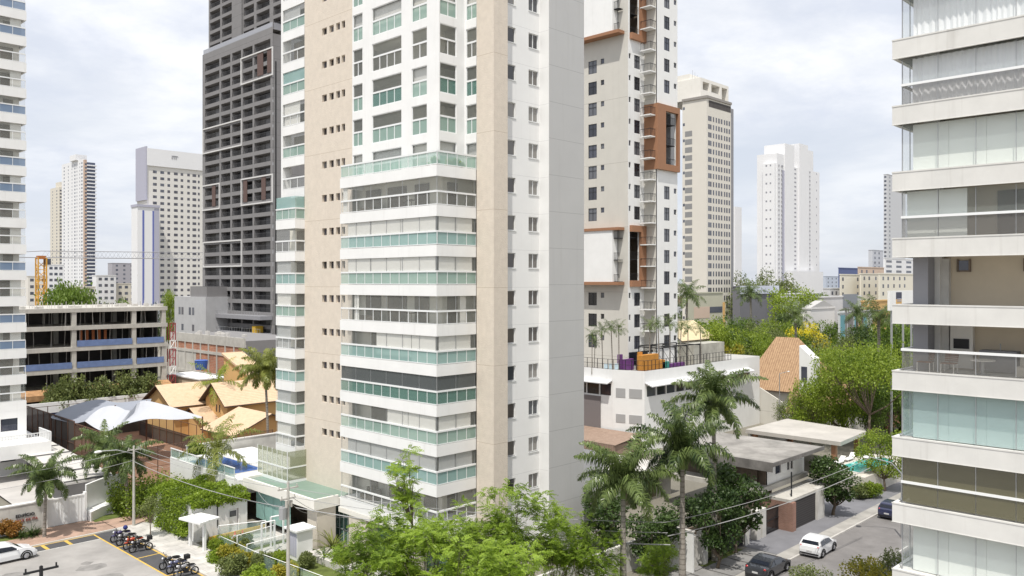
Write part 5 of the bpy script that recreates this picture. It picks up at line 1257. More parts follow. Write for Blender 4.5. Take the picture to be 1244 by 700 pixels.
# boxes: (row z range)
zb1 = zp(39, mx0, my0); zb2t, zb2b = zp(277, mx0, my0), zp(345, mx0, my0)
def inb(z): return (z+1.9 > zb1-.2) or (zb2b-.3 < z+1 < zb2t+.3)
hl = []; hs_ = []
for k in rows:
    z = rowz(k)
    if z < 6: continue
    if not inb(z): hl += [(*LWIN, z, z+1.9)]; hs_ += [(*LSM, z+1.15, z+1.9)]
w = MB(); w.holed('x', mx0, my0, myl, 0, 82, hl+hs_, .25); w.build('taupe_wall', taupe, MT)
hr = []; hr2 = []
for k in rows:
    z = rowz(k)
    if z < 6: continue
    if not inb(z): hr += [(*RWIN, z, z+1.9)]; hr2 += [(*RSM, z+1.15, z+1.9)]
hrec = [(xy(765.0, my0), xy(776.2, my0), zb1, 80), (xy(765.0, my0), xy(776.2, my0), zb2b+.5, zb2t-.5)]
w = MB(); w.holed('y', my0, mx0, mx1, 0, 82, hr+hr2+[(a, b_, c, d) for a, b_, c, d in hrec], .25); w.build('white_wall', white, MT)
for a, b_, c, d in hrec:
    q = MB(); q.box(a+.01, b_+1.2, my0+2.2, my0+2.3, c, d); q.box(a-.02, a-.01, my0+.3, my0+2.2, c, d); q.box(b_+1.2, b_+1.3, my0+.3, my0+2.2, c, d); q.box(a, b_+1.2, my0+.26, my0+2.2, c-.1, c); q.box(a, b_+1.2, my0+.26, my0+2.2, d, d+.1)
    q.build('box_recess', dinterior, MT); q = MB()
    for z in np.arange(c, d, 3.11):
        q.box(a, b_, my0+.1, my0+.14, z+.95, z+1.0); q.box(a, b_, my0+.3, my0+2.1, z-.15, z)
        for i in range(9): q.box(a+(b_-a)*i/8-.015, a+(b_-a)*i/8+.015, my0+.1, my0+.14, z, z+.95)
    q.build('box_railing', black, MT); q = MB(); zc0, zc1 = c-.9, d+.9
    for e in ((a-.02, b_+.0, zc0, c-.002), (a-.02, b_, d+.002, zc1), (b_+.002, mx1-.02, zc0, zc1)): q.box(e[0], e[1], my0-.45, my0-.004, e[2], e[3])
    q.build('terracotta_frame', brown, MT)
for (zb, zt_) in ((zb1, 80), (zb2b, zb2t)):
    ya__, yb__ = yx(744, mx0-1.3), myl; q = MB(); q.box(mx0-1.3, mx0-.004, ya__, yb__, zb+.3, zt_-.3); q.build('white_box', white, MT)
    q = MB(); q.box(mx0-1.45, mx0-.005, yx(752, mx0-1.3), yb__, zb-.15, zb+.298); q.box(mx0-1.45, mx0-.005, yx(752, mx0-1.3), yb__, zt_-.298, zt_+.1); q.each('terracotta_edge', brown, MT)
    q = MB(); q.box(mx0-.10, mx0-.006, yx(749.5, mx0), ya__-.01, zb+.3, zt_-.3); q.build('box_glazing', panedark, MT); q = MB()
    for z in np.arange(zb+.35, zt_-1, 3.11):
        q.box(mx0-1.0, mx0-.95, yx(752, mx0-1), ya__-.01, z+.95, z+1.0); q.box(mx0-1.0, mx0-.1, yx(752, mx0-1), ya__-.01, z-.1, z)
        for i in range(5): u = yx(752, mx0-1)+(ya__-yx(752, mx0-1))*i/5; q.box(mx0-1, mx0-.96, u, u+.03, z, z+.95)
    q.build('box_balcony', black, MT)
w = MB(); hb = []; hb2 = []
zt3t, zt3b = zp(128, mx1, by_), zp(203, mx1, by_)
for k in rows:
    z = rowz(k)
    if z < 6: continue
    if zt3b-.5 < z+1 < zt3t+.5: continue
    hb += [(*BW_, z, z+1.9)]; hb2 += [(*BSM, z+1.0, z+1.75)]
hx = [(xy(806, by_), xy(821, by_), zt3b+.6, zt3t-.6)]
w.holed('y', by_, mx1, mx2, 0, 82, hb+hb2+hx, .25); w.build('white_wall', white, MT)
w = MB(); w.box(mx1-.003, mx1+.2, by_, my0-.002, 0, 82); w.build('taupe_return', taupe, MT)
a, b_, c, d = hx[0]; q = MB(); q.box(a, b_, by_+2.6, by_+2.7, c, d); q.build('box_recess', mat('pale_recess', (.42, .41, .39), .8), MT)
q = MB()
for e in ((xy(797.5, by_)-.3, a-.002, c-.9, d+.9), (a, b_, d+.002, d+.9), (a, b_, c-.9, c-.002), (b_+.002, mx2+.03, c-.9, d+.9)): q.box(e[0], e[1], by_-.45, by_-.004, e[2], e[3])
q.box(mx1-.05, mx1-.006, by_+.02, my0-.02, c-.9, d+.9); q.build('terracotta_frame', brown, MT); q = MB()
for i in range(3):
    z = c+3.05*i; q.box(a, b_, by_+.1, by_+.14, z+.95, z+1.0)
    for j in range(10): q.box(a+(b_-a)*j/9-.02, a+(b_-a)*j/9+.02, by_+.1, by_+.14, z, z+.95)
    q.box(a, b_, by_+.2, by_+2.5, z-.12, z); q.box(a+.2, a+.5, by_+.3, by_+.6, z, z+3)
q.build('box_railing', black, MT)
MB().box(mx2+.01, mx3, by_+1.2, by_+14, 0, 82).build('grey_strip', palegrey, MT)
MB().box(mx0+.3, mx3-.4, my0+2.4, myl, 0, 81.9).build('core_wall', dinterior, MT)
FP = [panedark, darkalu]
def fpb(b, w_, h_): framed_pane(b, w_, h_)
def spb(b, w_, h_): b.box(0, w_, .12, .15, 0, h_, 0); b.box(0, w_, .06, .1, 0, .06, 1); b.box(0, .05, .06, .1, .06, h_, 1)
many2(MT, [('x', mx0, a, c, b_-a, d-c) for a, b_, c, d in hl]+[('y', my0, a, c, b_-a, d-c) for a, b_, c, d in hr]+[('y', by_, a, c, b_-a, d-c) for a, b_, c, d in hb], 'mtwin', fpb, FP, 'window')
many2(MT, [('x', mx0, a, c, b_-a, d-c) for a, b_, c, d in hs_]+[('y', my0, a, c, b_-a, d-c) for a, b_, c, d in hr2]+[('y', by_, a, c, b_-a, d-c) for a, b_, c, d in hb2], 'mtsm', spb, FP, 'small_window')
for k in rows:
    z = rowz(k)-.45
    if z < 8: continue
    q = MB(); q.box(mx1-1.35, mx1-.005, by_+.02, my0-.25, z-.14, z); bo = q.build('balcony', white, MT); q = MB()
    for i in range(8): u = by_+.05+(my0-.35-by_)*i/7; q.box(mx1-1.33, mx1-1.30, u, u+.03, z, z+1.0)
    for i in range(6): u = mx1-1.33+1.3*i/6; q.box(u, u+.03, by_+.03, by_+.06, z, z+1.0)
    q.box(mx1-1.34, mx1-1.29, by_+.02, my0-.3, z+1.0, z+1.06); q.box(mx1-1.34, mx1-.02, by_+.02, by_+.07, z+1.0, z+1.06); q.build('railing', black, bo)
q = MB(); q.box(xy(763.9, my0), xy(779, my0), my0-.05, my0-.01, 10.2, 12.0); q.build('low_window', panedark, MT)

# ------------------------------------------------------------------ cream residential slab and white twin-ridge tower
CT, x, y, yl, xr, zt = tower('cream_slab_tower', 'cream slab tower with many small slit windows and open penthouse', 858.5, 829, 888, 300, 119, mat('warm_cream', (.70, .665, .60), .7, var=.03, vscale=.15))
MB().box(x-.4, xr, y-.4, yl, zt, zt+.9).build('cornice', mat('dark_cornice', (.30, .28, .26), .7), CT)
px0, py0 = x+2.5, y+4; zpt = zp(94, px0, py0)
wq = MB(); oh = [(px0+1.5, px0+6, zpt-4.2, zpt-1.2), (px0+7.5, px0+13.5, zpt-4.2, zpt-1.2), (px0+15, px0+19, zpt-12, zpt-1.2)]
wq.holed('y', py0, px0, px0+20, zt+.9, zpt, oh, 3); wq.poly([(px0, py0, zt+.9), (px0, py0+14, zt+.9), (px0, py0+14, zpt), (px0, py0, zpt)]); wq.poly([(px0, py0, zpt), (px0+20, py0, zpt), (px0+20, py0+14, zpt), (px0, py0+14, zpt)]); wq.poly([(px0, py0+14, zt), (px0+20, py0+14, zt), (px0+20, py0+14, zpt), (px0, py0+14, zpt)]); wq.build('penthouse', cream, CT)
MB().box(px0+.5, px0+8, py0+5, py0+14, zpt, zpt+2.2).build('roof_house', cream, CT)
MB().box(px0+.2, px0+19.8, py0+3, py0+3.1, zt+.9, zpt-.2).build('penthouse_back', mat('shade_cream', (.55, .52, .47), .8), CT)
an = MB()
for i in range(4): an.tube([(px0+1+i*1.6, py0+4, zpt), (px0+1+i*1.6, py0+4, zpt+3.5-i*.6)], .07, 4)
an.build('antenna', metal, CT)
many(CT, wingrid(x, y, yl, xr, zt, [(861.2, 1.1), (863.4, 1.1), (866.8, .9), (870.2, .9), (873.4, 1.1), (876.6, 1.1), (880.2, .9), (883, 1.1), (886, 1.0)], 'y', 8, 8, 2.95, 1, 1.75), 'ctwin', pane_box, panefar, 'window')
many(CT, wingrid(x, y, yl, xr, zt, [(836.5, 3.0)], 'x', 13, 8, 2.95, 3, 2.0), 'ctwin2', pane_box, mat('grey_pane', (.27, .27, .27), .3), 'stair_window', 60)
many(CT, wingrid(x, y, yl, xr, zt, [(830.8, .8)], 'x', 3, 8, 5.9, 3, 1.0), 'ctwin3', pane_box, panefar, 'vent_window', 60)
MB().box(xr-.02, xr+3.0, y+.6, y+14, 0, zt-1).build('dark_side', midgrey, CT)
MB().box(xy(861, y), xr-.2, y-.05, y-.01, zt-2.9, zt-.6).build('opening_shade_panel', dk, CT)  # flat dark panel, the shade of an opening put into its colour
WT, x, y, yl, xr, zt = tower('white_ridge_tower', 'isolated tall white tower with two raised ridges against the sky', 941, 926.5, 995.5, 560, 198, offw)
for a, b_, pt, o_ in ((943, 953.2, 186, .6), (951.5, 962.8, 174.5, 1.3), (969, 979.5, 174.5, 1.3), (978, 987, 182, .6)):
    MB().box(xy(a, y), xy(b_, y), y-o_, y+14, 0, zp(pt, xy(a, y), y)).build('ridge', offw, WT)
b = MB(); b.box(xy(949, y), xy(952, y), y-.9, y-.85, 8, zt-4); b.build('shadow_strip', lil, WT)  # raised lilac grey strip painting a shadow line beside the ridge
ww = wingrid(x, y, yl, xr, zt, [(966, 3.2)], 'y', 2, 10, 3.0, 3, 1.1) + wingrid(x, y-.85, yl, xr, zt, [(946.5, 1.2), (950.4, 2.4)], 'y', 2, 8, 3.0, 2, 1.3) + wingrid(x, y-.85, yl, xr, zt, [(984, 1.3)], 'y', 2, 8, 3, 1, 1.2) + wingrid(x, y, yl, xr, zt, [(992, 1.0)], 'y', 2, 8, 6, 1, 1.2) + wingrid(x, y, yl, xr, zt, [(931, 1.2), (936, 1.0)], 'x', 2, 8, 6, 1, 1.2)
many(WT, ww, 'wtwin', pane_box, mat('white_tower_pane', (.30, .30, .33), .4), 'window')
MB().box(xy(934, y+6), xy(941, y+6), y+6, y+10, zt, zt+5.5).build('roof_tank', mat('blue_roof', (.12, .20, .40), .5), WT)
b = MB(); b.box(xy(962, y-6), xy(1000, y-6), y-6, y-2.5, 0, zp(330, xy(962, y), y)); b.build('podium', offw, WT)
pw, x, y, yl, xr, zt = tower('white_slab', 'narrow white slab peeping out beside the cream slab tower', 893, 885, 901, 420, 251, offw)

# ------------------------------------------------------------------ low town in the distance
def lowb(name, label, pxc, pxl, pxr, Y, ptop, m, wins=None, cat=None, wm=None, fh=3.0, w_=1.6, h_=1.4):
    x, y = at(pxc, 343, Y)[:2]; yl = yx(pxl, x); xr = xy(pxr, y); zt = zp(ptop, x, y); t = thing(name, label, cat or 'building', ((x+xr)/2, (y+yl)/2, 0))
    MB().box(x, xr, y, yl, 0, zt).build('wall', m, t); MB().box(x-.15, xr+.15, y-.15, yl+.15, zt, zt+.35).build('parapet', m, t)
    if wins:
        sp = []
        for ax, cs in wins.items(): sp += wingrid(x, y, yl, xr, zt, cs, ax, 2.4, 1, fh, w_, h_)
        many(t, sp, name+'win', pane_box, wm or panefar, 'window', 60)
    return t, x, y, yl, xr, zt
peach = mat('peach_wall', (.60, .47, .38), .8, var=.03, vscale=.2); yellowish = mat('pale_yellow_wall', (.74, .70, .60), .8, var=.03, vscale=.2); navyb = mat('navy_wall', (.10, .13, .27), .6); orangeb = mat('orange_wall', (.62, .40, .17), .8); tealp = mat('teal_panel', (.16, .36, .42), .6); metroof = mat('white_sheet_roof', (.62, .62, .63), .6, var=.1, vscale=.3)
lowb('apartment_block', 'cream and peach apartment block with brown vertical strips in the distance', 1021, 1020, 1046, 330, 334, yellowish, {'y': [1024, 1042]})
lowb('apartment_block', 'pale yellow apartment block with dark windows in the middle of its row', 1046, 1044.5, 1068, 335, 333, yellowish, {'y': [1050, 1056, 1064]})
lowb('apartment_block', 'peach tall backed apartment block rising behind the pale yellow one', 1043, 1042, 1074, 355, 325, peach, {'y': [1047, 1053, 1061]})
lowb('apartment_block', 'white and peach apartment block beside the near balcony tower', 1069, 1067, 1112, 325, 333, mat('white_yellow', (.74, .70, .60), .8), {'y': [1073, 1079, 1086, 1093, 1099]})
lowb('navy_block', 'dark navy office block peeping above the cream apartments', 1020, 1018.5, 1043, 390, 326, navyb)
lowb('grey_tower_block', 'pale grey mid rise block left of the near balcony tower', 1060, 1055, 1073, 520, 304, mat('far_grey', (.52, .53, .56), .7), {'y': [1063, 1068]}, w_=2.2)
lowb('striped_block', 'white block with dark horizontal window bands far right', 1075, 1073, 1112, 500, 314, offw, {'y': [(1080, 9), (1092, 9), (1104, 9)]}, w_=9)
lowb('tall_pale_tower', 'tall pale grey tower cut by the near balcony tower', 1078, 1073.5, 1100, 600, 212, mat('far_grey2', (.55, .56, .58), .7), {'x': [1075.5], 'y': [1081]})
lowb('shed', 'long white roofed low shed in front of the peach blocks', 960, 948, 1000, 250, 358, metroof, cat='shed')
t, x, y, yl, xr, zt = lowb('warehouse', 'wide white warehouse with a grey panel on its roof edge', 1000, 993, 1046, 215, 362, metroof, cat='warehouse')
MB().box(xy(1024, y), xy(1041, y), y-.2, y-.02, zt-2.8, zt+.8).build('grey_panel', mat('steel_panel', (.25, .27, .30), .6), t)
t, x, y, yl, xr, zt = lowb('orange_shop', 'flat orange shop front below the white apartment blocks', 1049, 1046, 1084, 200, 367, orangeb, cat='shop')
t, x, y, yl, xr, zt = lowb('striped_shop', 'low shop with teal orange and white vertical panels', 1020, 1018, 1060, 175, 381, mat('shop_white', (.62, .64, .66), .7), cat='shop')
for i, (a, b_, m_) in enumerate(((1021, 1026, tealp), (1030, 1035, darkgrey), (1038, 1042, tealp), (1043, 1047, orangeb), (1049, 1053, tealp))): MB().box(xy(a, y), xy(b_, y), y-.12, y-.01, .5, zt-.4).build('coloured_panel', m_, t)
q = MB()
for a in (1028, 1036, 1042, 1048): q.box(xy(a, y-2), xy(a+1, y-2), y-2, y-1.8, 0, zt+1.4)
q.box(x, xr, y-2.1, y-1.7, zt+.1, zt+.4); q.build('shop_frame', darkgrey, t)
t, x, y, yl, xr, zt = lowb('tent_hall', 'white canvas hall with a dark round vent left of the warehouse', 985, 975, 1014, 190, 376, mat('canvas', (.70, .68, .66), .8), cat='hall')
b = MB(); xm_ = (x+xr)/2; b.poly([(x, y, zt+.36), (x, yl, zt+.36), (xm_, yl, zt+1.9), (xm_, y, zt+1.9)]).poly([(xr, y, zt+.36), (xr, yl, zt+.36), (xm_, yl, zt+1.9), (xm_, y, zt+1.9)]).poly([(x, y, zt+.36), (xr, y, zt+.36), (xm_, y, zt+1.9)]); b.build('canvas_roof', mat('grey_canvas', (.45, .44, .43), .8), t)
lowb('blue_shed', 'blue roofed long shed between the trees right of the cream slab', 899, 890, 945, 240, 349, mat('shed_dark', (.17, .17, .185), .7), cat='shed')
sx_h, sy_h = at(899, 343, 240)[:2]; SH = [o for o in COL.objects if o.name == 'blue_shed'][0]; zs_h = zp(349, sx_h, sy_h); MB().box(sx_h-.3, xy(945, sy_h), sy_h-.4, sy_h-.16, zs_h-2.0, zs_h+.4).build('fascia', mat('blue_white_fascia', (.58, .61, .70), .5), SH)
t, x, y, yl, xr, zt = lowb('pale_hall', 'pale olive hall with white base and dark window band below the cream tower', 836, 833, 878, 215, 357, mat('pale_olive', (.50, .49, .39), .8, var=.05, vscale=.3), cat='hall')
MB().box(xy(862, y), xr-.3, y-.06, y-.01, zt-5.2, zt-3.6).build('window_band', panefar, t); q = MB(); q.box(xy(843, y), xy(862, y), y-.05, y-.01, zt-6.5, zt-3.5); q.build('pink_panel', peach, t); MB().box(xr+.1, xr+.8, y-.3, y+4, 0, zt-2.5).build('orange_pillar', orangeb, t)
t, x, y, yl, xr, zt = lowb('yellow_house', 'pale yellow house with pitched roof beside the roof garden palms', 828, 826, 868, 142, 416, yellowish, cat='house')
gable(t, x, xr, y, y+9, zt+.36, zt+3.2, 'x', .3, yellowish, tilemat('pale_roof', (.55, .45, .28), (.68, .57, .36), 'y'), z0=zt+.3)
for i, (pc, pl, pr, Y, pt, lab, m_) in enumerate((
    (117, 112, 141, 420, 335, 'white low block with a few windows right of the slim tower', offw), (141, 139, 166, 430, 345, 'long cream low building beside the hotel block', creamf),
    (136, 131, 166, 620, 320, 'dark framed building under construction far behind the hotel', mat('far_concrete', (.38, .37, .40), .8)), (34, 20, 58, 400, 336, 'white apartment slab behind the orange crane', mat('far_ivory', (.72, .69, .64), .7)),
    (58, 50, 78, 450, 322, 'white stepped building behind the crane mast', offw), (96, 90, 116, 380, 349, 'small cream building under the slim tower', creamf),
    (1003, 996, 1019, 700, 336, 'pale blue far office block on the horizon', mat('far_blue', (.50, .55, .64), .7)), (1008, 1000, 1024, 330, 351, 'long white roofed hall before the cream apartments', metroof))):
    lowb('distant_block', lab, pc, pl, pr, Y, pt, m_, {'y': [(pc*(1-f)+pr*f) for f in (.2, .5, .8)]}, fh=3.2)
# billboard at the edge of the near balcony tower
SG = thing('billboard', 'white hoarding with a dark and orange panel beside the near balcony tower', 'sign', (*hp(1096, 386, 8.5), 0))
sx_, sy_ = at(1081, 364, 110)[:2]; xe = xy(1112, sy_); zb_, zt_ = zp(377.5, sx_, sy_), zp(353.5, sx_, sy_)
q = MB(); q.box(sx_, xe, sy_, sy_+.3, zb_, zt_); q.build('board', white, SG); q = MB(); q.box(xy(1088.5, sy_), xy(1095, sy_), sy_-.06, sy_-.003, zb_+1.5, zt_-.2); q.build('dark_panel', mat('ink', (.06, .065, .10), .6), SG)
q = MB(); q.box(xy(1088.5, sy_), xy(1095, sy_), sy_-.06, sy_-.003, zb_+.2, zb_+1.45); q.build('orange_panel', orangeb, SG); q = MB()
for z in (.55, .45): q.box(xy(1089.2, sy_), xy(1094.3, sy_), sy_-.09, sy_-.061, zb_+(zt_-zb_)*z, zb_+(zt_-zb_)*z+.12)
q.build('panel_line', lil, SG); q = MB()
for a in (1084, 1098, 1108): q.box(xy(a, sy_), xy(a, sy_)+.25, sy_+.05, sy_+.25, 0, zb_)
q.build('post', metal, SG)
# tower crane far left
CR = thing('tower_crane', 'orange and yellow lattice tower crane with long jib behind the blue balcony tower', 'crane', (*at(50, 343, 330)[:2], 0))
crx, cry = at(50, 343, 330)[:2]; orm = mat('crane_orange', (.62, .33, .05), .6); zc_ = zp(313, crx, cry); q = MB()
for sx1_ in (-1.5, 1.5):
    for sy1_ in (-1.5, 1.5): q.box(crx+sx1_-.22, crx+sx1_+.22, cry+sy1_-.22, cry+sy1_+.22, 0, zc_)
for i in range(int(zc_/3)):
    z = i*3
    for p0, p1 in (((-1.5, -1.5), (1.5, -1.5)), ((1.5, -1.5), (1.5, 1.5)), ((1.5, 1.5), (-1.5, 1.5)), ((-1.5, 1.5), (-1.5, -1.5))):
        if i % 2: p0, p1 = p1, p0
        q.tube([(crx+p0[0], cry+p0[1], z), (crx+p1[0], cry+p1[1], z+3)], .13, 4); q.tube([(crx+p0[0], cry+p0[1], z), (crx+p1[0], cry+p1[1], z)], .1, 4)
q.build('mast', orm, CR); q = MB(); rt = Vector((HY, -HX, 0)); dirj = Vector((HY*.9+HX*.3, -HX*.9+HY*.3, 0)).normalized()
c0 = Vector((crx, cry, zc_)); nrm_ = Vector((-dirj.y, dirj.x, 0))
for off in (nrm_*.7, nrm_*-.7): q.tube([c0-dirj*14+off, c0+dirj*72+off], .16, 4)
top_ = Vector((0, 0, 2.6)); q.tube([c0-dirj*14+top_*.6, c0+top_, c0+dirj*72+top_], .14, 4)
for i in range(48):
    p0 = c0+dirj*(i*1.5); p1 = c0+dirj*((i+1)*1.5)+top_; p2 = c0+dirj*((i+2)*1.5); q.tube([p0+nrm_*(.7 if i % 2 else -.7), p1, p2+nrm_*(.7 if i % 2 else -.7)], .06, 3)
q.build('jib', mat('crane_grey', (.30, .30, .32), .6), CR); q = MB(); q.box(crx-1.4, crx+1.4, cry-1.4, cry+1.4, zc_-.6, zc_+.7); a0 = c0-dirj*13; q.box(a0.x-2.2, a0.x+2.2, a0.y-1, a0.y+1, zc_-2.2, zc_-.2); q.build('slewing_unit', mat('crane_red', (.42, .15, .04), .6), CR)
q = MB(); q.box(crx+1.6, crx+3.2, cry-1.2, cry+1.2, zc_-2.8, zc_-.4); q.build('cabin', panefar, CR)
# ------------------------------------------------------------------ white club building with the roof garden
WC = thing('white_club', 'low white building with strip windows, sheet awnings and a planted roof terrace', 'building', (104, 66, 0))
xa, ya, xb = 89.6, 62.7, 120.5; xl, yl_ = 88.4, 66.9; zt = 10.5
ventm = mat('vent_grille', (.38, .38, .38), .7)
stripR = [(xa+.5+2.3*i, xa+2.65+2.3*i, 7.1, 8.5) for i in range(12)]
w = MB(); w.holed('y', ya, xa, xb, 0, zt, stripR, .3); w.poly([(xa, ya, 0), (xl, yl_, 0), (xl, yl_, zt), (xa, ya, zt)])
stripL = [(yl_+.3, yl_+2.2, 7.0, 8.6), (yl_+2.3, yl_+4.4, 7.0, 8.6), (yl_+4.5, yl_+6.5, 7.0, 8.6)]
w.holed('x', xl, yl_, 82, 0, zt, stripL, .3)
w.poly([(xb, ya, 0), (xb, 70, 0), (xb, 70, zt), (xb, ya, zt)]); w.build('wall', white, WC)
r = MB(); r.prism([(xa+.25, ya+.25), (xb-.25, ya+.25), (xb-.25, 70), (96.5, 70), (96.5, 81.5), (xl+.25, 81.5), (xl+.25, yl_+.1)], 9.4, 9.6); r.build('terrace_floor', mat('terrace_paving', (.38, .36, .34), .9, var=.1), WC)
for a, b_, c, d in stripR: put('clubw', 'y', ya, a, c, b_-a, d-c, lambda m: m.box(0, b_-a, .2, .24, 0, d-c), panedark, WC, 'window')
for a, b_, c, d in stripL: put('clubwl', 'x', xl, a, c, b_-a, d-c, lambda m: m.box(0, b_-a, .2, .24, 0, d-c), panedark, WC, 'window')
for nm, P in (('awning', [(xa+.1, ya, 9.0), (117, ya, 9.0), (117, ya-1.1, 8.6), (xa+.1, ya-1.1, 8.6)]), ('awning', [(xl, yl_+.1, 9.1), (xl, yl_+7, 9.1), (xl-1.1, yl_+7, 8.75), (xl-1.1, yl_+.1, 8.75)])):
    q = MB(); q.poly(P); q.poly([(x, y, z-.12) for x, y, z in P]); 
    for i in range(4): j = (i+1) % 4; q.poly([P[i], P[j], (P[j][0], P[j][1], P[j][2]-.12), (P[i][0], P[i][1], P[i][2]-.12)])
    q.build(nm, metroof, WC)
q = MB(); dx, dy = xl-xa, yl_-ya; L_ = math.hypot(dx, dy); nx, ny = -dy/L_, dx/L_
def chbox(t0, t1, z0, z1):
    p0 = (xa+dx*t0, ya+dy*t0); p1 = (xa+dx*t1, ya+dy*t1); k = .04; sgn = -1 if (nx*HX+ny*HY) > 0 else 1
    q.prism([p0, p1, (p1[0]+nx*k*sgn, p1[1]+ny*k*sgn), (p0[0]+nx*k*sgn, p0[1]+ny*k*sgn)], z0, z1)
for z0, z1 in ((6.9, 8.1), (3.6, 4.7)): chbox(.08, .48, z0, z1); chbox(.6, .9, z0, z1)
q.each('vent_grille', ventm, WC); MB().box(xl-.12, xl-.01, yl_+2.0, yl_+9, 2.5, 6.8).build('dark_cladding', mat('brown_grey', (.20, .18, .18), .8), WC)
LR = thing('lean_to_roof', 'low rusty brown lean-to roof at the foot of the white building', 'roof', (85, 70, 0)); q = MB(); q.poly([(xl-.2, 62, 2.6), (xl-.2, 80, 2.6), (xl-6, 80, 2.0), (xl-6, 62, 2.0)]); q.box(xl-6, xl-.2, 62.2, 79.8, 0, 1.95); q.build('roof', tilemat('brown_roof', (.22, .15, .11), (.36, .26, .20), 'y'), LR)
NH = thing('flat_roof_house', 'low white edged flat roof house behind the royal palm crowns', 'house', (67, 53, 0)); q = MB(); q.box(60.5, 74, 48.5, 60, 0, 2.75); q.build('wall', gardenwall, NH); q = MB(); q.box(60, 74.5, 48, 60.5, 2.751, 2.95); q.build('roof', lconc, NH); q = MB()
for e in ((59.8, 60, 48, 60.5), (60, 74.5, 47.8, 48)): q.box(*e, 2.7, 3.3)
q.build('parapet', white, NH)
for a in (62, 65.5, 69): MB().box(a, a+2.2, 48.42, 48.48, .3, 2.3).build('door', dinterior, NH)
for a in (50, 54): MB().box(60.42, 60.48, a, a+2.4, .6, 2.2).build('window', panedark, NH)
# railing and things on the roof
q = MB()
def rail3(p0, p1, z, h, n):
    for i in range(n+1): t = i/n; x, y = p0[0]+(p1[0]-p0[0])*t, p0[1]+(p1[1]-p0[1])*t; q.box(x-.03, x+.03, y-.03, y+.03, z, z+h)
    for hh in (h, h*.66, h*.33): q.tube([(p0[0], p0[1], z+hh), (p1[0], p1[1], z+hh)], .025, 4)
rail3((xa+.2, ya+.2), (112, ya+.2), zt-.6, 1.9, 26); rail3((xa+.2, ya+.2), (xl+.2, yl_+.1), zt-.6, 1.9, 5); rail3((xl+.2, yl_+.1), (xl+.2, 81), zt-.6, 1.9, 16)
q.build('terrace_railing', black, WC)
PB = thing('play_shelter', 'black steel pergola frame standing on the roof terrace', 'pergola', (101, 66.5, 9.6)); q = MB()
for x in (96.5, 99.5, 102.5, 106): 
    for y in (64.5, 68.5): q.box(x-.06, x+.06, y-.06, y+.06, 9.6, 13)
    q.box(x-.06, x+.06, 64.5, 68.5, 12.9, 13.02)
for y in (64.5, 68.5): q.box(96.5, 106, y-.06, y+.06, 13.02, 13.14)
for i in range(6): q.tube([(96.5+1.6*i, 64.5, 11.2), (97.5+1.6*i, 66.5, 12.9)], .035, 4)
q.build('frame', black, PB); MB().box(97, 103.5, 69.2, 69.35, 9.6, 12.2).build('dark_screen', black, PB)
org = mat('orange_plastic', (.55, .25, .05), .6, var=.15); pur = mat('purple_plastic', (.17, .06, .22), .6, var=.15); tea = mat('teal_plastic', (.05, .30, .25), .5); wb_ = mat('white_blue', (.55, .66, .72), .5)
def roofbox(name, label, cat, px0, px1, py0, py1, y, m, th=.6, build=None):
    x0, x1 = xy(px0, y), xy(px1, y); z1 = zp(py0, x0, y); t = thing(name, label, cat, (x0, y, 9.6), 'coloured play equipment on the roof terrace'); q = MB()
    q.box(x0, x1, y, y+th, 9.6, z1); 
    if build: build(q, x0, x1, y, z1)
    q.build('panel', m, t); return t
roofbox('play_structure', 'largest orange play panel with sloping side on the roof terrace', 'play panel', 780, 800, 432, 450, ya+1.2, org, .8, lambda q, x0, x1, y, z1: q.prism([(x1+.01, y), (x1+1.6, y), (x1+1.6, y+.8), (x1+.01, y+.8)], 9.6, z1-.9))
roofbox('play_structure', 'tall thin orange play post left of the sloping orange panel', 'play panel', 776.5, 780.5, 428, 450, ya+1.9, org, .3)
roofbox('play_structure', 'wide low purple play panel on the roof terrace', 'play panel', 757, 770, 437, 449, ya+7.2, pur, .4); roofbox('play_structure', 'narrow tall purple play panel behind the low one', 'play panel', 752, 756.5, 431, 440, ya+7.3, pur, .3)
roofbox('play_structure', 'teal play panel right of the orange one', 'play panel', 805, 813, 440, 446, ya+1.2, tea, .5); roofbox('play_structure', 'dim purple low panel furthest right on the terrace', 'play panel', 815, 832, 442, 446, ya+1.2, pur, .4)
for i, (px_, lab) in enumerate(((732, 'white sun chair nearest the left end of the roof terrace'), (738, 'middle white sun chair on the roof terrace'), (745, 'white sun chair closest to the purple play panels'))):
    x0, y0 = at(px_, 449, 113)[:2]; t = thing('sun_chair', lab, 'chair', (x0, y0, 9.6), 'white sun chairs on the roof terrace'); q = MB(); q.box(x0, x0+1.2, y0, y0+.6, 10.0, 10.1); q.box(x0+1.1, x0+1.2, y0, y0+.6, 10.1, 10.9); q.build('seat', wb_, t); q = MB()
    for a in (x0+.1, x0+1.05):
        for b_ in (y0+.05, y0+.5): MB().box(a, a+.06, b_, b_+.06, 9.6, 10.0).build('leg', wb_, t)
RS = thing('roof_shed', 'weathered concrete shed at the right end of the roof terrace', 'shed', (111, 66.5, 9.6)); x0, x1 = xy(843, 67), xy(880, 67); q = MB(); q.box(x0, x1, 67, 69.6, 9.6, zp(419, x0, 67)); q.build('wall', mat('mossy_wall', (.42, .41, .36), .95, var=.3, vscale=.6, streak=.8), RS)
WW = thing('wedge_wall', 'cream wedge shaped boundary wall right of the white building', 'wall', (121, 60, 0)); y0, y1 = yx(963, xb+.2), ya+.1; q = MB(); za, zb2 = zp(471, xb+.2, y1), zp(497, xb+.2, y0)
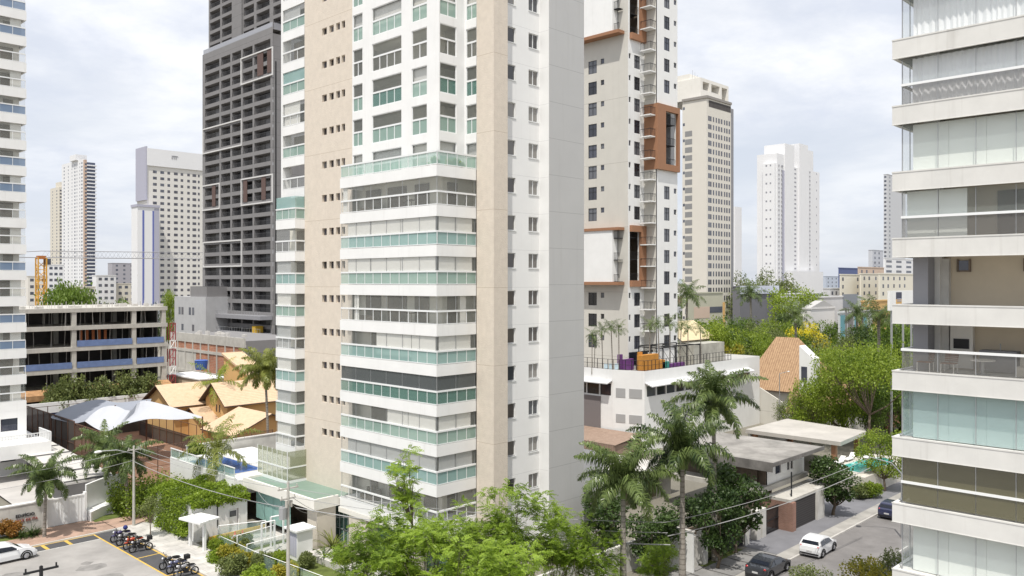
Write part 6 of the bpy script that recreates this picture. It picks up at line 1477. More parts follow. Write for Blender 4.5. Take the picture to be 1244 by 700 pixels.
q.poly([(xb+.2, y0, -.1), (xb+.2, y1, -.1), (xb+.2, y1, za), (xb+.2, y0, zb2)]); q.poly([(xb+.5, y0, -.1), (xb+.5, y1, -.1), (xb+.5, y1, za), (xb+.5, y0, zb2)]); q.poly([(xb+.2, y0, zb2), (xb+.5, y0, zb2), (xb+.5, y1, za), (xb+.2, y1, za)]); q.poly([(xb+.2, y0, 0), (xb+.5, y0, 0), (xb+.5, y0, zb2), (xb+.2, y0, zb2)])
q.build('wall', taupe, WW)
# tiled roof house behind
tile = tilemat('orange_tile', (.25, .145, .08), (.47, .31, .18), 'y', .4)
TH = thing('tiled_house', 'house with large orange brown tiled roofs and a white gable wall', 'house', (*hp(960, 480, 3), 0))
x0, y0 = hp(929, 478, 4.5); MB().box(124.1, 134.6, 55.6, 67.4, 0, 4.85).build('wall', cream, TH); r = MB(); E_ = [(123.5, 55, 4.9), (135.2, 55, 4.9), (135.2, 68, 4.9), (123.5, 68, 4.9)]; R_ = [(129.5, 60.6, 13.0), (129.5, 64.4, 13.0)]
for f_ in ([E_[0], E_[1], R_[0]], [E_[1], E_[2], R_[1], R_[0]], [E_[2], E_[3], R_[1]], [E_[3], E_[0], R_[0], R_[1]]): r.poly(f_, 0)
L_ = [(x, y, z-.2) for x, y, z in E_]; r.poly(L_[::-1], 1)
for i in range(4): j = (i+1) % 4; r.poly([L_[i], L_[j], E_[j], E_[i]], 1)
r.build('roof', [tile, soff], TH)
gx1_ = 118.0; g0, g1 = yx(989, gx1_), yx(971, gx1_); zz0, zz1 = zp(420, gx1_, g1), zp(437, gx1_, g0)
gable(TH, gx1_+2.2, gx1_+9, g0-4.5, g0+1.0, 5.2, 9.4, 'y', .7, cream, tile); gable(TH, gx1_-1.5, gx1_-.1, g0-2.5, g1+.4, 4.2, 5.6, 'y', .7, cream, tile)
q = MB(); q.poly([(gx1_, g0, 0), (gx1_, g1, 0), (gx1_, g1, zz0), (gx1_, g0, zz1)]); q.poly([(gx1_+2, g0, 0), (gx1_+2, g1, 0), (gx1_+2, g1, zz0), (gx1_+2, g0, zz1)]); q.poly([(gx1_, g0, zz1), (gx1_, g1, zz0), (gx1_+2, g1, zz0), (gx1_+2, g0, zz1)]); q.poly([(gx1_, g0, 0), (gx1_+2, g0, 0), (gx1_+2, g0, zz1), (gx1_, g0, zz1)]); q.build('white_gable', white, TH)
put('thw', 'x', gx1_, g1-1.2, 7.4, .9, 2.2, lambda b: pane_box(b, .9, 2.2), panedark, TH, 'window')
# buildings at the far side of the tiled house: pale tents and red wall
CP = thing('car_shelter', 'pale canvas car shelter over a terracotta wall beyond the pool house', 'shelter', (*hp(1050, 505, 2), 0)); x0, y0 = hp(1022, 512, 1.0); q = MB(); q.prism([(x0, y0), (x0+8, y0-5), (x0+16, y0-3), (x0+9, y0+3)], 3.3, 3.6); q.build('canopy', gardenwall, CP); q = MB(); q.box(x0+3, x0+20, y0-5.6, y0-5.3, 0, 1.9); q.build('wall', brown, CP)
for i in range(5): MB().box(x0+2+3*i, x0+2.12+3*i, y0-4.5, y0-4.4, 0, 3.3).build('post', rust, CP)
GFN = thing('garden_fence', 'dark mesh garden fence in front of the tiled house', 'fence', (110, 48, 0)); fence_run(GFN, xb+1, 55, 150, 48, 2.4, 10, netd, 2.2, black)

# ------------------------------------------------------------------ concrete house on the narrow side street
HS = thing('concrete_house', 'white house with flat stained concrete roof and dark garage on the narrow side street', 'house', (74, 40, 0))
stain = mat('stained_roof', (.31, .295, .275), .95, var=.4, vscale=.45); stainf = mat('stained_fascia', (.20, .19, .18), .95, var=.4, vscale=.9)
q = MB(); q.box(68.9, 79.3, 34.6, 46, 5.75, 6.05); q.build('roof', stain, HS); q = MB()
for e in ((68.8, 79.4, 34.5, 34.6, 5.74), (68.8, 68.9, 34.6, 46, 5.25)): q.box(*e[:4], e[4], 6.1)
q.build('fascia', stainf, HS)
hw = [(72.6, 73.7, 4.2, 5.2), (75.0, 75.5, 4.2, 5.2), (75.7, 76.2, 4.2, 5.2)]
q = MB(); q.holed('y', 36.2, 71.0, 78.6, 3.5, 5.74, hw, .2); q.poly([(78.6, 36.2, 3.5), (78.6, 45, 3.5), (78.6, 45, 5.74), (78.6, 36.2, 5.74)]); q.build('wall', white, HS)
for a, b_, c, d in hw: put('hsw', 'y', 36.2, a, c, b_-a, d-c, lambda m: m.box(0, b_-a, .1, .14, 0, d-c), panedark, HS, 'window')
q = MB(); q.box(70.9, 71.0, 36.3, 45, 3.3, 5.74); q.box(70.5, 70.6, 37, 38.6, 3.4, 5.5); q.build('dark_gallery', dinterior, HS); MB().box(69.2, 78.8, 35.9, 45, 3.05, 3.49).build('floor_slab', concrete, HS)
q = MB(); q.box(70.2, 78.5, 40, 40.2, 0, 3.04); q.box(72, 72.3, 36.4, 36.7, 0, 3.04); q.build('lower_wall', dinterior, HS)
q = MB(); q.box(70.02, 79, 33.5, 35.88, 2.55, 2.8); q.build('terrace', concrete, HS)
brk2 = brickmat('red_brick', (.24, .115, .08), (.29, .15, .105), (.26, .20, .17), 1.0, 'x', bw=.24, rh=.08, ms=.012)
q = MB(); q.box(70.0, 70.3, 33.3, 36.4, 0, 2.54); q.box(70.3, 70.7, 33.3, 33.6, 0, 2.54); q.build('brick_wall', brk2, HS)
q = MB(); q.box(70.72, 75.2, 33.55, 33.65, 0, 2.5); q.build('garage_gate', mat('dark_gate', (.055, .05, .05), .6, joint=(.2, 0, .02), jcol=(.02, .02, .02)), HS); q = MB(); q.box(75.2, 76.6, 33.3, 33.8, 0, 2.9); q.build('gate_pier', gardenwall, HS)
q = MB()
for i in range(5): q.tube([(71.2+i*.03, 34, 2.8), (71.2+i*.03, 34, 5.0)], .04, 5)
tag(q.build('pole_light', black, HS))
# front fence with piers and dark gates
FN = thing('front_fence', 'dark barred gates between grey piers in front of the concrete house', 'fence', (60, 34.6, 0)); q = MB()
for x in (55.6, 57.0, 63.6, 65.6, 66.6): MB().box(x, x+.7, 34.4, 35.0, 0, 2.5).build('pier', gardenwall, FN)
for a, b_ in ((57.75, 63.55), (67.35, 69.95)):
    g = MB(); n = int((b_-a)/.14)
    for i in range(n+1): u = a+(b_-a)*i/n; g.box(u-.02, u+.02, 34.6, 34.64, .05, 2.2)
    g.box(a, b_, 34.57, 34.67, 2.15, 2.25); g.box(a, b_, 34.57, 34.67, .1, .2); g.box(a, b_, 34.57, 34.67, 1.1, 1.2); g.build('gate', black, FN)
g = MB(); g.box(57.8, 69.9, 36.8, 36.95, 0, 2.0); g.build('back_screen', dinterior, FN)
WG = thing('white_gate_wall', 'plain white wall panel at the corner beside the two royal palms', 'wall', (54.9, 35, 0)); q = MB(); q.box(54.7, 54.9, 33.9, 37.6, 0, 3.15); q.build('wall', white, WG); MB().box(54.65, 54.95, 33.85, 37.65, 3.151, 3.25).build('coping', lconc, WG); MB().box(54.9, 55.6, 34.4, 34.6, 0, 2.6).build('side_wall', gardenwall, WG)
BP = thing('pool_house_roof', 'long pale flat canopy behind the concrete house beside the pool', 'canopy', (95, 42, 0)); q = MB(); q.prism([(91.6, 38.0), (100.5, 38.6), (102.5, 49.5), (91.6, 49.5)], 3.9, 4.35); q.build('roof', mat('canopy_concrete', (.47, .445, .41), .9, var=.15, vscale=.4), BP); q = MB()
for x, y in ((92.3, 39), (99.6, 39.4), (101.6, 48.6), (92.3, 48.6)): MB().box(x-.25, x+.25, y-.25, y+.25, 0, 3.9).build('post', brown, BP)
MB().box(91.8, 102, 49.0, 49.3, 0, 3.88).build('back_wall', gardenwall, BP)
SP = thing('swimming_pool', 'turquoise curved swimming pool on a raised pale terrace', 'pool', (92, 35.5, 0)); q = MB(); poolp = [(88.2, 34.6), (90.2, 34.0), (92.6, 34.3), (94.6, 33.7), (97, 34.2), (98, 35.6), (96.5, 37.0), (93.5, 37.2), (90.5, 37.5), (88.5, 36.6)]
q.prism([(86.8, 33.5), (99.5, 33.2), (99.5, 38.2), (86.8, 38.2)], 0, 1.95); q.build('terrace', mat('terrace_stone', (.58, .55, .49), .9, var=.15, vscale=.7, streak=.3), SP); q = MB(); q.prism(poolp, 1.955, 2.02); q.build('water', mat('turquoise_water', (.08, .47, .42), .08, .5, var=.12, vscale=1.2), SP); q = MB()
for i in range(len(poolp)): q.tube([(*poolp[i], 2.0), (*poolp[(i+1) % len(poolp)], 2.0)], .09, 6)
q.build('pool_edge', lconc, SP)
for i, (x, y, lab) in enumerate(((90.6, 38.1, 'white lounger left beside the turquoise pool'), (93.2, 38.0, 'white lounger right beside the turquoise pool'))):
    t = thing('sun_lounger', lab, 'lounger', (x, y, 1.95), 'loungers by the turquoise pool'); q = MB(); q.box(x-.3, x+1.4, y-.3, y+.3, 2.15, 2.25); q.poly([(x+1.4, y-.3, 2.25), (x+1.4, y+.3, 2.25), (x+1.95, y+.3, 2.7), (x+1.95, y-.3, 2.7)]); q.build('seat', white, t); q = MB()
    for a in (x-.2, x+1.2): MB().box(a, a+.06, y-.28, y-.22, 1.951, 2.149).build('leg', white, t); MB().box(a, a+.06, y+.22, y+.28, 1.951, 2.149).build('leg', white, t)

# ------------------------------------------------------------------ near balcony tower at the right edge
RB = thing('near_balcony_tower', 'closest cream tower with wide glazed balconies in front of all other buildings', 'apartment building', (45, 5, 0))
rx, ry = 39.35, 13.96; yN = -9.0
MB().box(42.3, 58, yN, ry-.02, 0, 42).build('core_wall', mat('balcony_beige', (.60, .52, .40), .8, var=.05, vscale=1.0), RB)
curt = mat('sheer_curtain', (.84, .85, .87), .85); frost = mat('frosted_blind', (.76, .79, .75), .8); pgl = mat('pale_glass', (.60, .68, .66), .04, .5, alpha=.10); tgl = mat('teal_glass', (.42, .56, .55), .04, .7, alpha=.26); ogl = mat('olive_mirror_glass', (.16, .15, .085), .03, 1.0, alpha=.62); rgl = mat('reflective_glass', (.24, .235, .22), .02, 1.0, alpha=.26)
mirr = MAT['olive_mirror_glass'].node_tree.nodes['Principled BSDF']; mirr.inputs['Coat Weight'].default_value = .5
def curtain(b, x, y0, y1, z0, z1, per=.20, amp=.05, seed=0):
    rg = random.Random(seed); y = y0; k = 0; P = []
    while y < y1: P.append((x+(amp if k % 2 else -amp)*rg.uniform(.5, 1.2), y)); y += per*rg.uniform(.35, .75); k += 1
    for (xa_, ya_), (xb_, yb_) in zip(P[:-1], P[1:]): b.poly([(xa_, ya_, z0), (xb_, yb_, z0), (xb_, yb_, z1), (xa_, ya_, z1)])
for k in range(-2, 12):
    z = 33.0-3*k
    s = MB(); s.box(rx, rx+.18, yN, ry, z-.86, z); s.box(rx+.18, 42.29, yN, ry, z-.30, z-.05); s.box(rx+.18, 42.29, ry-.18, ry, z-.86, z); s.box(rx-.02, rx, yN, ry+.02, z-.05, z+.012); s.box(rx-.02, rx+.01, yN, ry+.02, z-.88, z-.861)
    bo = s.build('balcony', creamsl, RB)
    kind = {0: 'curtain', 1: 'curtrail', 2: 'frost', 3: 'halfblind', 4: 'open', 5: 'openrail', 6: 'teal', 7: 'olive', 8: 'frost'}.get(k, 'frost')
    gx = rx+.30; ye = ry-.32; zt_ = z+2.12; rail = kind in ('curtrail', 'halfblind', 'openrail', 'olive')
    if kind == 'open':
        q = MB()
        for a in (12.0, 9.3, 6.0): q.box(42.22, 42.29, a-.42, a, z+1.55, z+2.0)
        q.each('small_window', panedark, bo); q = MB()
        for a in (12.0, 9.3, 6.0): q.box(42.18, 42.30, a-.50, a-.421, z+1.48, z+2.06); q.box(42.18, 42.30, a+.001, a+.08, z+1.48, z+2.06); q.box(42.18, 42.30, a-.42, a, z+1.48, z+1.549)
        q.build('window_surround', dinterior, bo)
    if kind in ('open', 'openrail'):
        MB().box(40.7, 41.6, ry-1.1, ry-.45, z-.04, z+2.13).build('pillar', midgrey, bo); MB().box(42.0, 42.3, ry-1.6, ry-1.2, z-.04, z+2.1).build('pilaster', gardenwall, bo)
    glm = {'curtain': pgl, 'curtrail': pgl, 'frost': pgl, 'halfblind': pgl, 'teal': tgl, 'olive': ogl, 'openrail': rgl}.get(kind)
    if glm:
        zr_ = z+.92; q = MB()
        if rail:
            q.box(gx, gx+.015, yN, ye, z+.04, zr_-.03); q.box(gx+.02, gx+.9, ye-.015, ye, z+.04, zr_-.03); q.build('glass_panel', {'curtrail': rgl, 'halfblind': rgl, 'openrail': rgl, 'olive': ogl}[kind], bo)
            q = MB(); q.box(gx-.05, gx+.07, yN, ye+.03, zr_-.03, zr_+.08); q.box(gx+.07, gx+1.9, ye-.05, ye+.03, zr_-.03, zr_+.08); q.build('railing', alu, bo)
        else: zr_ = z-.02
        if kind != 'openrail':
            q = MB(); q.box(gx+.02, gx+.035, yN, ye, zr_+.08, zt_); q.box(gx+.04, 42.25, ye-.015, ye, z+.04, zt_); q.build('upper_glazing', glm, bo)
            q = MB()
            for a in np.arange(ye-1.52, 3.0, -1.52): q.box(gx+.0, gx+.04, a-.012, a+.012, z+.03, zt_)
            q.box(gx, gx+.05, ye-.03, ye+.01, z+.01, zt_); q.box(gx+1.0, gx+1.04, ye-.03, ye+.01, z+.01, zt_); q.each('glazing_joint', metal, bo)
        else:
            q = MB()
            for a in np.arange(ye-1.52, 3.0, -1.52): q.box(gx-.01, gx+.03, a-.012, a+.012, z+.03, zr_)
            q.each('glazing_joint', metal, bo)
    q = MB()
    if kind in ('curtain', 'curtrail'): curtain(q, gx+.26, yN, ye-.35, z, zt_, .24, .045, k); q.build('curtain', curt, bo, smooth=False)
    if kind in ('frost', 'teal'):
        for i, a in enumerate(np.arange(ye-.4, yN, -1.5)): q.box(gx+.26, gx+.28, a-1.49, a, z-.02, zt_)
        q.build('blind', frost if kind == 'frost' else mat('aqua_blind', (.60, .71, .69), .8), bo)
    if kind == 'halfblind':
        q.box(gx+.38, gx+.40, ye-1.4, ye-.1, z+.0, zt_); q.box(gx+.38, gx+.40, ye-2.6, ye-1.45, z+.0, zt_); q.build('blind', frost, bo); q = MB(); q.box(42.22, 42.28, yN, 10.4, z, zt_); q.build('dark_room_sheet', dinterior, bo)  # dark sheet on the back wall, coloured as the unlit room
    if kind == 'olive': q.box(gx+.7, gx+.72, yN, ye-.1, z, zt_); q.build('dark_room_sheet', dinterior, bo)  # dark sheet behind the olive glass, coloured as an unlit room
    if kind == 'openrail':
        q = MB(); q.box(42.0, 42.29, 11.35, 12.3, z+.05, z+2.0); q.build('grill_block', cream, bo); q = MB(); q.box(41.95, 41.999, 11.5, 12.15, z+.95, z+1.4); q.build('grill_opening', black, bo)
        q = MB(); q.box(41.6, 42.28, 9.5, 11.0, z+.88, z+.95); q.box(41.7, 42.25, 9.5, 11.0, z+.0, z+.88); q.build('worktop', midgrey, bo); q = MB(); q.tube([(41.9, 10.2, z+.95), (41.9, 10.2, z+1.25), (41.75, 10.2, z+1.25)], .02, 5); q.build('tap', metal, bo)
        q = MB(); q.box(42.2, 42.28, 6.0, 8.9, z, z+2.05); q.build('sliding_door', dinterior, bo); q = MB(); q.box(42.12, 42.19, 8.9, 9.0, z, z+2.1); q.box(42.12, 42.19, 6, 8.9, z+2.051, z+2.1); q.build('door_frame', cream, bo)
        for i, (a, lab) in enumerate(((12.9, 'slatted brown deck chair at the glass corner of the open balcony'), (11.9, 'slatted brown deck chair right of the corner one on the balcony'))):
            t = thing('deck_chair', lab, 'chair', (40.4, a, z-.05), 'slatted deck chairs on the open balcony'); c = MB()
            for j in range(7): c.box(40.2+.08*j, 40.25+.08*j, a-.28, a+.28, z+.36, z+.40)
            for j in range(6): c.box(40.78+.03*j, 40.81+.03*j, a-.28, a+.28, z+.44+.08*j, z+.50+.08*j)
            c.build('slats', mat('chair_wood', (.23, .10, .055), .6), t); c = MB()
            for xx in (40.2, 40.75):
                for yy in (a-.28, a+.25): MB().box(xx, xx+.04, yy, yy+.04, z-.049, z+.36).build('leg', cream, t)
        t = thing('round_table', 'pale round table with two cups on the open balcony', 'table', (40.7, 10.6, z-.05)); c = MB(); c.cyl((40.7, 10.6, z+.55), .5, .05, 18); c.build('tabletop', cream, t); c = MB(); c.cyl((40.7, 10.6, z-.049), .07, .6, 10); c.cyl((40.7, 10.6, z-.049), .28, .03, 14); c.build('leg', metal, t)
        t = thing('sofa', 'cream curved outdoor sofa on the open balcony', 'sofa', (41, 8.2, z-.05)); c = MB(); c.box(40.6, 41.5, 7.0, 9.3, z-.04, z+.38); c.build('seat', mat('sofa_fabric', (.62, .57, .48), .9), t); c = MB(); c.box(41.3, 41.55, 7.0, 9.3, z+.381, z+.8); c.build('backrest', mat('sofa_fabric', (.62, .57, .48), .9), t)
q = MB(); q.box(41.7, 42.29, ry-1.3, ry-.6, 0, 42); q.build('corner_column', creamsl, RB)
# ------------------------------------------------------------------ trees, palms and shrubs
def gp(px, py, z=0.0): return gz(px, py, z)
def pos(px, Y): x, y, _ = at(px, 343, Y); return x, y
def hz(py, Y): return CAM_H + (CYH-py)/FPX*Y
# royal palms in the foreground and palms at the left corner
rp = [palm_meshes('royal%d' % i, H, 5.2, 22, lf_palm, 10+i, .26, .17, 1.12, 1.3, .06, 92, 1.05, .95, .0, .5) for i, H in enumerate((11.3, 13.0))]
x, y = pos(757, 50); plant_palm('nearer royal palm with full drooping crown beside the feathery trees', x, y, (rp[0]), 0, hz(588, 50)/12.4, .3, 'royal palms on the side street corner')
x, y = pos(829, 52); plant_palm('taller royal palm with pale crownshaft rising over the nearer one', x, y, (rp[1]), 0, hz(553, 52)/14.1, 1.4, 'royal palms on the side street corner')
x, y = pos(868, 66); p3 = palm_meshes('royal2', 12, 5.2, 22, lf_palm, 14, .22, .15, 1.1, 1.0, .03, 84, 1.0, .95, .2, .45); plant_palm('third royal palm behind, its crown in front of the white building', x, y, p3, 0, hz(492, 66)/12.9, .6, 'royal palms on the side street corner')
qp = [palm_meshes('queen%d' % i, 7.0, 5.1, 22, lf_palm, 30+i, .20, .14, 1.2, 0, .02, 80, .95, 1.0, .25, .5) for i in range(2)]
for i, (px, py, pt, lab) in enumerate(((54, 654, 580, 'palm tree casting its shadow on the red driveway by the white gate'), (128, 619, 546, 'tall palm with a round crown right of the white gate'), (155, 628, 556, 'leaning darker palm close behind the street lamp pole'))):
    x, y = gp(px, py); Y = dep(x, y); plant_palm(lab, x, y, qp[i % 2], 0, hz(pt, Y)/7.3, i*1.3, 'palm trees along the gate corner pavement')
cp = palm_meshes('coconut', 11, 4.6, 22, lf_palmb, 41, .17, .13, 1.1, 0, .0, 80, 1.05, 1.0, .35, .35); x, y = pos(326, 100); plant_palm('tall yellowish coconut palm against the left side of the tower', x, y, cp, 0, hz(450, 100)/11.2, 2.4)
bp = palm_meshes('bushpalm', 4.4, 4.0, 15, lf_palmb, 43, .13, .1, 1.15, 0, .0, 34, .8, 1.0, .1, .3); x, y = pos(262, 80); plant_palm('broad yellow green palm in front of the weathered garden wall', x, y, bp, 0, hz(546, 80)/4.6, .2)
# small palms on the roof terrace
sp_ = [palm_meshes('slim%d' % i, 5.2, 1.9, 10, lf_palm, 50+i, .07, .06, 1.1, .4, 0, 22, .5, .95, .15, .4) for i in range(2)]
rl = ['far left', 'second', 'third', 'fourth', 'fifth']
for i, (px, py) in enumerate(((719, 408), (732, 402), (744, 399), (752, 400), (722, 418))):
    x, y = pos(px, 112.5+.4*i); plant_palm(['slim roof palm nearest the grey tower edge', 'roof palm second from the grey tower edge', 'tallest roof palm of the left terrace group', 'roof palm at the right end of the left terrace group', 'shortest yellowish roof palm of the left terrace group'][i], x, y, sp_[i % 2], 9.6, (hz(py, 112.5)-9.6)/5.6, i*1.1, 'slim palms on the roof terrace')
for i, (px, py) in enumerate(((789, 397), (801, 396), (814, 394), (826, 399), (836, 403), (852, 405))):
    x, y = pos(px, 113+1.5*i); plant_palm(['roof palm at the left end of the right terrace group', 'roof palm second in the right terrace group', 'roof palm before the white tower wall, third of the right group', 'roof palm before the grey strip of the tower', 'roof palm in front of the pale yellow house', 'roof palm beside the weathered roof shed'][i], x, y, sp_[i % 2], 9.6, (hz(py, 113)-9.6)/5.6, i*1.7, 'slim palms on the roof terrace')
tp = [palm_meshes('tallpalm%d' % i, 13, 3.6, 16, lf_palm, 55+i, .2, .15, 1.1, 0, .1, 36, .9, .95, .2, .4) for i in range(2)]
for i, (px, py, Y, s, lab) in enumerate(((834, 357, 170, 1.25, 'palm beside the white tower in front of the pale hall'), (913, 356, 190, 1.2, 'palm with trunk left of the blue shed'), (968, 381, 150, 1.1, 'dark palm crown among the trees below the white ridge tower'), (1068, 383, 120, 1.0, 'dark spiky palm left of the near balcony tower'), (1040, 379, 165, .8, 'small dark palm before the orange shop'))):
    x, y = pos(px, Y); H = hz(py, Y); plant_palm(lab, x, y, tp[i % 2], 0, H/13.4, i, 'palms among the trees of the green belt')

# feathery street trees in the middle foreground
ft = []
for i, (H, R, b, nc, per) in enumerate(((9.6, 2.9, 3.2, 52, 60), (11.6, 2.6, 4.4, 46, 58), (8.4, 3.2, 2.2, 56, 60), (14.0, 1.6, 8.6, 15, 60))):
    ft.append(tree_meshes('feather%d' % i, H, R, b, nc, per, .155, lf_feather, 100+i, 'round', .10, .6, True, None, (.13, .26)))
FG = 'feathery street trees in front of the tower'
for px, Y, k, s, top, rz, lab in ((455, 46, 0, 1, 620, .2, 'leftmost feathery tree in front of the tower entrance'), (500, 49, 0, 1, 594, 1.2, 'broad feathery tree below the lone thin tree'), (490, 53, 3, 1, 535, .4, 'thin tall tree with a small high crown before the balconies'),
    (548, 46, 2, 1, 612, 2.0, 'dense feathery tree at the bottom centre'), (590, 50, 1, 1, 571, .6, 'feathery tree covering the foot of the beige pillar'), (640, 48, 1, 1, 566, 2.8, 'open feathery tree before the white windowed wall'), (684, 50, 1, 1, 592, 3.6, 'feathery tree before the grey flank of the tower'),
    (610, 43, 2, 1, 640, 4.0, 'low bushy feathery tree at the bottom right of the group'), (720, 49, 0, 1, 625, 5.1, 'feathery tree between the group and the nearer royal palm'), (800, 56, 0, 1, 640, 2.2, 'feathery tree behind the trunks of the royal palms')):
    x, y = pos(px, Y); H = (9.6, 11.6, 8.4, 14.0)[k]; s = hz(top+(10 if k != 3 else -2), Y)/H; plant_tree('feathery_tree', lab, 'tree', x, y, ft[k], 0, s if k != 3 else 1.0, s, rz, FG)
# right-hand green belt
tm = {}
for nm, H, R, b, nc, per, lfz, m_, sh in (('round', 9, 4.2, 2.0, 38, 230, .24, lf_green, 'round'), ('bright', 8.5, 4.4, 1.6, 40, 230, .23, lf_bright, 'round'), ('dark', 9, 3.6, 1.5, 34, 220, .24, lf_dark, 'round'), ('olive', 9, 5.0, 2.0, 40, 230, .23, lf_olive, 'round'),
        ('umbrella', 9, 6.6, 4.2, 48, 300, .20, lf_bright, 'umbrella'), ('yellow', 7, 3.0, 2.0, 28, 200, .22, lf_yellow, 'round'), ('pale', 6, 3.0, 1.2, 26, 200, .22, lf_golden, 'round')):
    tm[nm] = tree_meshes('belt_'+nm, H, R, b, nc, per, lfz, m_, len(tm)*7+200, sh, .17, .75, False, None, (.15, .34))
HM = {'round': 9, 'bright': 8.5, 'dark': 9, 'olive': 9, 'umbrella': 9, 'yellow': 7, 'pale': 6}
belt = [(1055, 450, 106, 'umbrella', .95, 420, 'wide spreading bright tree in front of the near balcony tower'), (1003, 0, 124, 'bright', .6, 452, 'bright bush tree under the white gable of the tiled house'),
    (868, 0, 150, 'bright', 1.1, 388, 'bushy bright green tree right of the roof shed'), (893, 0, 154, 'dark', 1.1, 392, 'dark bush tree right of the bright one near the roof shed'), (848, 0, 160, 'round', 1.1, 386, 'green tree above the pale yellow house'), (885, 0, 175, 'round', 1.2, 381, 'green tree in front of the pale hall'),
    (925, 0, 172, 'olive', 1.2, 385, 'greyish olive tree in the middle of the green belt'), (948, 0, 166, 'olive', 1.2, 398, 'olive rounded tree behind the tiled roof'), (1010, 0, 160, 'olive', 1.35, 405, 'broad olive tree behind the white gable'), (983, 0, 170, 'yellow', 1.0, 391, 'tree full of yellow blossom in the green belt'),
    (960, 0, 190, 'dark', 1.1, 374, 'dark tree left of the yellow blossoming one'), (1003, 0, 178, 'round', 1.0, 387, 'green tree right of the yellow blossoming one'), (965, 0, 215, 'bright', 1.5, 348, 'large bright round tree against the white ridge tower'), (942, 0, 300, 'olive', 2.0, 324, 'tall olive tree left of the white ridge tower'),
    (912, 0, 310, 'olive', 1.9, 329, 'tall olive tree right of the cream slab tower'), (1085, 0, 140, 'round', 1.3, 378, 'green tree directly left of the billboard'), (1060, 0, 148, 'dark', 1.1, 388, 'dark tree in front of the orange shop'), (1032, 0, 152, 'olive', .9, 398, 'small olive tree in front of the striped shop'),
    (1096, 0, 120, 'round', 1.2, 402, 'green tree behind the pillar of the near balcony tower'), (884, 0, 147, 'pale', 1.0, 411, 'pale golden round bush beside the white building'), (925, 0, 152, 'bright', .9, 410, 'bright bush tree left of the tiled roof'), (906, 0, 149, 'olive', .8, 416, 'olive bush behind the end of the white building'),
    (1075, 500, 88, 'bright', .7, 520, 'dense bright tree close to the corner of the near balcony tower'), (1000, 0, 260, 'round', 1.2, 354, 'green tree in front of the long white roof'), (1018, 0, 240, 'dark', 1.0, 358, 'dark low tree before the cream apartment block'), (862, 0, 143, 'dark', .8, 420, 'dark tree behind the weathered roof shed'),
    (1100, 0, 210, 'dark', 1.0, 370, 'dark tree rising above the billboard'), (1062, 0, 230, 'dark', .7, 368, 'small conical dark tree at the white apartment block'), (985, 0, 118, 'olive', .5, 478, 'low olive tree at the garden fence of the tiled house'),
    (1022, 0, 136, 'bright', 1.1, 424, 'bright tree directly behind the crown of the wide spreading tree'), (1060, 0, 126, 'bright', 1.2, 420, 'bright leafy tree between the spreading tree and the near balcony tower'), (1080, 0, 116, 'round', 1.1, 432, 'green tree touching the corner of the near balcony tower'), (1040, 0, 168, 'round', 1.2, 393, 'green tree below the orange shop front'),
    (1075, 0, 160, 'bright', 1.2, 392, 'bright tree just left of the billboard foot'), (905, 0, 186, 'round', 1.2, 384, 'green tree in front of the blue roofed shed'), (940, 0, 182, 'bright', 1.1, 388, 'bright tree before the palm of the blue shed'), (972, 0, 158, 'round', 1.1, 402, 'green tree right above the tiled roof ridge'), (1025, 0, 185, 'dark', 1.1, 386, 'dark tree beneath the striped shop panels'),
    (984, 0, 112, 'bright', .42, 458, 'bright bush hiding the foot of the white gable wall'), (966, 0, 116, 'olive', .35, 474, 'low olive bush below the eave of the tiled roof'), (1022, 0, 113, 'bright', .62, 440, 'bright low tree forming the left lobe of the spreading crown'), (1008, 0, 122, 'olive', .7, 462, 'olive tree under the left edge of the spreading crown'), (1060, 0, 112, 'round', .7, 466, 'small green tree under the right edge of the spreading crown'), (990, 0, 145, 'bright', .9, 420, 'bright tree behind the white gable wall'), (916, 0, 160, 'bright', 1.0, 398, 'bright tree above the end of the white building'), (862, 0, 165, 'bright', 1.0, 390, 'bright tree behind the yellow house roof')]
for px, _, Y, k, s, top, lab in belt:
    x, y = pos(px, Y); H = HM[k]; sz = hz(top, Y)/H; plant_tree('broadleaf_tree', lab, 'tree', x, y, tm[k], 0, max(s, sz*.75), sz, px*.37, 'trees of the green belt behind the tiled house')
# trees near the house on the narrow side street
tx = tree_meshes('street_dark', 7.5, 2.6, 1.0, 34, 130, .26, lf_dark, 300, 'round', .16, .8)
for px, Y, top, s, lab in ((893, 68, 548, 1.0, 'dark dense tree left of the concrete house behind the palms'), (872, 64, 575, .8, 'dark shrubby tree behind the front fence'), (796, 63, 606, .9, 'dark tree between the trunks of the royal palms'), (735, 68, 588, .9, 'dark tree behind the crown of the nearer royal palm'), (846, 72, 592, .8, 'dark tree behind the white gate wall'), (1012, 79, 545, .95, 'bushy dark tree between the garage and the turquoise pool')):
    x, y = pos(px, Y); plant_tree('dark_tree', lab, 'tree', x, y, tx, 0, s, hz(top, Y)/7.5, px, 'dark trees around the concrete house')
bush = [shrub_mesh('bush%d' % i, 1.2, 1.1, 1.6, 3200, .16, m_, 60+i) for i, m_ in enumerate((lf_olive, lf_bright, lf_golden, lf_dark, lf_vine, lf_red))]
for px, py, z, k, s, lab in ((1058, 604, 0, 1, 1.0, 'green shrub at the foot of the pool terrace'), (1045, 606, 0, 0, .9, 'olive shrub left at the foot of the pool terrace')):
    x, y = gp(px, py, z); shrub('street_shrub', lab, x, y, bush[k], 0, s)
nt_ = tree_meshes('near_bush', 5.2, 2.2, .8, 30, 150, .16, lf_olive, 310, 'round', .1, .8); nt2 = tree_meshes('near_bush2', 5.0, 2.0, .8, 28, 130, .15, lf_golden, 311, 'round', .1, .8)
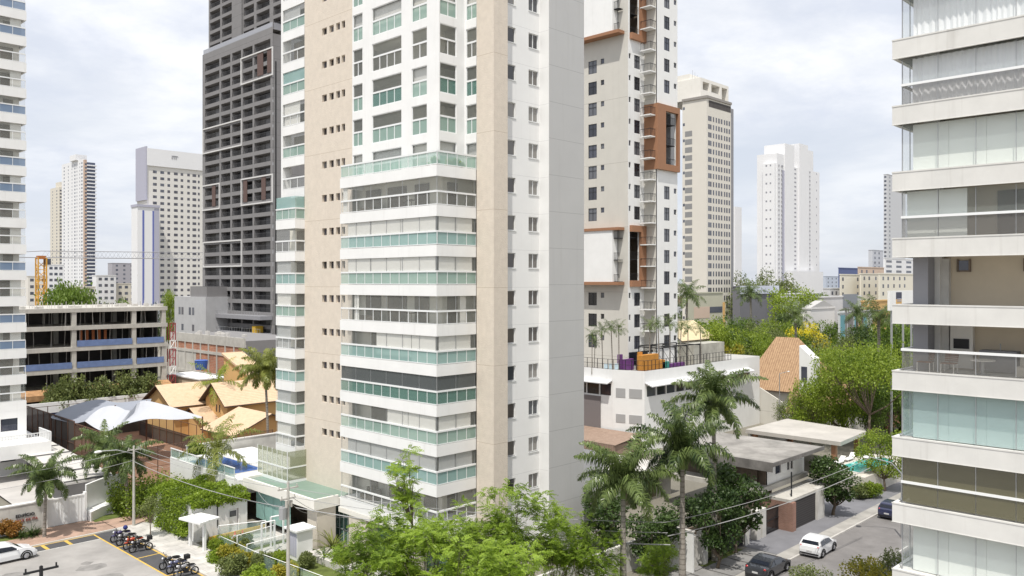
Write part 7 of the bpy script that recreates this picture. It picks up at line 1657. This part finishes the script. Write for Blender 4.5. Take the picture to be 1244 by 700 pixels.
for px, Y, top, m_, s, lab in ((986, 55, 682, nt_, .8, 'round olive tree top at the bottom edge beside the white car'), (1058, 52, 676, nt2, 1.0, 'reddish golden tree top at the bottom edge before the near balcony tower'), (1082, 55, 664, nt_, .8, 'thin olive tree against the corner of the near balcony tower')):
    x, y = pos(px, Y); H = 5.2 if m_ is nt_ else 5.0; plant_tree('small_street_tree', lab, 'tree', x, y, m_, 0, s, hz(top, Y)/H, px, 'tree tops along the near pavement')
# left side: trees beyond the sails, rooftop big tree, bushes
dome = tree_meshes('dome', 9, 7, 3, 46, 120, .4, lf_green, 320, 'umbrella', .25, .7)
x, y = pos(86, 200); plant_tree('dome_tree', 'big dome shaped green tree above the construction building', 'tree', x, y, dome, 0, 1.05, hz(345, 200)/9, .5)
for i, (px, Y, top, k, s, lab) in enumerate(((150, 175, 359, 'round', .8, 'small tree right of the dome tree above the building site'), (205, 240, 351, 'bright', .8, 'bright tree at the foot of the white hotel block'), (186, 190, 362, 'dark', .6, 'dark low tree above the right end of the building site'), (128, 185, 362, 'olive', .7, 'olive tree directly right of the dome tree'))):
    x, y = pos(px, Y); plant_tree('broadleaf_tree', lab, 'tree', x, y, tm[k], 0, s, hz(top, Y)/HM[k], i, 'trees behind the building site')
lt = tree_meshes('site_tree', 4.8, 2.2, 1.6, 22, 110, .24, lf_olive, 330, 'round', .1, .75)
for i, px in enumerate((62, 78, 93, 108, 122, 150, 168, 184)):
    x, y = xy(px, 131.6), 131.6; plant_tree('street_tree', ['first small street tree from the left edge before the building site', 'second street tree, half over the first construction bay', 'third street tree before the building site', 'street tree just left of the first concrete column', 'street tree just right of the first concrete column', 'street tree left of the second concrete column', 'street tree right of the second concrete column', 'street tree nearest the red hoist'][i],
        'tree', x, y, lt, 0, 1.1+.12*(i % 3), 1.55+.14*((i*7) % 3), i*1.1, 'street trees before the building site')
x, y = pos(262, 118); ban = palm_meshes('banana', 3.2, 2.3, 8, lf_bright, 70, .12, .1, .9, 0, 0, 20, .5, .9, .1, .2); plant_palm('small bright banana like plant between the ochre houses', x, y, ban, 0, hz(458, 118)/3.6, 0, None, 'banana_plant', 'plant')
G = 'shrubs of the gate corner garden'
for px, py, k, s, lab in ((8, 655, 5, .95, 'reddish green shrub at the left picture edge'), (-4, 650, 2, .9, 'golden shrub cut by the left picture edge'), (140, 622, 1, .8, 'bright shrub below the tall palm'), (150, 619, 3, .8, 'dark shrub between the two palms'), (126, 626, 4, .55, 'low shrub left below the tall palm'), (163, 612, 3, .8, 'dark shrub right of the leaning palm')):
    x, y = gp(px, py); shrub('garden_shrub', lab, x, y, bush[k], .1, s, px, G)
spk = [spiky_mesh('spiky%d' % i, 60, 1.3, m_, 80+i) for i, m_ in enumerate((lf_dark, lf_palmb, lf_golden))]
for px, py, k, s, lab in ((26, 655, 0, .9, 'dark spiky plant under the sign wall lettering'), (38, 654, 0, 1.0, 'larger dark spiky plant left of the palm trunk'), (45, 651, 0, .7, 'small spiky plant touching the palm trunk')):
    x, y = gp(px, py); shrub('spiky_plant', lab, x, y, spk[k], .1, s, px, 'spiky plants under the sign wall', 'plant')
bed = MB().poly([(17, 79.8, .145), (ga-1.2, 79.8, .145), (ga-1.2, 81.3, .145), (17, 81.3, .145)]); structure('planting_bed', bed, grassm); structure('grass_strip', MB().poly([(gb+.4, 80.2, .145), (32.6, 80.2, .145), (32.6, 82, .145), (gb+.4, 82, .145)]), grassm)
# tower garden
G = 'shrubs of the tower entrance garden'
gs = [(268, 672, 1, .9, 'bright shrub at the left end of the entrance garden'), (282, 682, 2, 1.1, 'golden shrub in the entrance garden'), (300, 690, 2, 1.0, 'golden shrub near the bottom of the entrance garden'), (296, 668, 0, .9, 'olive shrub near the white fence rails'), (318, 694, 0, 1.0, 'olive shrub left of the utility pole'), (335, 690, 1, .9, 'bright shrub directly left of the utility pole'),
      (283, 700, 0, 1.1, 'olive shrub at the bottom edge of the garden'), (310, 712, 4, 1.2, 'green shrub below the entrance garden'), (262, 684, 4, .8, 'green shrub beside the pavement at the canopy pillar'), (345, 705, 2, 1.0, 'golden shrub below the utility pole'), (372, 690, 0, .8, 'olive shrub right of the utility pole'), (420, 690, 1, .9, 'bright shrub before the lobby glass')]
for px, py, k, s, lab in gs: x, y = gp(px, py); shrub('garden_shrub', lab, x, y, bush[k], 0, s*.9, px, G)
for px, py, k, s, lab in ((252, 664, 1, .9, 'yellowish spiky plant beside the entrance canopy'), (278, 664, 0, 1.1, 'dark spiky plant near the red cones'), (404, 672, 1, 1.9, 'large yellow striped dracaena before the lobby'), (412, 684, 1, 1.5, 'second striped dracaena lower before the lobby'), (394, 682, 0, 1.2, 'dark spiky plant at the stone pier')):
    x, y = gp(px, py); shrub('spiky_plant', lab, x, y, spk[k], 0, s, px, 'spiky plants of the tower entrance', 'plant')
for i in range(3):
    x, y = gp(160+6*i, 646-3*i); 
st = tree_meshes('street_sapling', 3.6, 1.1, 1.6, 14, 90, .12, lf_olive, 340, 'round', .05, .8); x, y = gp(183, 655); plant_tree('sapling', 'thin street sapling growing beside the parked motorbikes', 'tree', x, y, st, .1, 1, 1, 0)
o = shrub_mesh('vine_column', .8, .7, 2.6, 2600, .17, lf_vine, 90, 12); x, y = gp(214, 672); shrub('climbing_shrub', 'tall leafy climber on the gatehouse street corner', 32.0, 69.4, o, 0, 1.0, 0, None, 'shrub')
# horizon: far city trees as one mass
rng_ = np.random.default_rng(9); Q = []
for i in range(300):
    a = rng_.uniform(-620, 620); Y = rng_.uniform(480, 900); x, y = pos(622+a*1.1, Y); r = rng_.uniform(5, 10); n = 60
    p = unit(rng_.normal(0, 1, (n, 3)))*r*rng_.uniform(.3, 1, (n, 1)); p[:, 2] = np.abs(p[:, 2])*.9; Q.append(leafquads(np.array([x, y, 0])+p, rng_.normal(0, 1, (n, 3)), rng_.normal(0, 1, (n, 3)), np.full(n, 2.6), np.full(n, 1.1)))
o = link('distant_woodland', quads_mesh('distant_woodland', np.concatenate(Q), leafmat('leaf_far', (.06, .085, .05), (.14, .17, .09), .1, .3))); tag(o, 'distant line of trees along the horizon', 'woodland', None, 'stuff')
Q = []
for i in range(150):
    px_ = rng_.uniform(1098, 1330); Y = rng_.uniform(98, 320); x, y = pos(px_, Y); r = rng_.uniform(2.0, 4.2); n = 170
    if y < 34: continue
    p = unit(rng_.normal(0, 1, (n, 3)))*r*rng_.uniform(.5, 1, (n, 1)); p[:, 2] = np.abs(p[:, 2])*1.2; Q.append(leafquads(np.array([x, y, .2])+p, rng_.normal(0, 1, (n, 3)), rng_.normal(0, 1, (n, 3))+unit(p), np.full(n, .5), np.full(n, .2)))
o = link('wooded_lots', quads_mesh('wooded_lots', np.concatenate(Q), lf_green)); tag(o, 'mass of green garden bushes behind the near balcony tower', 'bushes', None, 'stuff')
bb = MB(); rz_ = random.Random(11)
for i in range(420):
    a = rz_.uniform(-760, 760); Y = rz_.uniform(420, 1500); x, y = pos(622+a, Y); w_ = rz_.uniform(8, 26); h = rz_.uniform(3, 9) if rz_.random() < .85 else rz_.uniform(10, 17)
    bb.box(x, x+w_, y, y+rz_.uniform(8, 20), 0, h, rz_.randrange(4))
o = bb.build('distant_rooftops', [offw, creamf, mat('far_roof', (.42, .30, .24), .8), mat('far_grey3', (.45, .46, .48), .8)]); tag(o, 'far low rooftops of the town up to the horizon', 'town', None, 'stuff')

# ------------------------------------------------------------------ vehicles
x, y = gp(994, 671); make_car('white hatchback with dark panoramic roof parked on the narrow side street', (.80, .81, .83), (x, y, .005), math.radians(3), 3.9)
x, y = gp(10, 681); make_car('white saloon car near the red driveway', (.82, .83, .85), (x-.3, y, .005), math.radians(2), 4.4, 1.76, 1.46, False)
x, y = gp(932, 697); make_car('dark grey saloon car half cut by the bottom edge on the narrow side street', (.035, .038, .045), (x+.2, y, .005), math.radians(1), 4.4, 1.78, 1.44, False)
x, y = gp(1084, 628); make_car('dark blue car peeping out behind the near balcony tower', (.03, .035, .08), (x+.6, y, .005), math.radians(0), 4.2)
x, y = gp(66, 528, 0); make_car('white car beyond the court fence in front of the dark hoarding', (.8, .8, .82), (*at(64, 520, 120)[:2], .03), math.radians(5), 4.2)
# dark sunroof on the white hatchback is part of its roof
for i, (px, py, c, b_, lab) in enumerate(((160, 655, (.05, .04, .12), False, 'dark purple motorbike furthest from the bottom edge'), (166, 659, (.12, .12, .13), False, 'grey motorbike second in the upper motorbike row'), (172, 664, (.42, .06, .02), False, 'red orange motorbike in the upper row'), (178, 668.5, (.03, .03, .035), True, 'black motorbike with top box next to the red one'),
        (205, 691, (.03, .03, .04), False, 'black motorbike first in the lower row'), (212, 696, (.10, .11, .20), True, 'dark blue motorbike with top box in the lower row'), (219, 702, (.25, .25, .27), False, 'grey motorbike at the bottom edge of the lower row'))):
    x, y = gp(px, py); make_bike(lab, c, (28.05, y, .012), math.radians(176+(i*37) % 11-5), b_)
hl_ = MB(); hx_, hy_ = gp(160, 655); hl_.ball((28.33, hy_, 1.11), .2, 12); o = hl_.build('helmet', mat('blue_paint', (.02, .03, .16), .2, .6)); tag(o, 'round dark blue helmet resting on the seat of the furthest motorbike', 'helmet')

# ------------------------------------------------------------------ street furniture
polem = mat('concrete_pole', (.47, .45, .41), .9, var=.15)
def pole(label, x, y, h, arms):
    t = thing('utility_pole', label, 'utility pole', (x, y, 0)); q = MB(); q.tube([(x, y, 0), (x, y, h)], [.14, .09], 10); q.build('post', polem, t)
    for zz, L_ in arms:
        q = MB(); q.box(x-L_, x+L_, y-.05, y+.05, zz, zz+.1)
        for u in (-L_+.1, 0, L_-.1): q.cyl((x+u, y, zz+.1), .045, .18, 6)
        q.build('crossarm', polem, t)
    return t
p1 = (30.4, 76.6); P1 = pole('concrete utility pole with street lamp between two palms near the white gate', *p1, 7.3, ((6.9, .55),))
p2 = (31.0, yx(350, 31.0)); P2 = pole('concrete utility pole with transformer in front of the tower entrance', *p2, 8.1, ((7.6, .8), (6.9, .6)))
q = MB(); q.tube([(p1[0], p1[1], 6.6), (p1[0]-1.4, p1[1]+.2, 7.1), (p1[0]-2.7, p1[1]+.4, 7.15)], .045, 6); q.build('lamp_arm', metal, P1); q = MB(); q.ball((p1[0]-2.9, p1[1]+.4, 7.12), .3, 10, 0, 1.2, .6, .4); q.build('lamp_head', alu, P1, smooth=True)
q = MB(); q.cyl((p2[0]-.42, p2[1], 5.6), .26, .8, 12); q.box(p2[0]-.2, p2[0]+.05, p2[1]-.06, p2[1]+.06, 6.0, 6.15); q.build('transformer', metal, P2)
q = MB(); q.cyl((p2[0]-.25, p2[1]-.2, 6.4), .1, .5, 8); q.cyl((p2[0]+.3, p2[1]+.1, 6.3), .1, .45, 8); q.build('fuse_box', polem, P2)
xq_, yq_ = pos(50, 42); P3 = pole('dark topped utility pole with only its crossarms showing near the white saloon', xq_, yq_, hz(688, 42), ((hz(694, 42), .8),))
for c_ in P3.children: c_.data.materials[0] = black
def wire(label, a, b_, sag, r=.018, n=16, group='overhead wires along the wide street'):
    P = []
    for i in range(n+1):
        t = i/n; P.append((a[0]+(b_[0]-a[0])*t, a[1]+(b_[1]-a[1])*t, a[2]+(b_[2]-a[2])*t-sag*4*t*(1-t)))
    q = MB(); q.tube(P, r, 4); o = q.build('overhead_wire', mat('wire_grey', (.32, .32, .32), .7)); return tag(o, label, 'wire', group)
p3 = (32.0, 30.5); 
wire('upper wire between the two utility poles', (p1[0]-.4, p1[1], 7.1), (p2[0]-.7, p2[1], 7.8), .35); wire('second wire between the two utility poles', (p1[0]+.4, p1[1], 7.1), (p2[0]+.7, p2[1], 7.8), .4); wire('lowest thick wire between the two utility poles', (p1[0], p1[1], 5.9), (p2[0], p2[1], 6.3), .5, .028)
wire('wire from the right pole to the left past the gate', (p1[0]-.3, p1[1], 6.9), (4, 79.5, 6.9), .9); wire('lower wire from the lamp pole to the left edge', (p1[0], p1[1], 6.0), (4, 79.3, 6.0), 1.0)
wire('service wire from the transformer pole to the tower lobby', (p2[0], p2[1], 6.9), (38.2, yK+.4, 3.2), .5); wire('second service wire towards the lobby pier', (p2[0]+.3, p2[1], 7.0), (40.3, 57.2, 2.7), .5); wire('service wire to the far end of the entrance canopy', (p2[0], p2[1], 6.6), (37.8, 68, 3.4), .7)
for i, (z, lab) in enumerate(((7.7, 'top wire leading from the transformer pole to the narrow side street'), (7.0, 'middle wire leading to the narrow side street'), (6.2, 'low thick wire bundle leading to the narrow side street'))):
    wire(lab, (p2[0]+.3*i, p2[1], z), (43+i*.3, 28.6, z-.3), .5, .02 if i < 2 else .035, 16, 'overhead wires of the narrow side street'); 
wire('wire along the narrow side street near the dark car', (43, 28.6, 7.4), (70, 26.5, 7.6), .5, .02, 16, 'overhead wires of the narrow side street'); wire('lower wire along the narrow side street', (43.3, 28.6, 6.5), (70, 26.6, 6.7), .5, .03, 16, 'overhead wires of the narrow side street')
SL = thing('street_lamp', 'curved grey street lamp reaching over the narrow side street', 'street lamp', (*hp(1072, 640, 0), 0)); x, y = hp(1078, 650, 0); q = MB(); q.tube([(x, y-1.2, 0), (x, y-1.2, 5.5), (x-.4, y-.5, 6.4), (x-1.6, y+.9, 6.9)], [.09, .07, .05, .04], 7); q.build('post', metal, SL); q = MB(); q.ball((x-1.9, y+1.1, 6.9), .3, 8, 0, 1.2, .8, .4); q.build('lamp_head', alu, SL, smooth=True)
SL2 = thing('street_lamp', 'slim grey lamp post before the tiled roof house', 'street lamp', (*hp(947, 500, 0), 0)); x, y = hp(947, 520, 0); q = MB(); q.tube([(x, y, 0), (x, y, 8.2)], [.1, .05], 7); q.tube([(x, y, 8.2), (x+1.0, y-.8, 8.5)], .04, 5); q.build('post', metal, SL2); q = MB(); q.ball((x+1.1, y-.9, 8.5), .22, 8, 0, 1.2, .8, .4); q.build('lamp_head', alu, SL2, smooth=True)
# glass and white rail fence of the tower entrance
EF = thing('entrance_fence', 'white framed glass fence and gate frames around the tower entrance', 'fence', (35, 60, 0)); q = MB(); g = MB()
def fr_rect(x0, y0, x1, y1, h, t=.07):
    for x, y in ((x0, y0), (x1, y1)): q.box(x-t/2, x+t/2, y-t/2, y+t/2, 0, h)
    q.tube([(x0, y0, h), (x1, y1, h)], t/2, 4)
line = [(32.4, 64.4), (32.4, 61.5), (32.4, 58.6), (32.6, 55.8), (32.8, 53), (33, 50)]
for (x0, y0), (x1, y1) in zip(line[:-1], line[1:]): fr_rect(x0, y0, x1, y1, 1.35, .05); g.box(x0-.01, x0+.01, y1+.05, y0-.05, .1, 1.3)
for (x0, y0), (x1, y1) in (((33.4, 66.6), (37, 65.2)), ((36.9, 60.5), (32.6, 60.3)), ((36.8, 63.4), (33.2, 63.0))): fr_rect(x0, y0, x1, y1, 1.5); g.prism([(x0, y0), (x1, y1), (x1, y1+.02), (x0, y0+.02)], .1, 1.4)
for x0, y0 in ((34.6, 61.6), (36.0, 62.6)): fr_rect(x0, y0, x0+1.1, y0-.1, 2.5, .12)
q.build('frame', alu, EF); g.build('glass_panel', mat('fence_glass', (.45,.60,.56), .05, .6, alpha=.18), EF)
PT = MB().poly([(32.3, 61.0, .03), (38.2, 61.2, .03), (38.2, 62.9, .03), (32.3, 62.6, .03)]).poly([(33, 64.2, .03), (39, 63.6, .03), (39, 66.2, .03), (33, 67.8, .03)]); structure('entrance_path', PT, lconc)
CB2 = thing('security_cabin', 'small white slatted cabin at the tower entrance behind the pole', 'cabin', (36.2, 58.6, 0)); q = MB(); q.box(35.6, 37.0, 57.9, 59.4, 0, 2.3); q.build('wall', white, CB2); q = MB(); q.box(35.4, 37.2, 57.7, 59.6, 2.301, 2.45); q.build('roof', white, CB2); q = MB()
for i in range(5): q.box(35.57, 35.599, 58.0+.28*i, 58.2+.28*i, .3, 2.1)
q.build('slat', lil, CB2)
orc = mat('cone_orange', (.68, .10, .04), .5)
for i, (x, y, lab) in enumerate(((34.9, 66.6, 'left red and white traffic cone by the gatehouse door'), (35.5, 66.4, 'right red and white traffic cone by the gatehouse door'))):
    t = thing('traffic_cone', lab, 'traffic cone', (x, y, .03), 'traffic cones by the gatehouse'); q = MB(); q.tube([(x, y, .06), (x, y, .75)], [.2, .03], 12); q.build('cone_body', orc, t); q = MB(); q.box(x-.24, x+.24, y-.24, y+.24, .031, .06); q.build('base', orc, t); q = MB(); q.tube([(x, y, .3), (x, y, .45)], [.145, .105], 12); q.build('white_band', white, t)
SR = MB().box(33.2, 38.5, 67.72, 67.85, .03, .35); o = SR.build('yellow_barrier', mat('barrier_yellow', (.65, .42, .05), .6)); tag(o, 'long low yellow barrier rail beside the garage ramp', 'barrier')
BN = thing('wall_bench', 'low white bench like block at the bottom beside the feathery trees', 'wall', (39.5, 50, 0)); MB().box(36.5, 38.4, 43.5, 58.0, 0, .5).build('planter', lconc, BN)
FW = thing('garden_wall', 'pale garden wall along the right side of the tower plot', 'wall', (46, 38, 0)); MB().box(33.5, 54.6, 37.7, 37.95, 0, 2.2).build('wall', gardenwall, FW)
